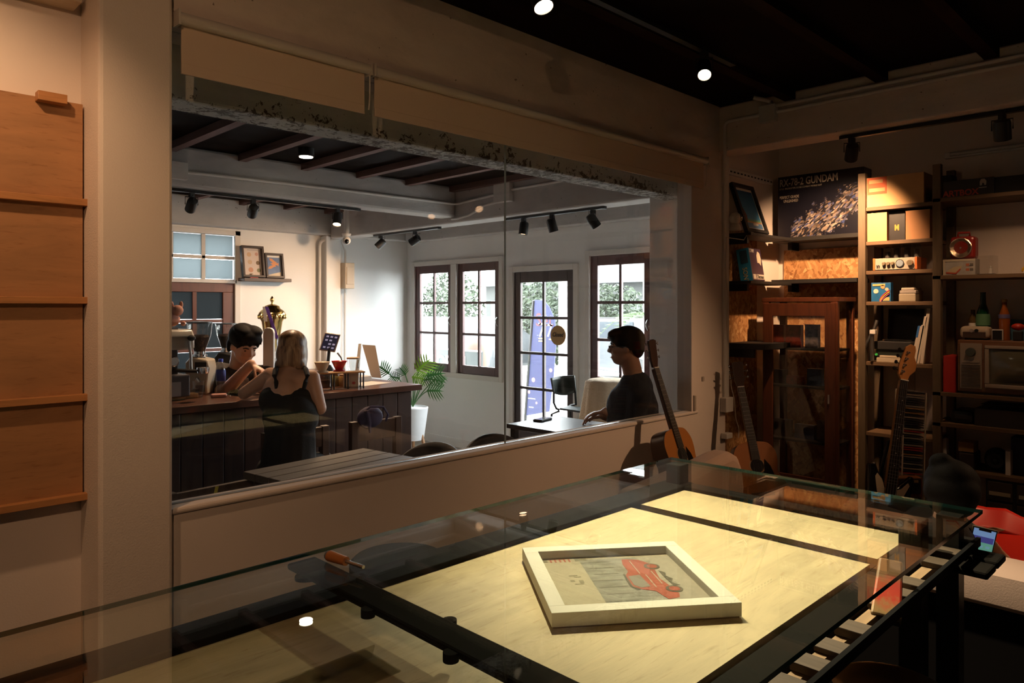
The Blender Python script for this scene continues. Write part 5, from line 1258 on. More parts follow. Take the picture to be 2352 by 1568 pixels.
# wire disc tower with cases
T = thing('disc_tower', 'white wire tower full of disc cases behind the bass', 'rack', (4.62, 1.42, FL))
bA, bB = atD(2072, 1088, 4.46), atD(2122, 1093, 4.46); tA, tB = atD(2077, 897, 4.56), atD(2128, 902, 4.56)
wm = mat('white_wire_frame', (.50, .42, .32), .4)
dep = FWD*.10
m = MB(T, 1); m.tube([bA, tA, tB, bB], .0045, 6); m.done('front_hoop', wm, sm=1)
m = MB(T, 1); m.tube([bA+dep, tA+dep, tB+dep, bB+dep], .0045, 6); m.done('rear_hoop', wm, sm=1)
for e in (bA, bB):
    m = MB(T, 1); m.tube([e, Vector((e.x, e.y, FL))], .006, 6); m.done('leg', wm)
    m = MB(T, 1); m.tube([e+dep, Vector((e.x, e.y, FL))+dep], .006, 6); m.done('leg', wm)
ONES = 'first second third fourth fifth sixth seventh eighth ninth tenth eleventh twelfth thirteenth fourteenth fifteenth sixteenth seventeenth eighteenth nineteenth'.split()
def ordinal(k):
    if k < 20: return ONES[k-1]
    t, o = divmod(k, 10); return ('twentieth', 'thirtieth')[t-2] if o == 0 else ('twenty', 'thirty')[t-2] + '-' + ONES[o-1]
rr = random.Random(3)
pal = [((.02, .02, .022), 'black'), ((.05, .05, .055), 'dark grey'), ((.40, .35, .28), 'cream'), ((.35, .04, .03), 'red'), ((.36, .20, .08), 'tan'), ((.02, .02, .022), 'black'), ((.04, .035, .035), 'dark grey'), ((.30, .28, .25), 'grey'), ((.03, .03, .03), 'black')]
N = 36
for k in range(N):
    t = (k+.5)/N; L_, R_ = bA.lerp(tA, t), bB.lerp(tB, t); c, nm = pal[rr.randrange(len(pal))]
    ax = (R_-L_); wv = ax.length
    M_ = basis(ax, FWD, UP, L_)
    m = MB(None, 0, M_); m.box(.006, wv-.008, .002, .095, -.0038, .0038)
    tag(m.done('disc_case', mat('case_%s' % nm.replace(' ', '_'), c, .4)), '%s disc case, %s from the bottom of the white wire tower' % (nm, ordinal(k+1)), 'disc case', 'disc cases in the wire tower')
T = thing('orange_drawer_box', 'small orange wooden drawer box under the disc tower', 'drawer box', (4.62, 1.45, FL))
p, q = atD(2060, 1090, 4.38), atD(2118, 1096, 4.38)
M_ = basis(RIGHT, FWD, UP, (p.x, p.y, FL)); w = (q-p).length; hz = p.z-FL-.02
m = MB(T, 1, M_); m.box(0, w, 0, .07, 0, hz); m.done('case', mat('orange_timber', (.22, .075, .02), .5))
for k in range(3):
    m = MB(T, 1, M_); m.box(.012, w-.012, -.008, 0, .03+k*hz*.32, .02+(k+.9)*hz*.32); d = m.done('drawer', mat('drawer_dark', (.02, .014, .010), .5))
    m = MB(T, 1, M_); m.box(w*.2, w*.8, -.014, -.008, .03+k*hz*.32+hz*.2, .03+k*hz*.32+hz*.24); m.done('pull', mat('tan_pull', (.30, .20, .10), .6), d)

# ------------------------------------------------------------------ sofa seen from behind
sofa_m = mat('dusty_pink_fabric', (.46, .33, .26), .9, b=.15, bs=220)
T = thing('sofa', 'dusty pink sofa seen from behind beyond the display table', 'sofa', (3.1, .8, FL))
def rounded_bar(m, prof, a, b):
    a, b = Vector(a), Vector(b); d = (b-a).normalized(); s = d.cross(UP)
    n = len(prof); vs = [a + s*x + UP*z for x, z in prof] + [b + s*x + UP*z for x, z in prof]
    m.add(vs, [tuple(range(n))[::-1], tuple(range(n, 2*n))] + [(i, (i+1) % n, n+(i+1) % n, n+i) for i in range(n)])
bz = atX(2300, 1271, 2.80).z
bp_ = [(-.09, 0), (.09, 0), (.10, bz-FL-.06), (.09, bz-FL-.02), (.06, bz-FL), (-.05, bz-FL), (-.08, bz-FL-.02), (-.09, bz-FL-.06)]
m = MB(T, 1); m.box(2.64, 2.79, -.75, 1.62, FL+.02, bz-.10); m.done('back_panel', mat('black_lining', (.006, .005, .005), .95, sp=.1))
bp_ = [(-.10, bz-FL-.12), (.09, bz-FL-.12), (.10, bz-FL-.06), (.09, bz-FL-.02), (.06, bz-FL), (-.05, bz-FL), (-.09, bz-FL-.02), (-.10, bz-FL-.06)]
m = MB(T, 1); rounded_bar(m, bp_, (2.71, -.75, FL), (2.71, 1.62, FL)); m.done('back_cushion', sofa_m, bev=.015, seg=3, sm=1)
az_ = .895
def armside(u, v): return None
side = [(2.80, FL+.06), (3.52, FL+.06), (3.60, FL+.2), (3.62, az_-.20), (3.60, az_-.10), (3.555, az_-.03), (3.49, az_), (3.42, az_-.005), (3.15, az_-.035), (2.66, az_-.07), (2.64, FL+.06)]
m = MB(T, 1); m.prism(side, -.075, .075, basis((1, 0, 0), (0, 0, 1), (0, -1, 0), (0, 1.95, 0))); m.done('arm', sofa_m, bev=.04, seg=3, sm=1)
m = MB(T, 1); m.box(2.82, 3.50, -.75, 1.86, FL+.10, .66); m.done('seat', sofa_m, bev=.03, seg=3, sm=1)
for x, y in ((2.72, -.7), (3.45, -.7), (2.72, 1.93), (3.45, 1.93)):
    m = MB(T, 1); m.box(x-.03, x+.03, y-.03, y+.03, FL, FL+.10); m.done('foot', black_matte)
# red moulded chair beyond the sofa
T = thing('red_chair', 'bright red moulded plastic armchair beyond the seated woman', 'chair', (3.75, .55, FL))
red_pl = mat('red_plastic', (.72, .025, .012), .4)
def P3(px, py, d): return atD(px, py, d)
dch = 3.05
def shell(u, v):
    th = (u-.5)*2.5; R0 = .31; cx, cyy = 3.72, .86
    top = .93 - .10*abs(u-.5)*2 + .05*math.cos((u-.5)*9)
    z = .60 + v*(top-.60)
    r = R0*(1+.08*v)
    d = (FWD*math.cos(th)*-1 + RIGHT*math.sin(th))
    return tuple(Vector((cx, cyy, z)) + d*r)
def seatback(u, v):
    a, b = P3(2084, 1182, dch), P3(2420, 1235, dch)
    return None
pts_top = [(2086, 1180), (2108, 1153), (2140, 1150), (2200, 1152), (2262, 1166), (2310, 1170), (2345, 1188), (2400, 1215)]
pts_bot = [(2088, 1230), (2110, 1225), (2150, 1228), (2210, 1215), (2262, 1214), (2300, 1222), (2350, 1236), (2400, 1240)]
def chairback(u, v):
    k = u*7; i = min(int(k), 6); t = k-i; L = lambda a: (a[i][0]*(1-t)+a[i+1][0]*t, a[i][1]*(1-t)+a[i+1][1]*t)
    (x0, y0), (x1, y1) = L(pts_bot), L(pts_top); dd = dch + .10*math.sin(u*math.pi) - .10*(1-v)
    return tuple(P3(x0*(1-v)+x1*v, y0*(1-v)+y1*v, dd))
m = MB(T, 1); m.sheet(chairback, 28, 8); m.done('backrest', red_pl, sm=60, solid=.012)
sc_ = P3(2250, 1240, 3.0)
m = MB(T, 1); m.box(sc_.x-.25, sc_.x+.22, sc_.y-.25, sc_.y+.25, .68, .71, ); m.done('seat', red_pl, bev=.02)
for dx in (-.2, .18):
    for dy in (-.2, .2):
        m = MB(T, 1); m.cyl((sc_.x+dx, sc_.y+dy, .68), (sc_.x+dx*1.1, sc_.y+dy*1.1, FL), .016); m.done('leg', red_pl, sm=1)
# ------------------------------------------------------------------ cafe: counter and what stands on it
bar_wood = wood('bar_dark_board', (.045, .020, .014), .6, 'Z', 3, .45)
bar_top = wood('bar_top_timber', (.10, .042, .026), .6, 'X', 2, .3)
CT, CF, CB, CE_ = 1.10, 4.16, 4.78, 3.18        # bar top height, front, back, right end
T = thing('bar_counter', 'dark boarded bar counter with brown top in the cafe', 'counter', (1.4, 4.45, 0))
m = MB(T, 1); m.box(-.6, CE_-.03, CF+.05, CB-.03, 0, CT-.04); m.done('carcass', bar_wood)
m = MB(T, 1); m.box(-.6, CE_+.03, CF-.01, CB, CT-.04, CT); m.done('worktop', bar_top, bev=.004)
for k in range(16):
    x = 1.18 + k*.123
    m = MB(T, 1); m.box(x, x+.119, CF+.03, CF+.05, .02, CT-.045); m.done('board', bar_wood, bev=.003)
m = MB(T, 1); m.box(1.18, CE_, CF+.02, CF+.03, .02, .10); m.done('kick_board', bar_wood)
T = thing('back_counter', 'dark work counter under the cafe back window', 'counter', (3.0, 7.1, 0))
m = MB(T, 1); m.box(1.6, 4.25, 6.75, 7.5, 0, .91); m.done('carcass', bar_wood)
m = MB(T, 1); m.box(1.58, 4.27, 6.73, 7.52, .91, .95); m.done('worktop', bar_top, bev=.004)

def onbar(px, py, z=CT): return atZ(px, py, z)
# espresso machine
cream = mat('machine_cream', (.52, .46, .36), .3)
x0, x1 = 1.20, 1.715; y0, y1 = 4.42, 4.76
T = thing('espresso_machine', 'cream and steel espresso machine at the end of the bar', 'coffee machine', (1.5, 4.58, CT))
m = MB(T, 1); m.box(x0, x1-.02, y0+.02, y1-.06, CT+.02, CT+.15); m.done('base', mat('machine_grey', (.07, .06, .06), .4), bev=.008)
m = MB(T, 1); m.box(x0, x1-.06, y0+.10, y1-.08, CT+.15, CT+.30); m.done('body', mat('machine_black', (.012, .010, .010), .35), bev=.006)
m = MB(T, 1); m.prism([(y0, CT+.30), (y1, CT+.30), (y1, CT+.39), (y1-.03, CT+.42), (y0+.03, CT+.42), (y0, CT+.38)], x0, x1, basis((0, 1, 0), (0, 0, 1), (1, 0, 0))); m.done('hood', cream, bev=.014, seg=3, sm=1)
m = MB(T, 1); m.box(x0+.03, x1-.08, y0+.05, y1-.05, CT+.418, CT+.432); m.done('cup_rail', steel)
M_ = basis((1, 0, 0), (0, 0, 1), (0, -1, 0), (1.47, y0+.019, CT+.045))
m = MB(T, 1, M_); m.box(-.12, .17, -.02, .065, 0, .003); bd = m.done('badge', mat('badge_grey', (.36, .32, .29), .4))
txt('CIMBALI', .060, mat('badge_red', (.45, .03, .02), .5), bd, M_ @ TR(-.11, .0, .004), w=1, shear=.25, bold=.001)
m = MB(T, 1); m.box(x0+.25, x1-.36, y0-.004, y0+.002, CT+.315, CT+.36); m.done('screen', mat('machine_screen', (.03, .05, .14), .2, e=.15))
m = MB(T, 1); c = atY(440, 776, y0-.02); m.ell((c.x, y0-.02, c.z), (.024, .022, .018), 14); m.done('steam_knob', black_matte, sm=1)
m = MB(T, 1); m.tube([(c.x-.01, y0-.01, c.z-.02), (c.x-.005, y0-.02, c.z-.10), (c.x-.0, y0-.015, c.z-.20)], .009, 8); m.done('steam_wand', mat('wand_grey', (.4, .37, .33), .3, m=.5), sm=1)
c = atY(399, 830, y0-.005)
m = MB(T, 1, basis((1, 0, 0), (0, 0, 1), (0, -1, 0), (c.x, y0+.09, c.z))); m.lathe([(.030, 0), (.030, .10), (.026, .104)], 20); g_ = m.done('pressure_gauge', chrome, sm=1)
m = MB(T, 1, basis((1, 0, 0), (0, 0, 1), (0, -1, 0), (c.x, y0-.014, c.z))); m.lathe([(.024, 0), (.024, .001)], 18); m.done('gauge_face', paper, g_)
m = MB(T, 1); m.tube([(1.52, y0+.10, CT+.20), (1.58, y0-.04, CT+.185), (1.70, y0-.07, CT+.175)], [.012, .013, .010], 8); m.done('portafilter_handle', black_matte, sm=1)
m = MB(T, 1); m.lathe([(.030, 0), (.034, .02), (.034, .035)], 16, TR(1.735, y0-.07, CT+.16)); m.done('portafilter', chrome, sm=1)
for k, (px, py) in enumerate(((404, 745), (418, 748))):
    m = MB(T, 1); m.lathe([(.022, 0), (.034, .045), (.034, .05)], 14, TR(1.40+k*.12, 4.60, CT+.432)); m.done('cup', mat('cup_white', (.6, .52, .42), .4), sm=1)
T = thing('pink_plush', 'small pink plush animal on top of the coffee machine', 'plush toy', (1.64, 4.60, CT+.432))
pk = mat('plush_pink', (.60, .30, .22), .95, b=.3, bs=120)
m = MB(T); m.ell((0, 0, .045), (.055, .045, .045), 14); m.ell((.03, -.02, .10), (.036, .034, .034), 14); m.done('body', pk, sm=1)
for s in (-1, 1): m = MB(T); m.ell((.03+s*.028, -.01, .135), (.012, .008, .022), 10); m.done('ear', pk, sm=1)
for s in (-1, 1): m = MB(T); m.ell((s*.05+.01, -.035, .02), (.016, .02, .016), 10); m.done('paw', pk, sm=1)
# grinders
def grinder(px, d, lab, bm, z=CT):
    c = atD(px, 800, d)
    T = thing('coffee_grinder', lab, 'coffee grinder', (c.x, c.y, z), AZ*57.3-90, group='coffee grinders on the bar')
    m = MB(T); m.prism([(-.075, 0), (.065, 0), (.060, .06), (.075, .17), (.065, .22), (-.04, .24), (-.075, .20)], -.065, .065, basis((1, 0, 0), (0, 0, 1), (0, -1, 0))); m.done('body', bm, bev=.010, sm=1)
    m = MB(T); m.box(-.01, .062, -.07, -.066, .14, .205); m.done('display', black_matte)
    m = MB(T); m.tube([(.0, -.06, .105), (.02, -.10, .10), (.03, -.10, .08)], .012, 8); m.done('spout', chrome, sm=1)
    m = MB(T); m.box(0, .05, -.085, -.065, .02, .06); m.done('fork', black_matte)
    m = MB(T); m.lathe([(.045, .238), (.045, .25), (.034, .252), (.034, .27)], 18, TR(-.01, 0, 0)); m.done('collar', chrome, sm=1)
    m = MB(T); m.lathe([(.034, .268), (.040, .29), (.068, .37), (.076, .44), (.076, .45)], 22, TR(-.01, 0, 0), close=False); m.done('hopper', glass('hopper_plastic', (.86, .85, .83), .06), sm=1)
    m = MB(T); m.lathe([(.032, .270), (.038, .29), (.061, .36), (.052, .375), (.001, .38)], 22, TR(-.01, 0, 0)); m.done('beans', mat('coffee_beans', (.035, .018, .010), .5, b=1, bs=160), sm=1)
    m = MB(T); m.lathe([(.079, .45), (.079, .458), (.02, .462)], 22, TR(-.01, 0, 0)); m.done('lid', mat('hopper_lid', (.03, .03, .03), .3), sm=1)
grinder(462, 4.66, 'cream coffee grinder beside the espresso machine', cream)
grinder(522, 5.62, 'black coffee grinder half hidden by the barista', black_metal, 1.07)
# bottle of water
c = onbar(507, 905)
T = thing('water_bottle', 'clear water bottle with blue cap and label on the bar', 'bottle', (c.x, c.y, CT))
wg = glass('pet_plastic', (.90, .91, .92), .09)
pr = [(.027, 0), (.030, .006), (.029, .03), (.024, .055), (.029, .085), (.030, .12), (.029, .155), (.022, .18), (.012, .20), (.012, .212)]
m = MB(T); m.lathe(pr, 20, close=False); b_ = m.done('body', wg, sm=1)
m = MB(T); m.lathe([(r+.0006, z) for r, z in pr[4:7]], 20, close=False); m.done('label', mat('label_blue', (.02, .04, .28), .4), b_, sm=1)
m = MB(T); m.lathe([(.0145, .205), (.0145, .222), (.013, .224)], 16); m.done('cap', mat('cap_blue', (.02, .05, .45), .4), sm=1)
m = MB(T); m.lathe([(r*.95, z) for r, z in pr[:5]], 16); m.done('water', glass('water_fill', (.86, .87, .88), .05), b_, sm=1)
# small things on the bar
c = onbar(503, 912)
T = thing('pink_purse', 'small pink pouch lying on the bar edge', 'pouch', (c.x, c.y, CT))
m = MB(T, 0, RZ(-20)); m.box(-.045, .045, -.028, .028, 0, .022); m.done('pouch', mat('pink_leather', (.55, .27, .22), .5), bev=.009, seg=3)
m = MB(T, 0, RZ(-20)); m.tube([(.04, 0, .016), (.065, -.02, .01), (.06, -.035, .003)], .003, 6); m.done('strap', steel)
c = onbar(546, 905)
T = thing('snack_wrapper', 'crumpled snack wrapper on the bar between barista and guest', 'wrapper', (c.x, c.y, CT))
rr = random.Random(9); m = MB(T); m.sheet(lambda u, v: ((u-.5)*.12, (v-.5)*.09, .004+.028*rr.random()), 7, 6); m.done('foil', mat('wrapper_green', (.35, .40, .20), .3, v=.5, vs=40))
c = onbar(578, 890)
T = thing('red_snack_pack', 'red and yellow snack packet beside the guest elbow', 'packet', (c.x, c.y, CT))
m = MB(T); m.sheet(lambda u, v: ((u-.5)*.10, (v-.5)*.07, .006+.03*math.sin(math.pi*u)*math.sin(math.pi*v)), 8, 6); m.done('packet', mat('packet_red', (.45, .06, .03), .35, v=.6, vs=30))
c = onbar(455, 912)
T = thing('drinking_glass', 'plain drinking glass near the coffee machine', 'glass', (c.x, c.y, CT))
m = MB(T); m.lathe([(.026, 0), (.033, .10)], 18, close=False); m.done('wall', glass('tumbler', (.88, .88, .86), .08), sm=1)
m = MB(T); m.lathe([(.025, .002), (.027, .02)], 16); m.done('base', glass('tumbler', (.88, .88, .86), .08))
for k, (px, py) in enumerate(((402, 918), (432, 914))):
    c = onbar(px, py)
    T = thing('pastry_box', ['amber pastry tub next to the textured column edge', 'amber pastry tub beside the drinking glass'][k], 'tub', (c.x, c.y, CT), group='pastry tubs on the bar')
    m = MB(T); m.box(-.05, .05, -.035, .035, 0, .03); m.done('pastry', mat('pastry', (.36, .20, .07), .7, v=.3, vs=40), bev=.006)
    m = MB(T); m.box(-.055, .055, -.04, .04, .03, .055); m.done('lid', glass('tub_lid', (.75, .76, .78), .08), bev=.004)
# tall white card stand
c = onbar(618, 891); c2 = atD(618, 752, (c-EYE).dot(FWD))
T = thing('white_card_holder', 'tall white rounded board standing on the bar', 'sign board', (c.x, c.y, CT), AZ*57.3-90)
hh = c2.z-CT
m = MB(T, 0, basis((1, 0, 0), (0, 0, 1), (0, -1, 0))); o_ = [(-.036, 0), (.036, 0), (.036, hh-.035), (.030, hh-.015), (.015, hh-.003), (-.01, hh), (-.030, hh-.012), (-.036, hh-.04)]
m.prism(o_, -.018, .018); m.done('board', mat('white_board', (.62, .60, .57), .5), bev=.003)
m = MB(T); m.box(-.05, .05, -.05, .05, 0, .008); m.done('foot', steel)
c = atD(655, 772, 6.0)
tag(MB(None, 0, TR(c.x, c.y, 1.07) @ RZ(20)).prism([(-.04, 0), (.04, 0), (.032, c.z-1.07), (-.032, c.z-1.07)], -.03, .03, basis((1, 0, 0), (0, 0, 1), (0, -1, 0))).done('purple_carton', mat('carton_purple', (.16, .02, .09), .5)), 'purple carton behind the blonde guest', 'carton')
tag(MB().box(2.12, 3.45, 5.42, 5.85, 0, 1.07).done('side_cupboard', bar_wood, bev=.005), 'dark cupboard standing behind the bar', 'cupboard')
# tablet till on a stand
c = onbar(752, 881); dd = (c-EYE).dot(FWD)
T = thing('tablet_till', 'tablet till with lit screen on a black stand', 'tablet', (c.x, c.y, CT))
m = MB(T); m.lathe([(.05, 0), (.05, .01), (.016, .012), (.016, .12)], 18); m.done('stand', black_metal, sm=1)
pc = [atD(x, y, dd) for x, y in ((736, 805), (765, 808), (778, 768), (750, 763))]
cc = sum(pc, Vector())/4; ux = ((pc[1]-pc[0])+(pc[2]-pc[3])).normalized(); uy = ((pc[3]-pc[0])+(pc[2]-pc[1])).normalized(); un = ux.cross(uy)
un = (un.normalized()); M_ = basis(ux, uy, un, cc)
m = MB(T, 1, M_); m.box(-.058, .058, -.068, .068, -.01, 0); tb = m.done('tablet', mat('tablet_rim', (.42, .36, .30), .4), bev=.004)
m = MB(T, 1, M_); m.box(-.050, .050, -.058, .060, 0, .001); sn = m.done('screen', mat('till_screen', (.02, .02, .035), .2, e=.15, ec=(.05, .05, .12)), tb)
ic = mat('till_icon', (.4, .38, .5), .4, e=.35, ec=(.55, .55, .8))
for r in range(4):
    for q in range(3):
        if (r*3+q) % 5 == 3: continue
        m = MB(T, 1, M_); x, y = -.036+q*.03, -.045+r*.027; m.box(x, x+.018, y, y+.012, .001, .0016); m.done('icon', ic, sn)
m = MB(T, 1); m.tube([cc-un*.012, Vector((c.x, c.y, CT+.12))], .012, 8); m.done('neck', black_metal)
m = MB(T, 1); m.tube([atD(775, 810, dd), atD(784, 822, dd), atD(790, 845, dd), atD(792, 868, dd)], .006, 6); m.done('bracket_arm', steel)
# pour-over stand
def dripper(px, py, mt, lab, s=1.0, z=CT+.115):
    c = atZ(px, py, z)
    T = thing('coffee_dripper', lab, 'dripper', (c.x, c.y, z), 30, group='pour-over drippers on the wooden stand')
    m = MB(T); m.lathe([(.020*s, .008), (.026*s, .012), (.052*s, .068), (.054*s, .07), (.050*s, .068), (.020*s, .014), (.012, .012)], 22); m.done('cone', mt, sm=1)
    m = MB(T); m.lathe([(.040*s, 0), (.042*s, .004), (.040*s, .010), (.02*s, .010)], 22); m.done('flange', mt, sm=1)
    m = MB(T); m.tube([(.046*s, 0, .058), (.072*s, 0, .054), (.07*s, 0, .03), (.034*s, 0, .026)], .005, 6); m.done('handle', mt, sm=1)
    return c
st_a, st_b = atZ(727, 857, CT+.11), atZ(828, 853, CT+.11)
T = thing('dripper_stand', 'wooden shelf stand for the coffee drippers on the bar', 'stand', (st_a.x, st_a.y, CT))
M_ = basis((st_b-st_a), UP.cross(st_b-st_a), UP, (st_a.x, st_a.y, CT)); L = (st_b-st_a).length
sw = wood('stand_timber', (.46, .27, .12), .7, 'X', 4, .5)
m = MB(T, 1, M_); m.box(-.02, L+.02, -.05, .05, .105, .115); m.done('shelf', sw, bev=.002)
for x in (-.01, L*.36, L*.68, L+.01):
    for y in (-.04, .04): m = MB(T, 1, M_); m.cyl((x, y, 0), (x, y, .105), .005); m.done('leg', black_metal)
dripper(740, 855, mat('ceramic_cream', (.58, .50, .38), .3), 'cream ceramic dripper on the wooden stand')
dripper(779, 852, mat('red_dripper_plastic', (.38, .02, .03), .25), 'red dripper on the wooden stand')
c = atZ(812, 851, CT+.115)
T = thing('glass_pitcher', 'clear glass pitcher with wooden collar on the dripper stand', 'pitcher', (c.x, c.y, CT+.115), 30)
m = MB(T); m.lathe([(.032, 0), (.035, .01), (.046, .085)], 20, close=False); m.done('wall', glass('pitcher_glass', (.84, .86, .86), .10), sm=1)
m = MB(T); m.lathe([(.047, .082), (.047, .092), (.040, .092)], 20); m.done('collar', sw, sm=1)
m = MB(T); m.tube([(.04, 0, .08), (.075, 0, .07), (.06, 0, .01)], .005, 6); m.done('handle', glass('pitcher_glass', (.84, .86, .86), .10), sm=1)
c = onbar(744, 889)
T = thing('steel_server', 'grey glass server of coffee under the cream dripper', 'jug', (c.x, c.y, CT), 0)
m = MB(T); m.lathe([(.044, 0), (.047, .01), (.047, .075), (.050, .08)], 20, close=False); m.done('wall', glass('server_glass', (.72, .70, .66), .10), sm=1)
m = MB(T); m.lathe([(.042, .004), (.044, .05)], 20); m.done('coffee', mat('coffee_liquid', (.05, .03, .02), .2), sm=1)
c = onbar(816, 888)
T = thing('white_tissue_box', 'white square box with a red flower emblem on the bar', 'box', (c.x, c.y+.05, CT), AZ*57.3-90+10)
m = MB(T); m.box(-.052, .052, -.05, .05, 0, .105); m.done('carton', mat('white_carton', (.60, .56, .50), .6), bev=.003)
m = MB(T, 0, basis((1, 0, 0), (0, 0, 1), (0, -1, 0), (.018, -.0505, .028))); m.prism([(.012*(1+.25*math.cos(5*a))*math.cos(a), .010*(1+.25*math.cos(5*a))*math.sin(a)) for a in [k*.314 for k in range(20)]], 0, .001); m.done('emblem', mat('emblem_red', (.5, .08, .10), .5))
c = onbar(783, 886)
for k, (px, h, mt_, lab) in enumerate(((770, .09, 'jar_olive', 'olive glass jar under the red dripper'), (786, .085, 'jar_amber', 'amber glass jar under the red dripper'))):
    c = onbar(px, 887)
    T = thing('glass_jar', lab, 'jar', (c.x, c.y, CT), group='jars under the dripper stand')
    m = MB(T); m.lathe([(.024, 0), (.026, .01), (.026, h*.75), (.018, h*.88)], 16); m.done('body', mat(mt_, ((.24, .22, .10), (.28, .16, .06))[k], .2), sm=1)
    m = MB(T); m.lathe([(.020, h*.86), (.020, h)], 14); m.done('lid', sw, sm=1)
T = thing('black_kettle', 'black gooseneck kettle behind the cream dripper', 'kettle', (2.72, 4.62, CT), 20)
m = MB(T); m.lathe([(.062, 0), (.066, .02), (.050, .11), (.030, .135), (.028, .14)], 22); m.done('body', mat('kettle_black', (.02, .022, .026), .25), sm=1)
m = MB(T); m.lathe([(.012, .14), (.014, .155), (.004, .165)], 14); m.done('lid_knob', mat('kettle_knob', (.16, .05, .02), .4), sm=1)
m = MB(T); m.tube([(.06, 0, .03), (.10, 0, .05), (.095, 0, .10), (.13, 0, .13)], .007, 8); m.done('spout', mat('kettle_black', (.02, .022, .026), .25), sm=1)
# sloping menu stand
c = onbar(862, 870)
T = thing('menu_stand', 'leaning beige menu boards on the right end of the bar', 'menu', (3.02, 4.62, CT))
q = [atD(x, y, 5.55) for x, y in ((853, 866), (876, 868), (862, 793), (832, 791))]
m = MB(T, 1); m.add(q, [(0, 1, 2, 3)]); m.done('front_board', mat('menu_beige', (.42, .35, .29), .35), solid=.006)
q = [atD(x, y, 5.62) for x, y in ((815, 866), (824, 866), (830, 789), (824, 789))]
m = MB(T, 1); m.add(q, [(0, 1, 2, 3)]); m.done('side_board', mat('menu_pale', (.55, .50, .43), .4), solid=.02)
m = MB(T, 1, TR(2.98, 4.66, CT) @ RZ(8)); m.box(-.10, .10, -.07, .07, 0, .04); m.done('base_block', mat('menu_pale', (.55, .50, .43), .4), bev=.003)
c = atZ(930, 876, CT)
tag(MB(None, 0, TR(2.95, 4.45, CT+.001) @ RZ(12)).box(-.14, .14, -.10, .10, 0, .002).done('paper_sheet', mat('menu_sheet', (.55, .50, .46), .5)), 'paper menu sheet lying flat on the bar end', 'paper')

# ------------------------------------------------------------------ trophy, shelf and wall things
c = atD(625, 700, 7.25)
T = thing('gold_trophy', 'tall gold trophy cup with a purple ribbon', 'trophy', (c.x, c.y, .95))
zt_ = atD(625, 680, 7.25).z - .95; k = zt_/.80
prof = [(.085, 0), (.085, .10), (.05, .11), (.045, .17), (.022, .20), (.020, .24), (.034, .26), (.05, .30), (.082, .42), (.100, .55), (.128, .60), (.132, .615), (.125, .64), (.085, .67), (.070, .68), (.066, .70), (.045, .705)]
m = MB(T); m.lathe([(r, z*k) for r, z in prof[4:13]], 28); m.done('cup', gold, sm=60)
m = MB(T); m.lathe([(r, z*k) for r, z in [(.125, .635), (.112, .655), (.092, .672), (.075, .680), (.072, .702), (.058, .708), (.040, .716), (.012, .722), (.010, .74), (.020, .757), (.021, .77), (.014, .785), (.004, .80)]], 28); m.done('lid', gold, sm=60)
m = MB(T); m.lathe([(r, z*k) for r, z in prof[:5]], 24); m.done('pedestal', black_matte, sm=1)
for j in range(18):
    a = j*.349; m = MB(T); m.ell((.126*math.cos(a), .126*math.sin(a), .60*k), (.016, .016, .026), 8); m.done('boss', gold, sm=1)
for s, (mt_, off) in enumerate((('ribbon_purple', 0.0), ('ribbon_white', -.05))):
    m = MB(T, 1); fr_ = atD(612 if not s else 607, 704, 7.08); to = atD(637, 778, 7.10) if not s else atD(610, 738, 7.10)
    rgt = RIGHT*(.016)
    m.add([fr_-rgt, fr_+rgt, to+rgt, to-rgt], [(0, 1, 2, 3)]); m.done('ribbon', mat(mt_, ((.10, .03, .24), (.55, .48, .42))[s], .5), solid=.003)
# shelf with frames
sx0, sx1, sz = atY(555, 640, 7.45).x, atY(668, 644, 7.40).x, atY(610, 639, 7.42).z
T = thing('picture_shelf', 'dark wooden shelf holding two framed menus', 'shelf', ((sx0+sx1)/2, 7.46, sz))
m = MB(T, 1); m.box(sx0, sx1, 7.38, 7.55, sz-.035, sz); m.done('board', wood('walnut_shelf', (.06, .032, .018), .6, 'X', 3, .5), bev=.003)
def leaner(px0, px1, pyt, depth, lab, art):
    a, b = atY(px0, 640, 7.42), atY(px1, 640, 7.42); H = atY(px0, pyt, 7.50).z - sz; w = b.x-a.x
    M = basis((1, 0, 0), (0, .16, .99), (0, -.99, .16), (a.x, 7.42, sz+.001))
    T = thing('framed_menu', lab, 'picture frame', M=M, group='framed pictures on the cafe shelf')
    t = .022
    m = MB(T); m.box(0, w, 0, t, 0, depth).box(0, w, H-t, H, 0, depth).box(0, t, t, H-t, 0, depth).box(w-t, w, t, H-t, 0, depth); m.done('frame', mat('dark_walnut_frame', (.035, .02, .014), .5), bev=.002)
    m = MB(T); m.box(t, w-t, t, H-t, .004, .010); pc = m.done('print', art)
    return T, w, H, pc
T, w, H, pc = leaner(555, 606, 565, .05, 'taller framed menu of round cookies on the cafe shelf', mat('cookie_menu', (.62, .52, .46), .6))
for k, (u, v, r, c) in enumerate(((.38, .74, .10, (.55, .36, .22)), (.72, .76, .075, (.5, .28, .22)), (.40, .50, .10, (.55, .38, .24)), (.76, .48, .09, (.16, .10, .05)), (.42, .25, .11, (.50, .25, .15)), (.78, .24, .09, (.18, .18, .08)))):
    m = MB(T); m.lathe([(r*w, .010), (r*w, .0108)], 16, TR(u*w, v*H, 0)); m.done('printed_cookie', mat('cookie_%d' % k, c, .6), pc)
m = MB(T); m.box(.3*w, .8*w, .88*H, .90*H, .010, .0106); m.done('heading', mat('grey_print', (.3, .28, .27), .8), pc)
T, w, H, pc = leaner(609, 651, 582, .04, 'smaller framed picture with orange fish on blue', paper)
m = MB(T); m.box(w*.14, w*.86, H*.10, H*.84, .010, .0106); m.done('blue_field', mat('fish_blue', (.07, .13, .26), .5, v=.2, vs=20), pc)
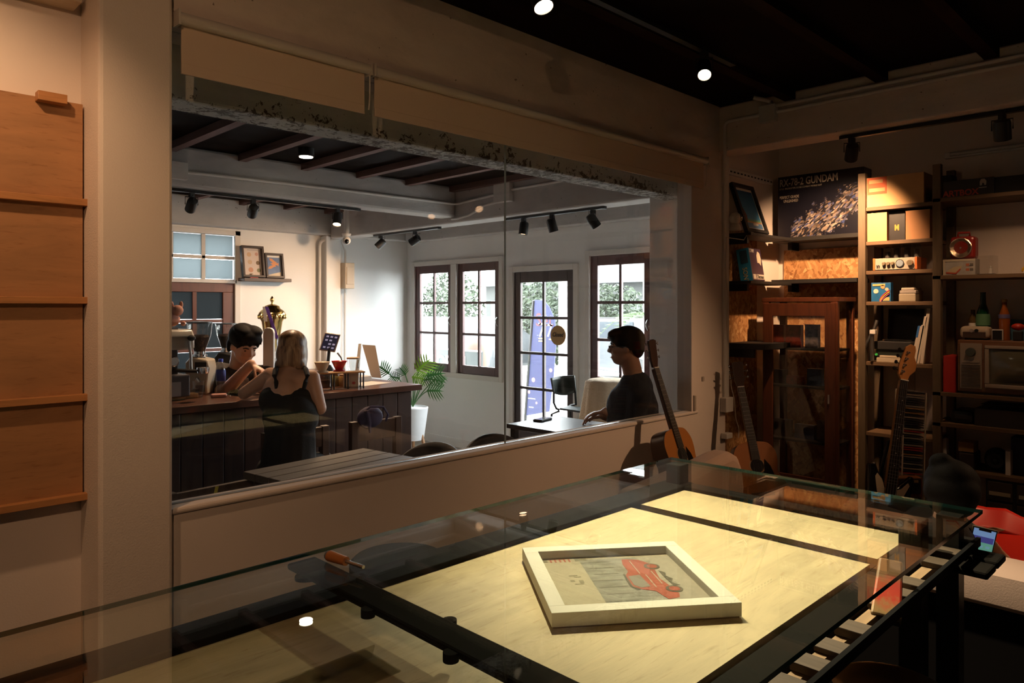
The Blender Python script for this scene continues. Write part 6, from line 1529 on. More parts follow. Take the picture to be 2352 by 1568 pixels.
for k, (u, v) in enumerate(((.45, .70), (.55, .58), (.38, .46))):
    m = MB(T, 0, TR(u*w, v*H, .0106) @ RZ(-35+k*30)); m.prism([(-.05, 0), (-.02, .016), (.03, .012), (.045, .02), (.045, -.02), (.03, -.010), (-.02, -.016)], 0, .0006); m.done('printed_fish', mat('fish_orange', (.55, .20, .06), .5), pc)
m = MB(T); m.prism([(w*.14, H*.10), (w*.86, H*.10), (w*.86, H*.26), (w*.5, H*.20), (w*.14, H*.12)], .0106, .0112); m.done('printed_shore', mat('shore_cream', (.55, .45, .33), .5), pc)
c = atY(583, 640, 7.40)
T = thing('red_ornament', 'tiny red ornament before the taller framed menu', 'ornament', (c.x, 7.40, sz))
m = MB(T); m.box(-.045, .045, -.015, .015, 0, .010); m.done('base', mat('ornament_red', (.5, .05, .03), .4), bev=.003)
m = MB(T); m.ell((-.01, 0, .03), (.022, .014, .022), 12); m.done('figure', mat('ornament_white', (.6, .5, .42), .5), sm=1)
# ceiling security camera
c = atD(796, 552, 7.9)
T = thing('security_camera', 'white ball security camera under the cafe beam', 'camera', (c.x, c.y, c.z))
m = MB(T); m.ell((0, 0, 0), (.045, .045, .045), 18); hd = m.done('head', white_paint, sm=1)
m = MB(T); m.ell((-.012, -.024, -.012), (.026, .026, .03), 14); m.done('face', mat('gloss_black', (.005, .005, .006), .1), hd, sm=1)
m = MB(T); m.lathe([(.04, .045), (.05, .07), (.05, .0725)], 18); m.cyl((0, 0, .07), (0, 0, 2.79-c.z), .03); m.done('mount', white_paint, sm=1)

# closed sign hanging on the door
c = atX(1282, 770, 5.588)
T = thing('closed_sign', 'round cork sign reading Closed hanging on the door', 'sign', M=basis((0, -1, 0), (0, 0, 1), (-1, 0, 0), (5.588, c.y, c.z)))
m = MB(T); m.lathe([(.102, -.005), (.102, .005)], 36); m.done('disc', mat('cork', (.40, .24, .10), .8, v=.08, vs=40))
txt('Closed', .062, mat('ink_brown', (.02, .012, .01), .7), T, TR(-.078, -.012, .006), shear=.3, xs=.85, bold=.0015)
m = MB(T); m.tube([(-.03, .09, 0), (0, .14, .004), (.03, .09, 0)], .002, 5); m.done('string', mat('twine', (.3, .2, .1), .8))

# ------------------------------------------------------------------ plant in a tall pot
P0 = Vector((4.86, 6.45, 0))
T = thing('potted_philodendron', 'green philodendron in a white pot on wooden legs', 'plant', P0)
m = MB(T, 1); m.lathe([(.12, .20), (.17, .55), (.16, .56), (.14, .54)], 22, TR(*P0)); m.done('pot', mat('pot_white', (.72, .73, .75), .4), sm=1)
for k in range(3):
    a = k*2.09+.9; m = MB(T, 1); m.tube([(P0.x+.10*math.cos(a), P0.y+.10*math.sin(a), .3), (P0.x+.18*math.cos(a), P0.y+.18*math.sin(a), 0)], .018, 8); m.done('pot_leg', wood('leg_oak', (.36, .18, .08), .7, 'Z', 4, .5))
gl_ = mat('leaf_bright', (.22, .42, .03), .4); gd = mat('leaf_green', (.035, .14, .03), .35); stem_m = mat('stem_green', (.06, .16, .04), .5)
def philo(px, py, sz_, ang, mt_, d=7.75):
    tip = atD(px, py, d); b = P0 + Vector((0, 0, .56))
    mid = b.lerp(tip, .55) + UP*.06
    pts = [b*(1-t)**2 + mid*2*t*(1-t) + tip*t*t for t in [i/8 for i in range(9)]]
    m = MB(T, 1); m.tube(pts, .006, 6); s_ = m.done('stalk', stem_m, sm=1)
    ax = (RIGHT*math.cos(ang) + UP*math.sin(ang)); nrm = (-FWD*.8 + UP*.45).normalized(); ay = nrm.cross(ax).normalized(); ax = ay.cross(nrm)
    M_ = basis(ax, ay, nrm, tip)
    poly = []
    for side in (1, -1):
        seq = []
        for i in range(6):
            t = i/5; y = .10+.55*math.sin(math.pi*(.18+.72*t)); x = -.25 + 1.1*t
            seq += [(x, y*.35), (x+.10, y), (x+.20, y*.95), (x+.16, y*.33)]
        seq = [(x*sz_, side*y*sz_) for x, y in seq]
        poly += seq if side == 1 else seq[::-1]
        if side == 1: poly.append((1.12*sz_, 0))
    poly.append((-.1*sz_, 0))
    m = MB(T, 1, M_); n = len(poly)
    vs = [(x, y, -.35*abs(y)-.25*x*x/max(sz_, .01)) for x, y in poly] + [(.35*sz_, 0, 0)]
    half = (n-2)//2
    spine = [(-.1*sz_ + i*.2*sz_, 0, -.02*i*sz_) for i in range(7)]
    fs = [(i, (i+1) % n, n) for i in range(n)]
    # fingers as separate lobes around the midrib
    v2, f2 = [], []
    for side in (1, -1):
        for i in range(6):
            t = i/5; L = sz_*(.40+.45*math.sin(math.pi*(.2+.65*t))); x0 = sz_*(-.08+.16*i); w_ = sz_*.05
            dx = .35+.45*t; k0 = len(v2)
            v2 += [(x0-w_, 0, 0), (x0+w_, 0, 0), (x0+w_*1.1+L*dx*.5, side*L*.55, -.05*L), (x0+L*dx, side*L, -.25*L), (x0-w_*.6+L*dx*.5, side*L*.6, -.06*L)]
            f2 += [(k0, k0+1, k0+2, k0+4), (k0+4, k0+2, k0+3)]
    k0 = len(v2); v2 += [(-.16*sz_, -.09*sz_, 0), (-.16*sz_, .09*sz_, 0), (.7*sz_, .07*sz_, 0), (1.15*sz_, 0, -.12*sz_), (.7*sz_, -.07*sz_, 0)]; f2 += [(k0, k0+1, k0+2, k0+3, k0+4)]
    m.v, m.f = [], []; m.add(v2, f2); m.done('leaf', mt_, s_, solid=.002)
for a in ((962, 848, .17, .9, gl_), (985, 862, .16, .2, gd), (950, 866, .12, -.2, gl_), (972, 872, .12, .1, gd), (1000, 872, .10, -.3, gd), (890, 855, .13, 2.4, gd), (930, 858, .10, 2.2, gd), (985, 897, .14, .0, gd), (915, 868, .10, 2.9, gd)):
    philo(*a)

# ------------------------------------------------------------------ cafe tables and chairs
table_wood = wood('grey_brown_planks', (.05, .036, .026), .5, 'X', 3, .55)
dark_chair = wood('dark_chair_timber', (.055, .030, .020), .6, 'Z', 3, .5)
# plank table by the sill
tz = .78
tz = .90
A, B_, C_, D_ = atZ(800, 1035, tz), atZ(905, 1062, tz), atZ(700, 1140, tz), atZ(580, 1078, tz)
T = thing('plank_table', 'dark plank table below the sill in front of the bar', 'table', (2.3, 3.5, 0))
ux = (A-D_).normalized(); L = (A-D_).length + .1; uy = Vector((ux.y, -ux.x, 0)); W = .50
M_ = basis(ux, -uy, UP, D_)
for k in range(5):
    m = MB(T, 1, M_); m.box(-.05, L, -W+k*W/5+.003, -W+(k+1)*W/5-.003, -.035, 0); m.done('plank', table_wood, bev=.003)
m = MB(T, 1, M_); m.box(.02, L-.07, -W+.05, -.05, -.11, -.036); m.done('apron', dark_chair)
for x in (.04, L-.12):
    for y in (-W+.06, -.08): m = MB(T, 1, M_); m.box(x-.025, x+.025, y-.025, y+.025, -tz, -.036); m.done('leg', dark_chair)
# bar chairs with slatted backs
def bar_chair(lab, loc, rz, top=1.03, seat=.66, mt_=dark_chair, cushion=None, w=.40):
    T = thing('bar_chair', lab, 'chair', loc, rz, group='wooden chairs in the cafe')
    for s in (-1, 1):
        m = MB(T); m.box(s*w/2-.022, s*w/2+.022, -.20, -.16, 0, top); m.done('rear_leg', mt_, bev=.003)
        m = MB(T); m.box(s*w/2-.022, s*w/2+.022, .15, .19, 0, seat-.03); m.done('front_leg', mt_, bev=.003)
        m = MB(T); m.box(s*w/2-.012, s*w/2+.012, -.16, .15, .25, .28); m.done('stretcher', mt_)
    m = MB(T); m.box(-w/2, w/2, -.192, -.168, top-.12, top-.005); m.done('top_rail', mt_, bev=.004)
    m = MB(T); m.box(-w/2, w/2, -.190, -.170, top-.30, top-.23); m.done('lower_rail', mt_, bev=.003)
    m = MB(T); m.box(-w/2-.02, w/2+.02, -.20, .21, seat-.03, seat); m.done('seat', mt_, bev=.004)
    if cushion: m = MB(T); m.box(-w/2, w/2, -.15, .20, seat, seat+.04); m.done('cushion', cushion, bev=.015, seg=3)
    return T
c1_, c2_ = atD(680, 985, 4.12), atD(863, 962, 4.35)
bar_chair('wooden bar chair under the blonde guest', (c1_.x, c1_.y+.18, 0), 0, c1_.z, .62, w=.36)
bar_chair('wooden bar chair with a purple bag on its back', (c2_.x, c2_.y+.18, 0), 0, c2_.z, .62, w=.31)
bar_chair('wooden chair with blue cushion beside the textured column', (1.33, 3.42, 0), 5, .86, .60, cushion=mat('blue_cushion', (.015, .05, .20), .7))
T = thing('lanyard', 'yellow and blue lanyard hanging on the chair near the column', 'lanyard', (1.36, 3.20, .6))
m = MB(T, 1); m.add([(1.33, 3.20, .86), (1.345, 3.20, .86), (1.29, 3.19, .66), (1.275, 3.19, .66)], [(0, 1, 2, 3)]); m.done('yellow_strap', mat('strap_yellow', (.35, .32, .04), .6), solid=.002)
m = MB(T, 1); m.add([(1.275, 3.19, .66), (1.29, 3.19, .66), (1.27, 3.185, .605), (1.255, 3.185, .605)], [(0, 1, 2, 3)]); m.done('blue_strap', mat('strap_blue', (.02, .05, .3), .6), solid=.002)
# drawstring bag
c = atD(850, 950, 4.3)
T = thing('purple_bag', 'dark purple drawstring bag hung on the bar chair', 'bag', c)
bm2 = mat('bag_purple', (.035, .03, .085), .8)
m = MB(T); m.ell((0, 0, -.02), (.085, .05, .065), 16); m.done('pouch', bm2, sm=1)
m = MB(T); m.tube([(-.06, -.03, .02), (-.03, -.05, .05), (.06, -.05, .04), (.10, -.04, -.01), (.09, -.03, -.05)], .007, 6); m.done('cord', bm2, sm=1)
m = MB(T); m.tube([(-.055, -.05, .03), (-.045, -.06, -.04), (-.04, -.06, -.10)], [.016, .014, .006], 6); m.done('tassel', bm2, sm=1)
# moulded black chairs in front of the bar end
def tub_chair(lab, px, py, d, face_, top):
    c = atD(px, py, d); T = thing('moulded_chair', lab, 'chair', (c.x, c.y, 0), face_, group='black moulded chairs')
    def bk(u, v):
        th = (u-.5)*2.2; z = .46 + v*(top-.46)*(1-.35*(2*abs(u-.5))**2)
        return (.24*math.sin(th)*(1+.05*v), -.22*math.cos(th)*(1+.10*v)+.02, z)
    m = MB(T); m.sheet(bk, 22, 8); m.done('backrest', black_matte, sm=60, solid=.02)
    m = MB(T); m.box(-.21, .21, -.16, .22, .44, .47); m.done('seat', black_matte, bev=.015)
    for x in (-.17, .17):
        for y in (-.14, .18): m = MB(T); m.cyl((x, y, .44), (x*1.15, y*1.15, 0), .012); m.done('leg', black_metal, sm=1)
p = atD(1112, 1010, 4.6); tub_chair('black moulded chair with its corner showing above the sill', 1150, 1040, 4.62, 150, p.z)
p = atD(950, 1044, 4.3); tub_chair('black moulded chair at the foot of the bar end', 975, 1070, 4.5, 120, p.z)
# dark table with phone by the seated man
tz = .85
T = thing('cafe_table', 'black cafe table in front of the seated man', 'table', (3.76, 3.3, 0))
top_m = wood('blue_black_tabletop', (.035, .032, .035), .7, 'Y', 3, .28)
tx0, tx1, ty0, ty1 = 3.50, 4.02, 3.02, 3.585
m = MB(T, 1); m.box(tx0, tx1, ty0, ty1, tz-.03, tz); m.done('top', top_m, bev=.003)
for x in (tx0+.04, tx1-.04):
    for y in (ty0+.04, ty1-.04): m = MB(T, 1); m.box(x-.02, x+.02, y-.02, y+.02, 0, tz-.03); m.done('leg', black_metal)
a, b = atZ(1222, 968, tz), atZ(1270, 962, tz)
T = thing('phone', 'black phone with glassy screen on the cafe table', 'phone', ((a.x+b.x)/2, (a.y+b.y)/2, tz), 12)
m = MB(T); m.box(-.075, .075, -.038, .038, 0, .014); m.done('body', black_matte, bev=.006)
m = MB(T); m.box(-.068, .068, -.032, .032, .014, .015); m.done('screen', mat('phone_glass', (.06, .08, .07), .08, sp=.8))
# black school chair by the door
d = 6.75
T = thing('school_chair', 'black steel-framed chair in front of the cafe door', 'chair', (5.0, 4.4, 0))
def back(u, v):
    tl, tr, bl_, br_ = (1265, 868), (1319, 862), (1271, 903), (1323, 900)
    x = (bl_[0]*(1-u)+br_[0]*u)*(1-v) + (tl[0]*(1-u)+tr[0]*u)*v; y = (bl_[1]*(1-u)+br_[1]*u)*(1-v) + (tl[1]*(1-u)+tr[1]*u)*v
    y += 6*math.sin(math.pi*u)*(1-v) + 2*math.sin(math.pi*u)*v*-1
    return tuple(atD(x, y, d + .10*math.sin(math.pi*u)))
ch_m = mat('black_green_ply', (.020, .026, .024), .45)
m = MB(T, 1); m.sheet(back, 14, 6); m.done('backrest', ch_m, sm=60, solid=.012)
sz_ = atD(1300, 938, d).z
q = [atD(1285, 941, d), atD(1345, 943, d-.25), atD(1356, 930, d-.05), atD(1310, 931, d+.2)]
m = MB(T, 1); m.prism([(p.x, p.y) for p in q], sz_-.012, sz_+.006); m.done('seat', ch_m, bev=.006)
l1 = atD(1272, 900, d); l2 = atD(1321, 898, d)
m = MB(T, 1); m.tube([l1, atD(1272, 925, d), atD(1278, 938, d), q[0]], .011, 8); m.done('back_tube', black_metal, sm=1)
m = MB(T, 1); m.tube([l2, atD(1323, 928, d+.1), q[3]], .011, 8); m.done('back_tube', black_metal, sm=1)
for p, dx in ((q[0], -.12), (q[1], .02), (q[2], .02), (q[3], 0)):
    e = Vector((p.x, p.y, 0)) + RIGHT*dx; m = MB(T, 1); m.tube([p - UP*.01, p + RIGHT*dx*.6 - UP*.04, e], .011, 8); m.done('leg', black_metal, sm=1)
# round side table under a fringed cloth
c = atD(1398, 880, 6.0); zt2 = atD(1398, 872, 6.0).z
T = thing('covered_table', 'round stand under a cream crocheted cloth by the window', 'side table', (c.x, c.y, 0))
m = MB(T, 1); m.lathe([(.02, 0), (.18, .02), (.02, .04), (.02, zt2-.02), (.17, zt2-.015), (.17, zt2)], 20, TR(c.x, c.y, 0)); m.done('stand', dark_chair, sm=1)
T = thing('crochet_cloth', 'cream crocheted cloth with fringe draped over the round stand', 'cloth', (c.x, c.y, zt2))
lace = mat('cream_crochet', (.62, .50, .36), .95, b=.8, bs=80)
def cloth(u, v):
    a = u*2*math.pi; f = 1+.07*math.sin(9*a)*v
    if v < .3: r = .185*v/.3; z = .004
    else:
        t = (v-.3)/.7; r = (.185+.045*t)*f; z = .004 - .34*t
    return (r*math.cos(a), r*math.sin(a), z)
m = MB(T); m.sheet(cloth, 48, 12); m.done('drape', lace, sm=80, solid=.004)
for k in range(30):
    a = k*2*math.pi/30; r = .232*(1+.07*math.sin(9*a)); m = MB(T); m.tube([(r*math.cos(a), r*math.sin(a), -.335), (r*1.02*math.cos(a+.03), r*1.02*math.sin(a+.03), -.42)], .005, 5); m.done('tassel', lace)
# ------------------------------------------------------------------ people
def blob(name, prims, mt, parent, vox=.010, it=5, M=None):
    """one continuous skin grown over overlapping tapered limbs and ellipsoids"""
    bm = bmesh.new()
    def sphere(c, r, rot=None, sub=2):
        m4 = TR(*c) @ (rot or Matrix.Identity(4)) @ Matrix.Diagonal((r[0], r[1], r[2], 1))
        bmesh.ops.create_icosphere(bm, subdivisions=sub, radius=1, matrix=m4)
    for p in prims:
        if p[0] == 'c':
            _, a, b, r0, r1 = p; a, b = Vector(a), Vector(b)
            sphere(a, (r0,)*3); sphere(b, (r1,)*3)
            if (b-a).length > 1e-4:
                bmesh.ops.create_cone(bm, cap_ends=True, segments=16, radius1=r0, radius2=r1, depth=(b-a).length, matrix=frame_to(b-a, (.3, .2, .9), (a+b)/2))
        else:
            sphere(p[1], p[2], p[3] if len(p) > 3 else None, 3)
    me = bpy.data.meshes.new(name); bm.to_mesh(me); bm.free()
    o = bpy.data.objects.new('tmp', me); COL.objects.link(o)
    q = o.modifiers.new('r', 'REMESH'); q.mode = 'VOXEL'; q.voxel_size = vox
    q = o.modifiers.new('s', 'SMOOTH'); q.factor = .5; q.iterations = it
    dg = bpy.context.evaluated_depsgraph_get()
    me2 = bpy.data.meshes.new_from_object(o.evaluated_get(dg)); bpy.data.objects.remove(o); bpy.data.meshes.remove(me)
    root = parent
    while root.parent is not None: root = root.parent
    me2.transform(INV[root.name] @ (M or Matrix.Identity(4)))
    me2.materials.clear(); me2.materials.append(mt)
    me2.polygons.foreach_set('use_smooth', [True]*len(me2.polygons))
    me2.name = name
    o = bpy.data.objects.new(name, me2); COL.objects.link(o); o.parent = parent
    return o
def chain(pts, rs): return [('c', pts[i], pts[i+1], rs[i], rs[i+1]) for i in range(len(pts)-1)]
def hand(wrist, direc, palm_n, s=1.0, curl=.5, spread=.12):
    """palm, four fingers and thumb; direc along the palm, palm_n out of its inner side"""
    d = Vector(direc).normalized(); n = Vector(palm_n); n = (n - d*n.dot(d)).normalized(); sd = d.cross(n)
    w = Vector(wrist); out = []
    for k in (-1.2, -.4, .4, 1.2):
        out.append(('c', w + d*.015*s + sd*k*.010*s, w + d*.085*s + sd*k*.019*s, .014*s, .012*s))
    for k, L in ((-1.5, .88), (-.5, 1.05), (.5, 1.0), (1.5, .78)):
        p = w + d*.085*s + sd*k*.019*s; a = curl*.6; dd = d + sd*k*spread*.3
        for seg, ln in enumerate((.040, .026, .020)):
            v = (dd*math.cos(a) + n*math.sin(a)).normalized(); q = p + v*ln*L*s
            out.append(('c', p, q, (.0095-.0012*seg)*s, (.0088-.0013*seg)*s)); p = q; a += curl*.75
    p = w + d*.03*s - sd*.026*s
    for ln, mixn in ((.035, .35), (.03, .55), (.022, .7)):
        v = (d*.75 - sd*.55*(1-mixn*.6) + n*mixn*curl*1.4).normalized(); q = p + v*ln*s; out.append(('c', p, q, .011*s, .0095*s)); p = q
    return out
def headM(c, fwd, up=(0, 0, 1), tilt=0):
    f = Vector(fwd).normalized(); u = Vector(up); x = f.cross(u).normalized(); u = x.cross(f)
    return basis(x, f, u, c)
def head_prims(M, H):
    P = lambda x, y, z: M @ Vector((x*H, y*H, z*H)); R = M.to_3x3().to_4x4()
    e = lambda x, y, z, a, b, c: ('e', P(x, y, z), (a*H, b*H, c*H), R)
    return [e(0, -.05, .14, .325, .41, .355), e(0, .09, -.10, .27, .29, .33), e(0, .16, -.33, .19, .20, .14), e(0, .10, -.22, .25, .24, .2),
            ('c', P(0, .37, .06), P(0, .445, -.09), .030*H, .052*H), e(0, .40, -.105, .075, .05, .04),
            ('c', P(-.17, .315, .075), P(.17, .315, .075), .045*H, .045*H), e(0, .352, -.235, .095, .045, .030), e(0, .345, -.285, .08, .045, .030),
            e(.15, .30, -.12, .085, .06, .07), e(-.15, .30, -.12, .085, .06, .07),
            e(.325, -.03, -.04, .035, .075, .115), e(-.325, -.03, -.04, .035, .075, .115)]
def face_bits(T, M, H, eyes_closed=False):
    P = lambda x, y, z: M @ Vector((x*H, y*H, z*H))
    for s in (-1, 1):
        m = MB(T, 1); m.ell(tuple(P(s*.135, .335, .015)), (.030*H, .030*H, .020*H), 10); m.done('eye', mat('eye_dark', (.02, .015, .012), .2), sm=1)
        m = MB(T, 1); m.tube([P(s*.065, .375, .085), P(s*.14, .375, .11), P(s*.215, .33, .085)], [.014*H, .018*H, .010*H], 6); m.done('eyebrow', hair_m)
    m = MB(T, 1); m.tube([P(-.085, .37, -.258), P(0, .40, -.262), P(.085, .37, -.258)], [.008*H, .014*H, .008*H], 6); m.done('mouth', mat('lips', (.30, .10, .08), .5))

# barista leaning on the bar -----------------------------------------------------------------
hd = atD(560, 794, 4.86)
T = thing('person', 'young barista in a black printed t-shirt leaning on the bar', 'person', (hd.x, 5.15, 0))
H = .245
look = (-FWD*.62 + RIGHT*.72 - UP*.42)
M = headM(hd, look, UP)
neck_b = atD(546, 848, 4.98); sL, sR = atD(504, 856, 5.0), atD(614, 862, 4.98)     # shoulders as seen
chest = atD(558, 908, 5.05); pelv = Vector((chest.x+.08, 5.25, .86))
el = atD(512, 905, 4.66); wr = atD(577, 836, 4.60)
el2 = atD(640, 905, 4.72); wr2 = atD(600, 893, 4.62)
body = head_prims(M, H)
body += chain([hd - UP*.06 - M.to_3x3() @ Vector((0, .05, 0)), neck_b - UP*.02, chest], [.056, .062, .10])
body += chain([sL, el, wr], [.062, .047, .031]) + chain([sR, el2, wr2], [.062, .047, .031])
body += chain([chest, pelv], [.15, .155]) + chain([sL, chest, sR], [.07, .12, .07])
body += chain([pelv + RIGHT*-.09, pelv + RIGHT*-.10 - UP*.42, Vector((pelv.x, pelv.y, .08)) + RIGHT*-.11], [.10, .07, .05])
body += chain([pelv + RIGHT*.09, pelv + RIGHT*.10 - UP*.42, Vector((pelv.x, pelv.y, .08)) + RIGHT*.11], [.10, .07, .05])
body += hand(wr, (RIGHT*.75 - UP*.45 - FWD*.1), (-UP*.8 - RIGHT*.3), 1.0, .75)
body += hand(wr2, (-RIGHT*.8 - UP*.2 - FWD*.2), -UP, 1.0, .5)
blob('body', body, skin, T, .0085, 3)
sh_ = [('c', sL, sL.lerp(el, .75), .080, .066), ('c', sR, sR.lerp(el2, .62), .078, .062)]
sh_ += chain([sL + UP*.005, neck_b - UP*.055, sR + UP*.005], [.070, .085, .070]) + chain([neck_b - UP*.085, chest, pelv], [.13, .172, .168]) + [('e', chest + UP*.02, (.20, .13, .16), RZ(-45))]
blob('t_shirt', sh_, mat('shirt_black_brown', (.022, .017, .014), .85, b=.15, bs=90), T, .011, 4)
tr_ = chain([pelv, pelv - UP*.05], [.172, .165])
for s in (-.09, .09): tr_ += chain([pelv + RIGHT*s, pelv + RIGHT*s*1.1 - UP*.42, Vector((pelv.x, pelv.y, .09)) + RIGHT*s*1.2], [.115, .09, .075])
blob('trousers', tr_, cloth_black, T, .013, 4)
sp_ = []
for s in (-.11, .11):
    b0 = Vector((pelv.x, pelv.y, .045)) + RIGHT*s; sp_ += [('c', b0 + FWD*.03, b0 - FWD*.17, .042, .036)]
blob('shoes', sp_, black_matte, T, .012, 3)
P = lambda x, y, z: M @ Vector((x*H, y*H, z*H)); R4 = M.to_3x3().to_4x4()
hr = [('e', P(0, -.10, .22), (.39*H, .46*H, .38*H), R4), ('e', P(0, .17, .36), (.34*H, .25*H, .19*H), R4), ('e', P(.0, .29, .32), (.28*H, .12*H, .11*H), R4), ('e', P(0, -.29, -.05), (.29*H, .20*H, .28*H), R4), ('e', P(-.14, .10, .50), (.22*H, .26*H, .12*H), R4), ('e', P(.16, .02, .50), (.22*H, .28*H, .12*H), R4)]
for s in (-1, 1): hr += [('e', P(s*.30, .10, .22), (.08*H, .19*H, .15*H), R4), ('e', P(s*.29, -.20, -.02), (.08*H, .13*H, .25*H), R4), ('c', P(s*.30, .18, .22), P(s*.31, .20, .02), .05*H, .02*H)]
for k in range(9):
    x = -.28+k*.07; hr += [('c', P(x, .33-.5*x*x, .32), P(x+.05*math.sin(k*2.1), .40-.6*x*x, .19-.05*math.sin(k*1.7)), .05*H, .015*H)]
blob('hair', hr, hair_m, T, .007, 1)
face_bits(T, M, H)
c = atD(565, 915, 4.86)
m = MB(T, 1); m.prism([(0, 0), (.05, -.01), (.09, .02), (.08, .07), (.045, .085), (.02, .06), (.005, .03)], 0, .002, basis(RIGHT, UP, -FWD, atD(543, 893, 4.80))); m.done('shirt_print', mat('print_grey', (.30, .28, .26), .8, v=.6, vs=40))

# guest on a bar chair, seen from behind ------------------------------------------------------
hd = atD(671, 806, 4.22)
T = thing('person', 'blonde bobbed woman in a black strappy top seen from behind at the bar', 'person', (hd.x, hd.y-.05, 0))
H = .215
M = headM(hd, FWD*.95 - RIGHT*.12 - UP*.25, UP)
neck = atD(665, 850, 4.16); sL, sR = atD(622, 862, 4.14), atD(716, 868, 4.10)
up_b = atD(660, 900, 4.08); low_b = atD(668, 965, 4.02); pelv = Vector((low_b.x, low_b.y+.03, .74))
elL = atD(560, 903, 4.24); wrL = atD(578, 890, 4.42); elR = atD(735, 938, 4.05); wrR = atD(700, 905, 4.34)
body = head_prims(M, H) + chain([hd - UP*.05, neck + UP*.005, up_b + UP*.05], [.048, .046, .08])
body += chain([sL, up_b + UP*.05, sR], [.048, .085, .048]) + [('e', up_b, (.140, .085, .12), RZ(-45))]
body += chain([sL, elL, wrL], [.046, .036, .024]) + chain([sR, elR, wrR], [.046, .037, .025])
body += chain([up_b, low_b, pelv], [.115, .105, .135])
kneeL, kneeR = pelv + FWD*.30 - RIGHT*.12 - UP*.02, pelv + FWD*.30 + RIGHT*.12 - UP*.02
body += chain([pelv - RIGHT*.08, kneeL, Vector((kneeL.x, kneeL.y, .30)) - FWD*.05], [.085, .058, .036]) + chain([pelv + RIGHT*.08, kneeR, Vector((kneeR.x, kneeR.y, .30)) - FWD*.05], [.085, .058, .036])
body += hand(wrL, (FWD*.8 + RIGHT*.4), -UP, .92, .4) + hand(wrR, (FWD*.7 - RIGHT*.6), -UP, .92, .4)
blob('body', body, skin_pale, T, .008, 3)
tp_ = [('e', up_b - UP*.045, (.158, .128, .118), RZ(-45))] + chain([up_b - UP*.06, low_b, pelv], [.134, .130, .155]) + [('e', low_b + UP*.02, (.155, .125, .14), RZ(-45))]
blob('camisole', tp_, cloth_black, T, .010, 3)
for s, px in ((-1, 630), (1, 706)):
    q = [atD(px + (6 if s < 0 else -8), 892, 3.985), atD(px + (4 if s < 0 else -4), 876, 3.985), atD(px, 862, 3.99), atD(px - 3*s, 850, 4.03), atD(px - 6*s, 845, 4.12), atD(px-2*s, 862, 4.22)]
    m = MB(T, 1); m.tube(q, [.012, .012, .013, .015, .013, .010], 8); m.done('shoulder_strap', cloth_black, sm=1)
sk = chain([pelv, pelv - UP*.03], [.155, .15])
for k_, s in ((kneeL, -1), (kneeR, 1)): sk += chain([pelv + RIGHT*.08*s, k_, Vector((k_.x, k_.y, .31)) - FWD*.05], [.10, .072, .055])
blob('trousers', sk, cloth_black, T, .012, 3)
P = lambda x, y, z: M @ Vector((x*H, y*H, z*H)); R4 = M.to_3x3().to_4x4()
hr = [('e', P(0, -.06, .20), (.40*H, .47*H, .37*H), R4), ('e', P(0, -.20, -.10), (.40*H, .33*H, .45*H), R4), ('e', P(.0, -.22, -.36), (.37*H, .26*H, .25*H), R4)]
for s in (-1, 1): hr += [('e', P(s*.30, .02, -.12), (.11*H, .24*H, .44*H), R4), ('e', P(s*.32, -.12, -.40), (.10*H, .18*H, .24*H), R4)]
bl_m, nt, pb, out = _new('streaked_blonde_hair')
nz = _noise(nt, 60, 4, .6, .2, (1, 1, .06)); rp = _ramp(nt, nz.outputs[0], ((.35, (.10, .048, .024)), (.52, (.32, .18, .085)), (.68, (.56, .37, .20))))
nt.links.new(rp.outputs[0], pb.inputs['Base Color']); pb.inputs['Roughness'].default_value = .4
blob('hair', hr, bl_m, T, .008, 3)

# man in profile with glasses ------------------------------------------------------------------
dm = 4.74
hd = atD(1437, 796, dm)
T = thing('person', 'man with glasses in a dark t-shirt seated in profile by the window', 'person', (hd.x, hd.y, 0))
H = .25
fwd = (-RIGHT*1.0 + FWD*.12 - UP*.05)
M = headM(hd, fwd, UP)
nk = atD(1455, 862, dm); shN = atD(1470, 905, dm-.08); shF = atD(1462, 900, dm+.24); ch = atD(1452, 930, dm+.06); bl_ = atD(1455, 1010, dm+.06); pelv = Vector((bl_.x, bl_.y, .70)) + RIGHT*.02
elN = atD(1452, 968, dm-.06); wrN = atD(1392, 945, dm+.08); elF = atD(1440, 970, dm+.26); wrF = atD(1388, 955, dm+.22)
body = head_prims(M, H) + chain([hd - UP*.06 + RIGHT*.02, nk, ch + UP*.06], [.062, .064, .09])
body += chain([shN, ch, shF], [.066, .12, .066]) + chain([ch, bl_, pelv], [.15, .15, .16])
body += chain([shN, elN, wrN], [.058, .045, .032]) + chain([shF, elF, wrF], [.058, .045, .032])
body += hand(wrN, (-RIGHT*.9 - UP*.15 + FWD*.1), -UP, 1.0, .5) + hand(wrF, (-RIGHT*.9 - UP*.1), -UP, 1.0, .5)
kn1, kn2 = pelv - RIGHT*.40 - FWD*.06 - UP*.02, pelv - RIGHT*.40 + FWD*.16 - UP*.02
body += chain([pelv - FWD*.06, kn1, Vector((kn1.x, kn1.y, .10)) + RIGHT*.05], [.10, .066, .045]) + chain([pelv + FWD*.14, kn2, Vector((kn2.x, kn2.y, .10)) + RIGHT*.05], [.10, .066, .045])
blob('body', body, mat('skin_deep', (.30, .15, .09), .5), T, .0085, 3)
ts = chain([shN, nk - UP*.045, shF], [.080, .085, .080]) + chain([nk - UP*.075 + RIGHT*.015, ch, bl_, pelv], [.115, .172, .172, .18]) + chain([shN, shN.lerp(elN, .85)], [.080, .066]) + chain([shF, shF.lerp(elF, .85)], [.080, .066])
blob('t_shirt', ts, mat('shirt_navy_black', (.016, .017, .024), .9, b=.15, bs=90), T, .011, 4)
tr_ = []
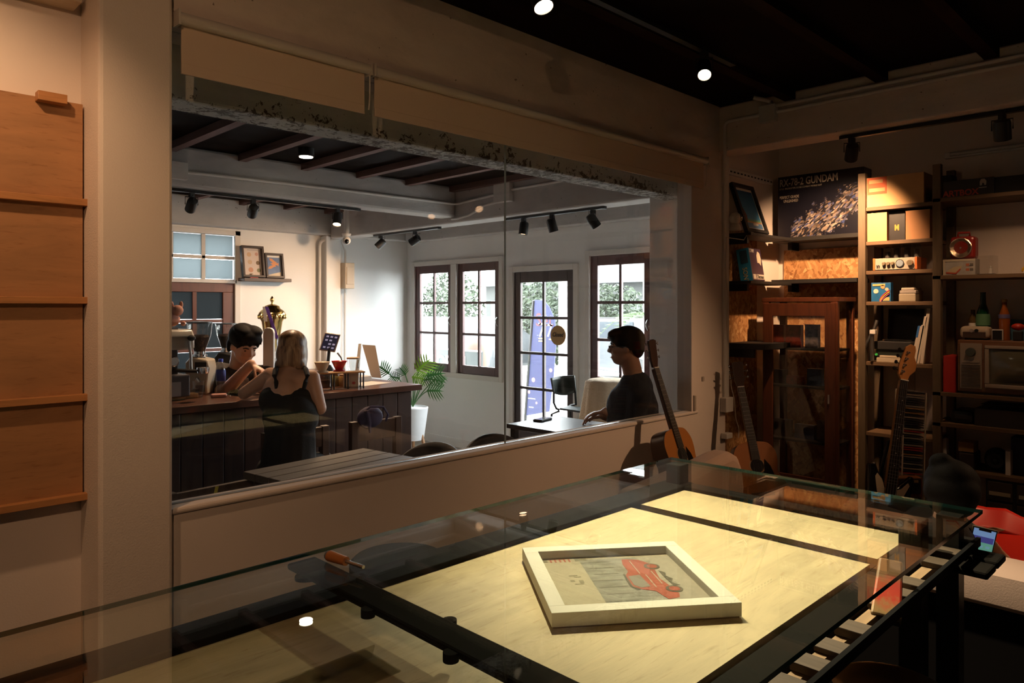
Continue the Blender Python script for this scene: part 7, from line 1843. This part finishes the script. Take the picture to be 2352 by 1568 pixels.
for k_, o_ in ((kn1, -.06), (kn2, .14)): tr_ += chain([pelv + FWD*o_, k_, Vector((k_.x, k_.y, .11)) + RIGHT*.05], [.125, .085, .07])
blob('trousers', tr_, cloth_black, T, .013, 3)
P = lambda x, y, z: M @ Vector((x*H, y*H, z*H)); R4 = M.to_3x3().to_4x4()
hr = [('e', P(0, -.07, .19), (.375*H, .455*H, .365*H), R4), ('e', P(0, .17, .33), (.32*H, .27*H, .17*H), R4), ('e', P(0, -.29, -.02), (.30*H, .20*H, .30*H), R4), ('c', P(-.18, .36, .34), P(.18, .36, .34), .09*H, .09*H), ('c', P(-.10, .40, .30), P(.12, .44, .24), .05*H, .03*H)]
for s in (-1, 1): hr += [('e', P(s*.31, -.12, .12), (.07*H, .20*H, .22*H), R4)]
blob('hair', hr, hair_m, T, .008, 2)
face_bits(T, M, H)
gm = mat('glasses_metal', (.5, .5, .5), .2, m=1)
for s in (-1, 1):
    ctr_ = [P(s*.15 + .105*math.cos(a), .43, .0 + .085*math.sin(a)) for a in [k*.449 for k in range(14)]]
    m = MB(T, 1); m.tube(ctr_, .012*H, 5, closed=True); gf = m.done('glasses_rim', gm, sm=1)
    m = MB(T, 1); m.add([P(s*.15 + .10*math.cos(a), .43, .08*math.sin(a)) for a in [k*.524 for k in range(12)]], [tuple(range(12))]); m.done('lens', glass('spectacle_lens', (.97, .97, .97), .07), gf)
    m = MB(T, 1); m.tube([P(s*.25, .42, .02), P(s*.34, .2, .02), P(s*.345, -.02, .01)], .010*H, 5); m.done('temple', gm)
m = MB(T, 1); m.tube([P(-.05, .43, .01), P(.05, .43, .01)], .012*H, 5); m.done('bridge', gm)
m = MB(T, 1); e_ = P(.345, .03, -.12) ; m.ell(tuple(P(.36, -.01, -.15)), (.006, .006, .006), 8); m.done('earring', chrome)
T = thing('tall_stool', 'dark tall stool under the man with glasses', 'stool', (pelv.x, pelv.y, 0))
m = MB(T); m.lathe([(.17, .50), (.17, .535)], 22); m.done('seat', dark_chair, sm=1)
for k in range(4):
    a = k*1.571+.4; m = MB(T); m.tube([(.12*math.cos(a), .12*math.sin(a), .50), (.16*math.cos(a), .16*math.sin(a), 0)], .014, 8); m.done('leg', black_metal)

# woman with a bun on the sofa, phone in hand ---------------------------------------------------
dw = 2.60
hd = atD(2186, 1136, dw)
T = thing('person', 'dark haired woman with a bun on the sofa looking at her phone', 'person', (hd.x, hd.y, FL))
H = .215
M = headM(hd, FWD*.75 + RIGHT*.45 - UP*.55, UP)
nk = atD(2178, 1195, dw-.03); shL, shR = atD(2118, 1262, dw+.03), atD(2244, 1290, dw+.02); ch = atD(2185, 1270, dw+.08); pelv = Vector((ch.x, ch.y, .74)) + FWD*.10
elR = atD(2335, 1345, dw+.06); wrR = atD(2303, 1283, dw+.0); elL = atD(2120, 1330, dw+.24); wrL = atD(2218, 1272, dw+.0)
body = head_prims(M, H) + chain([hd - UP*.05, nk, ch], [.05, .05, .09]) + chain([shL, ch, shR], [.052, .10, .052]) + chain([ch, pelv], [.12, .14])
body += chain([shR, elR, wrR], [.046, .036, .025]) + chain([shL, elL, wrL], [.046, .036, .025])
ph = atD(2256, 1240, dw-.06)
body += hand(wrR, (UP*.45 - RIGHT*.45 + FWD*.0), (-RIGHT*.7 - FWD*.5), .95, .55) + hand(wrL, (UP*.6 + RIGHT*.45), (RIGHT*.7 - FWD*.5), .95, .55)
kn = [pelv + FWD*.40 + RIGHT*s*.10 for s in (-1, 1)]
for s, k_ in zip((-1, 1), kn): body += chain([pelv + RIGHT*.08*s, k_, Vector((k_.x, k_.y, FL+.08)) + FWD*.02], [.085, .06, .04])
blob('body', body, skin, T, .0085, 3)
tp_ = chain([shL, nk - UP*.045, shR], [.066, .075, .066]) + chain([nk - UP*.07, ch, pelv], [.09, .14, .16]) + chain([shR, shR.lerp(elR, .75)], [.066, .056]) + chain([shL, shL.lerp(elL, .75)], [.066, .056])
blob('black_top', tp_, cloth_black, T, .011, 3)
tr_ = []
for s, k_ in zip((-1, 1), kn): tr_ += chain([pelv + RIGHT*.08*s, k_, Vector((k_.x, k_.y, FL+.10)) + FWD*.02], [.11, .08, .06])
blob('trousers', tr_, cloth_black, T, .013, 3)
P = lambda x, y, z: M @ Vector((x*H, y*H, z*H)); R4 = M.to_3x3().to_4x4()
hr = [('e', P(0, -.08, .18), (.42*H, .47*H, .38*H), R4), ('e', P(0, -.22, -.02), (.42*H, .30*H, .36*H), R4), ('e', P(0, -.24, -.25), (.34*H, .20*H, .22*H), R4), ('e', P(-.14, -.30, .42), (.20*H, .20*H, .17*H), R4)]
for s in (-1, 1): hr += [('e', P(s*.31, .06, .10), (.10*H, .22*H, .24*H), R4)]
blob('hair', hr, hair_m, T, .008, 2)
face_bits(T, M, H)
ux = RIGHT.copy(); un = (-FWD + UP*.35).normalized()
pq = [atD(x, y, dw-.08) for x, y in ((2223, 1250), (2281, 1266), (2289, 1222), (2238, 1212))]
ux = ((pq[1]-pq[0]) + (pq[2]-pq[3])).normalized(); uy = ((pq[3]-pq[0])).normalized(); un = ux.cross(uy).normalized(); uy = un.cross(ux)
M_ = basis(ux, uy, un, sum(pq, Vector())/4)
T = thing('smartphone', 'smartphone with a bright blue and green game held by the sofa woman', 'phone', M=M_)
m = MB(T); m.box(-.046, .046, -.085, .040, -.008, 0); m.done('case', mat('phone_case_clear', (.35, .40, .36), .2), bev=.007, seg=3)
m = MB(T); m.box(-.043, .043, -.080, .037, 0, .001); m.done('bezel', black_matte)
m = MB(T); m.box(-.039, .039, -.076, .033, .001, .0014); sn = m.done('screen', mat('screen_sky', (.10, .18, .35), .2, e=.45, ec=(.25, .42, .75)))
m = MB(T); m.box(-.022, .022, .027, .034, .0014, .0018); m.done('notch', black_matte, sn)
m = MB(T); m.box(-.039, .039, -.076, -.012, .0014, .0017); m.done('green_field', mat('screen_green', (.06, .22, .16), .2, e=.4, ec=(.20, .55, .42)), sn)
m = MB(T); m.box(-.036, .036, -.012, .008, .0014, .0019); m.done('game_banner', mat('screen_indigo', (.05, .05, .2), .2, e=.35, ec=(.10, .10, .42)), sn)
for k in range(6): m = MB(T); x = -.034+k % 3*.024; y = -.03 - k//3*.02; m.box(x, x+.014, y, y+.008, .0017, .002); m.done('game_tile', mat('screen_tile', (.1, .3, .3), .2, e=.4, ec=(.25, .5, .65)), sn)
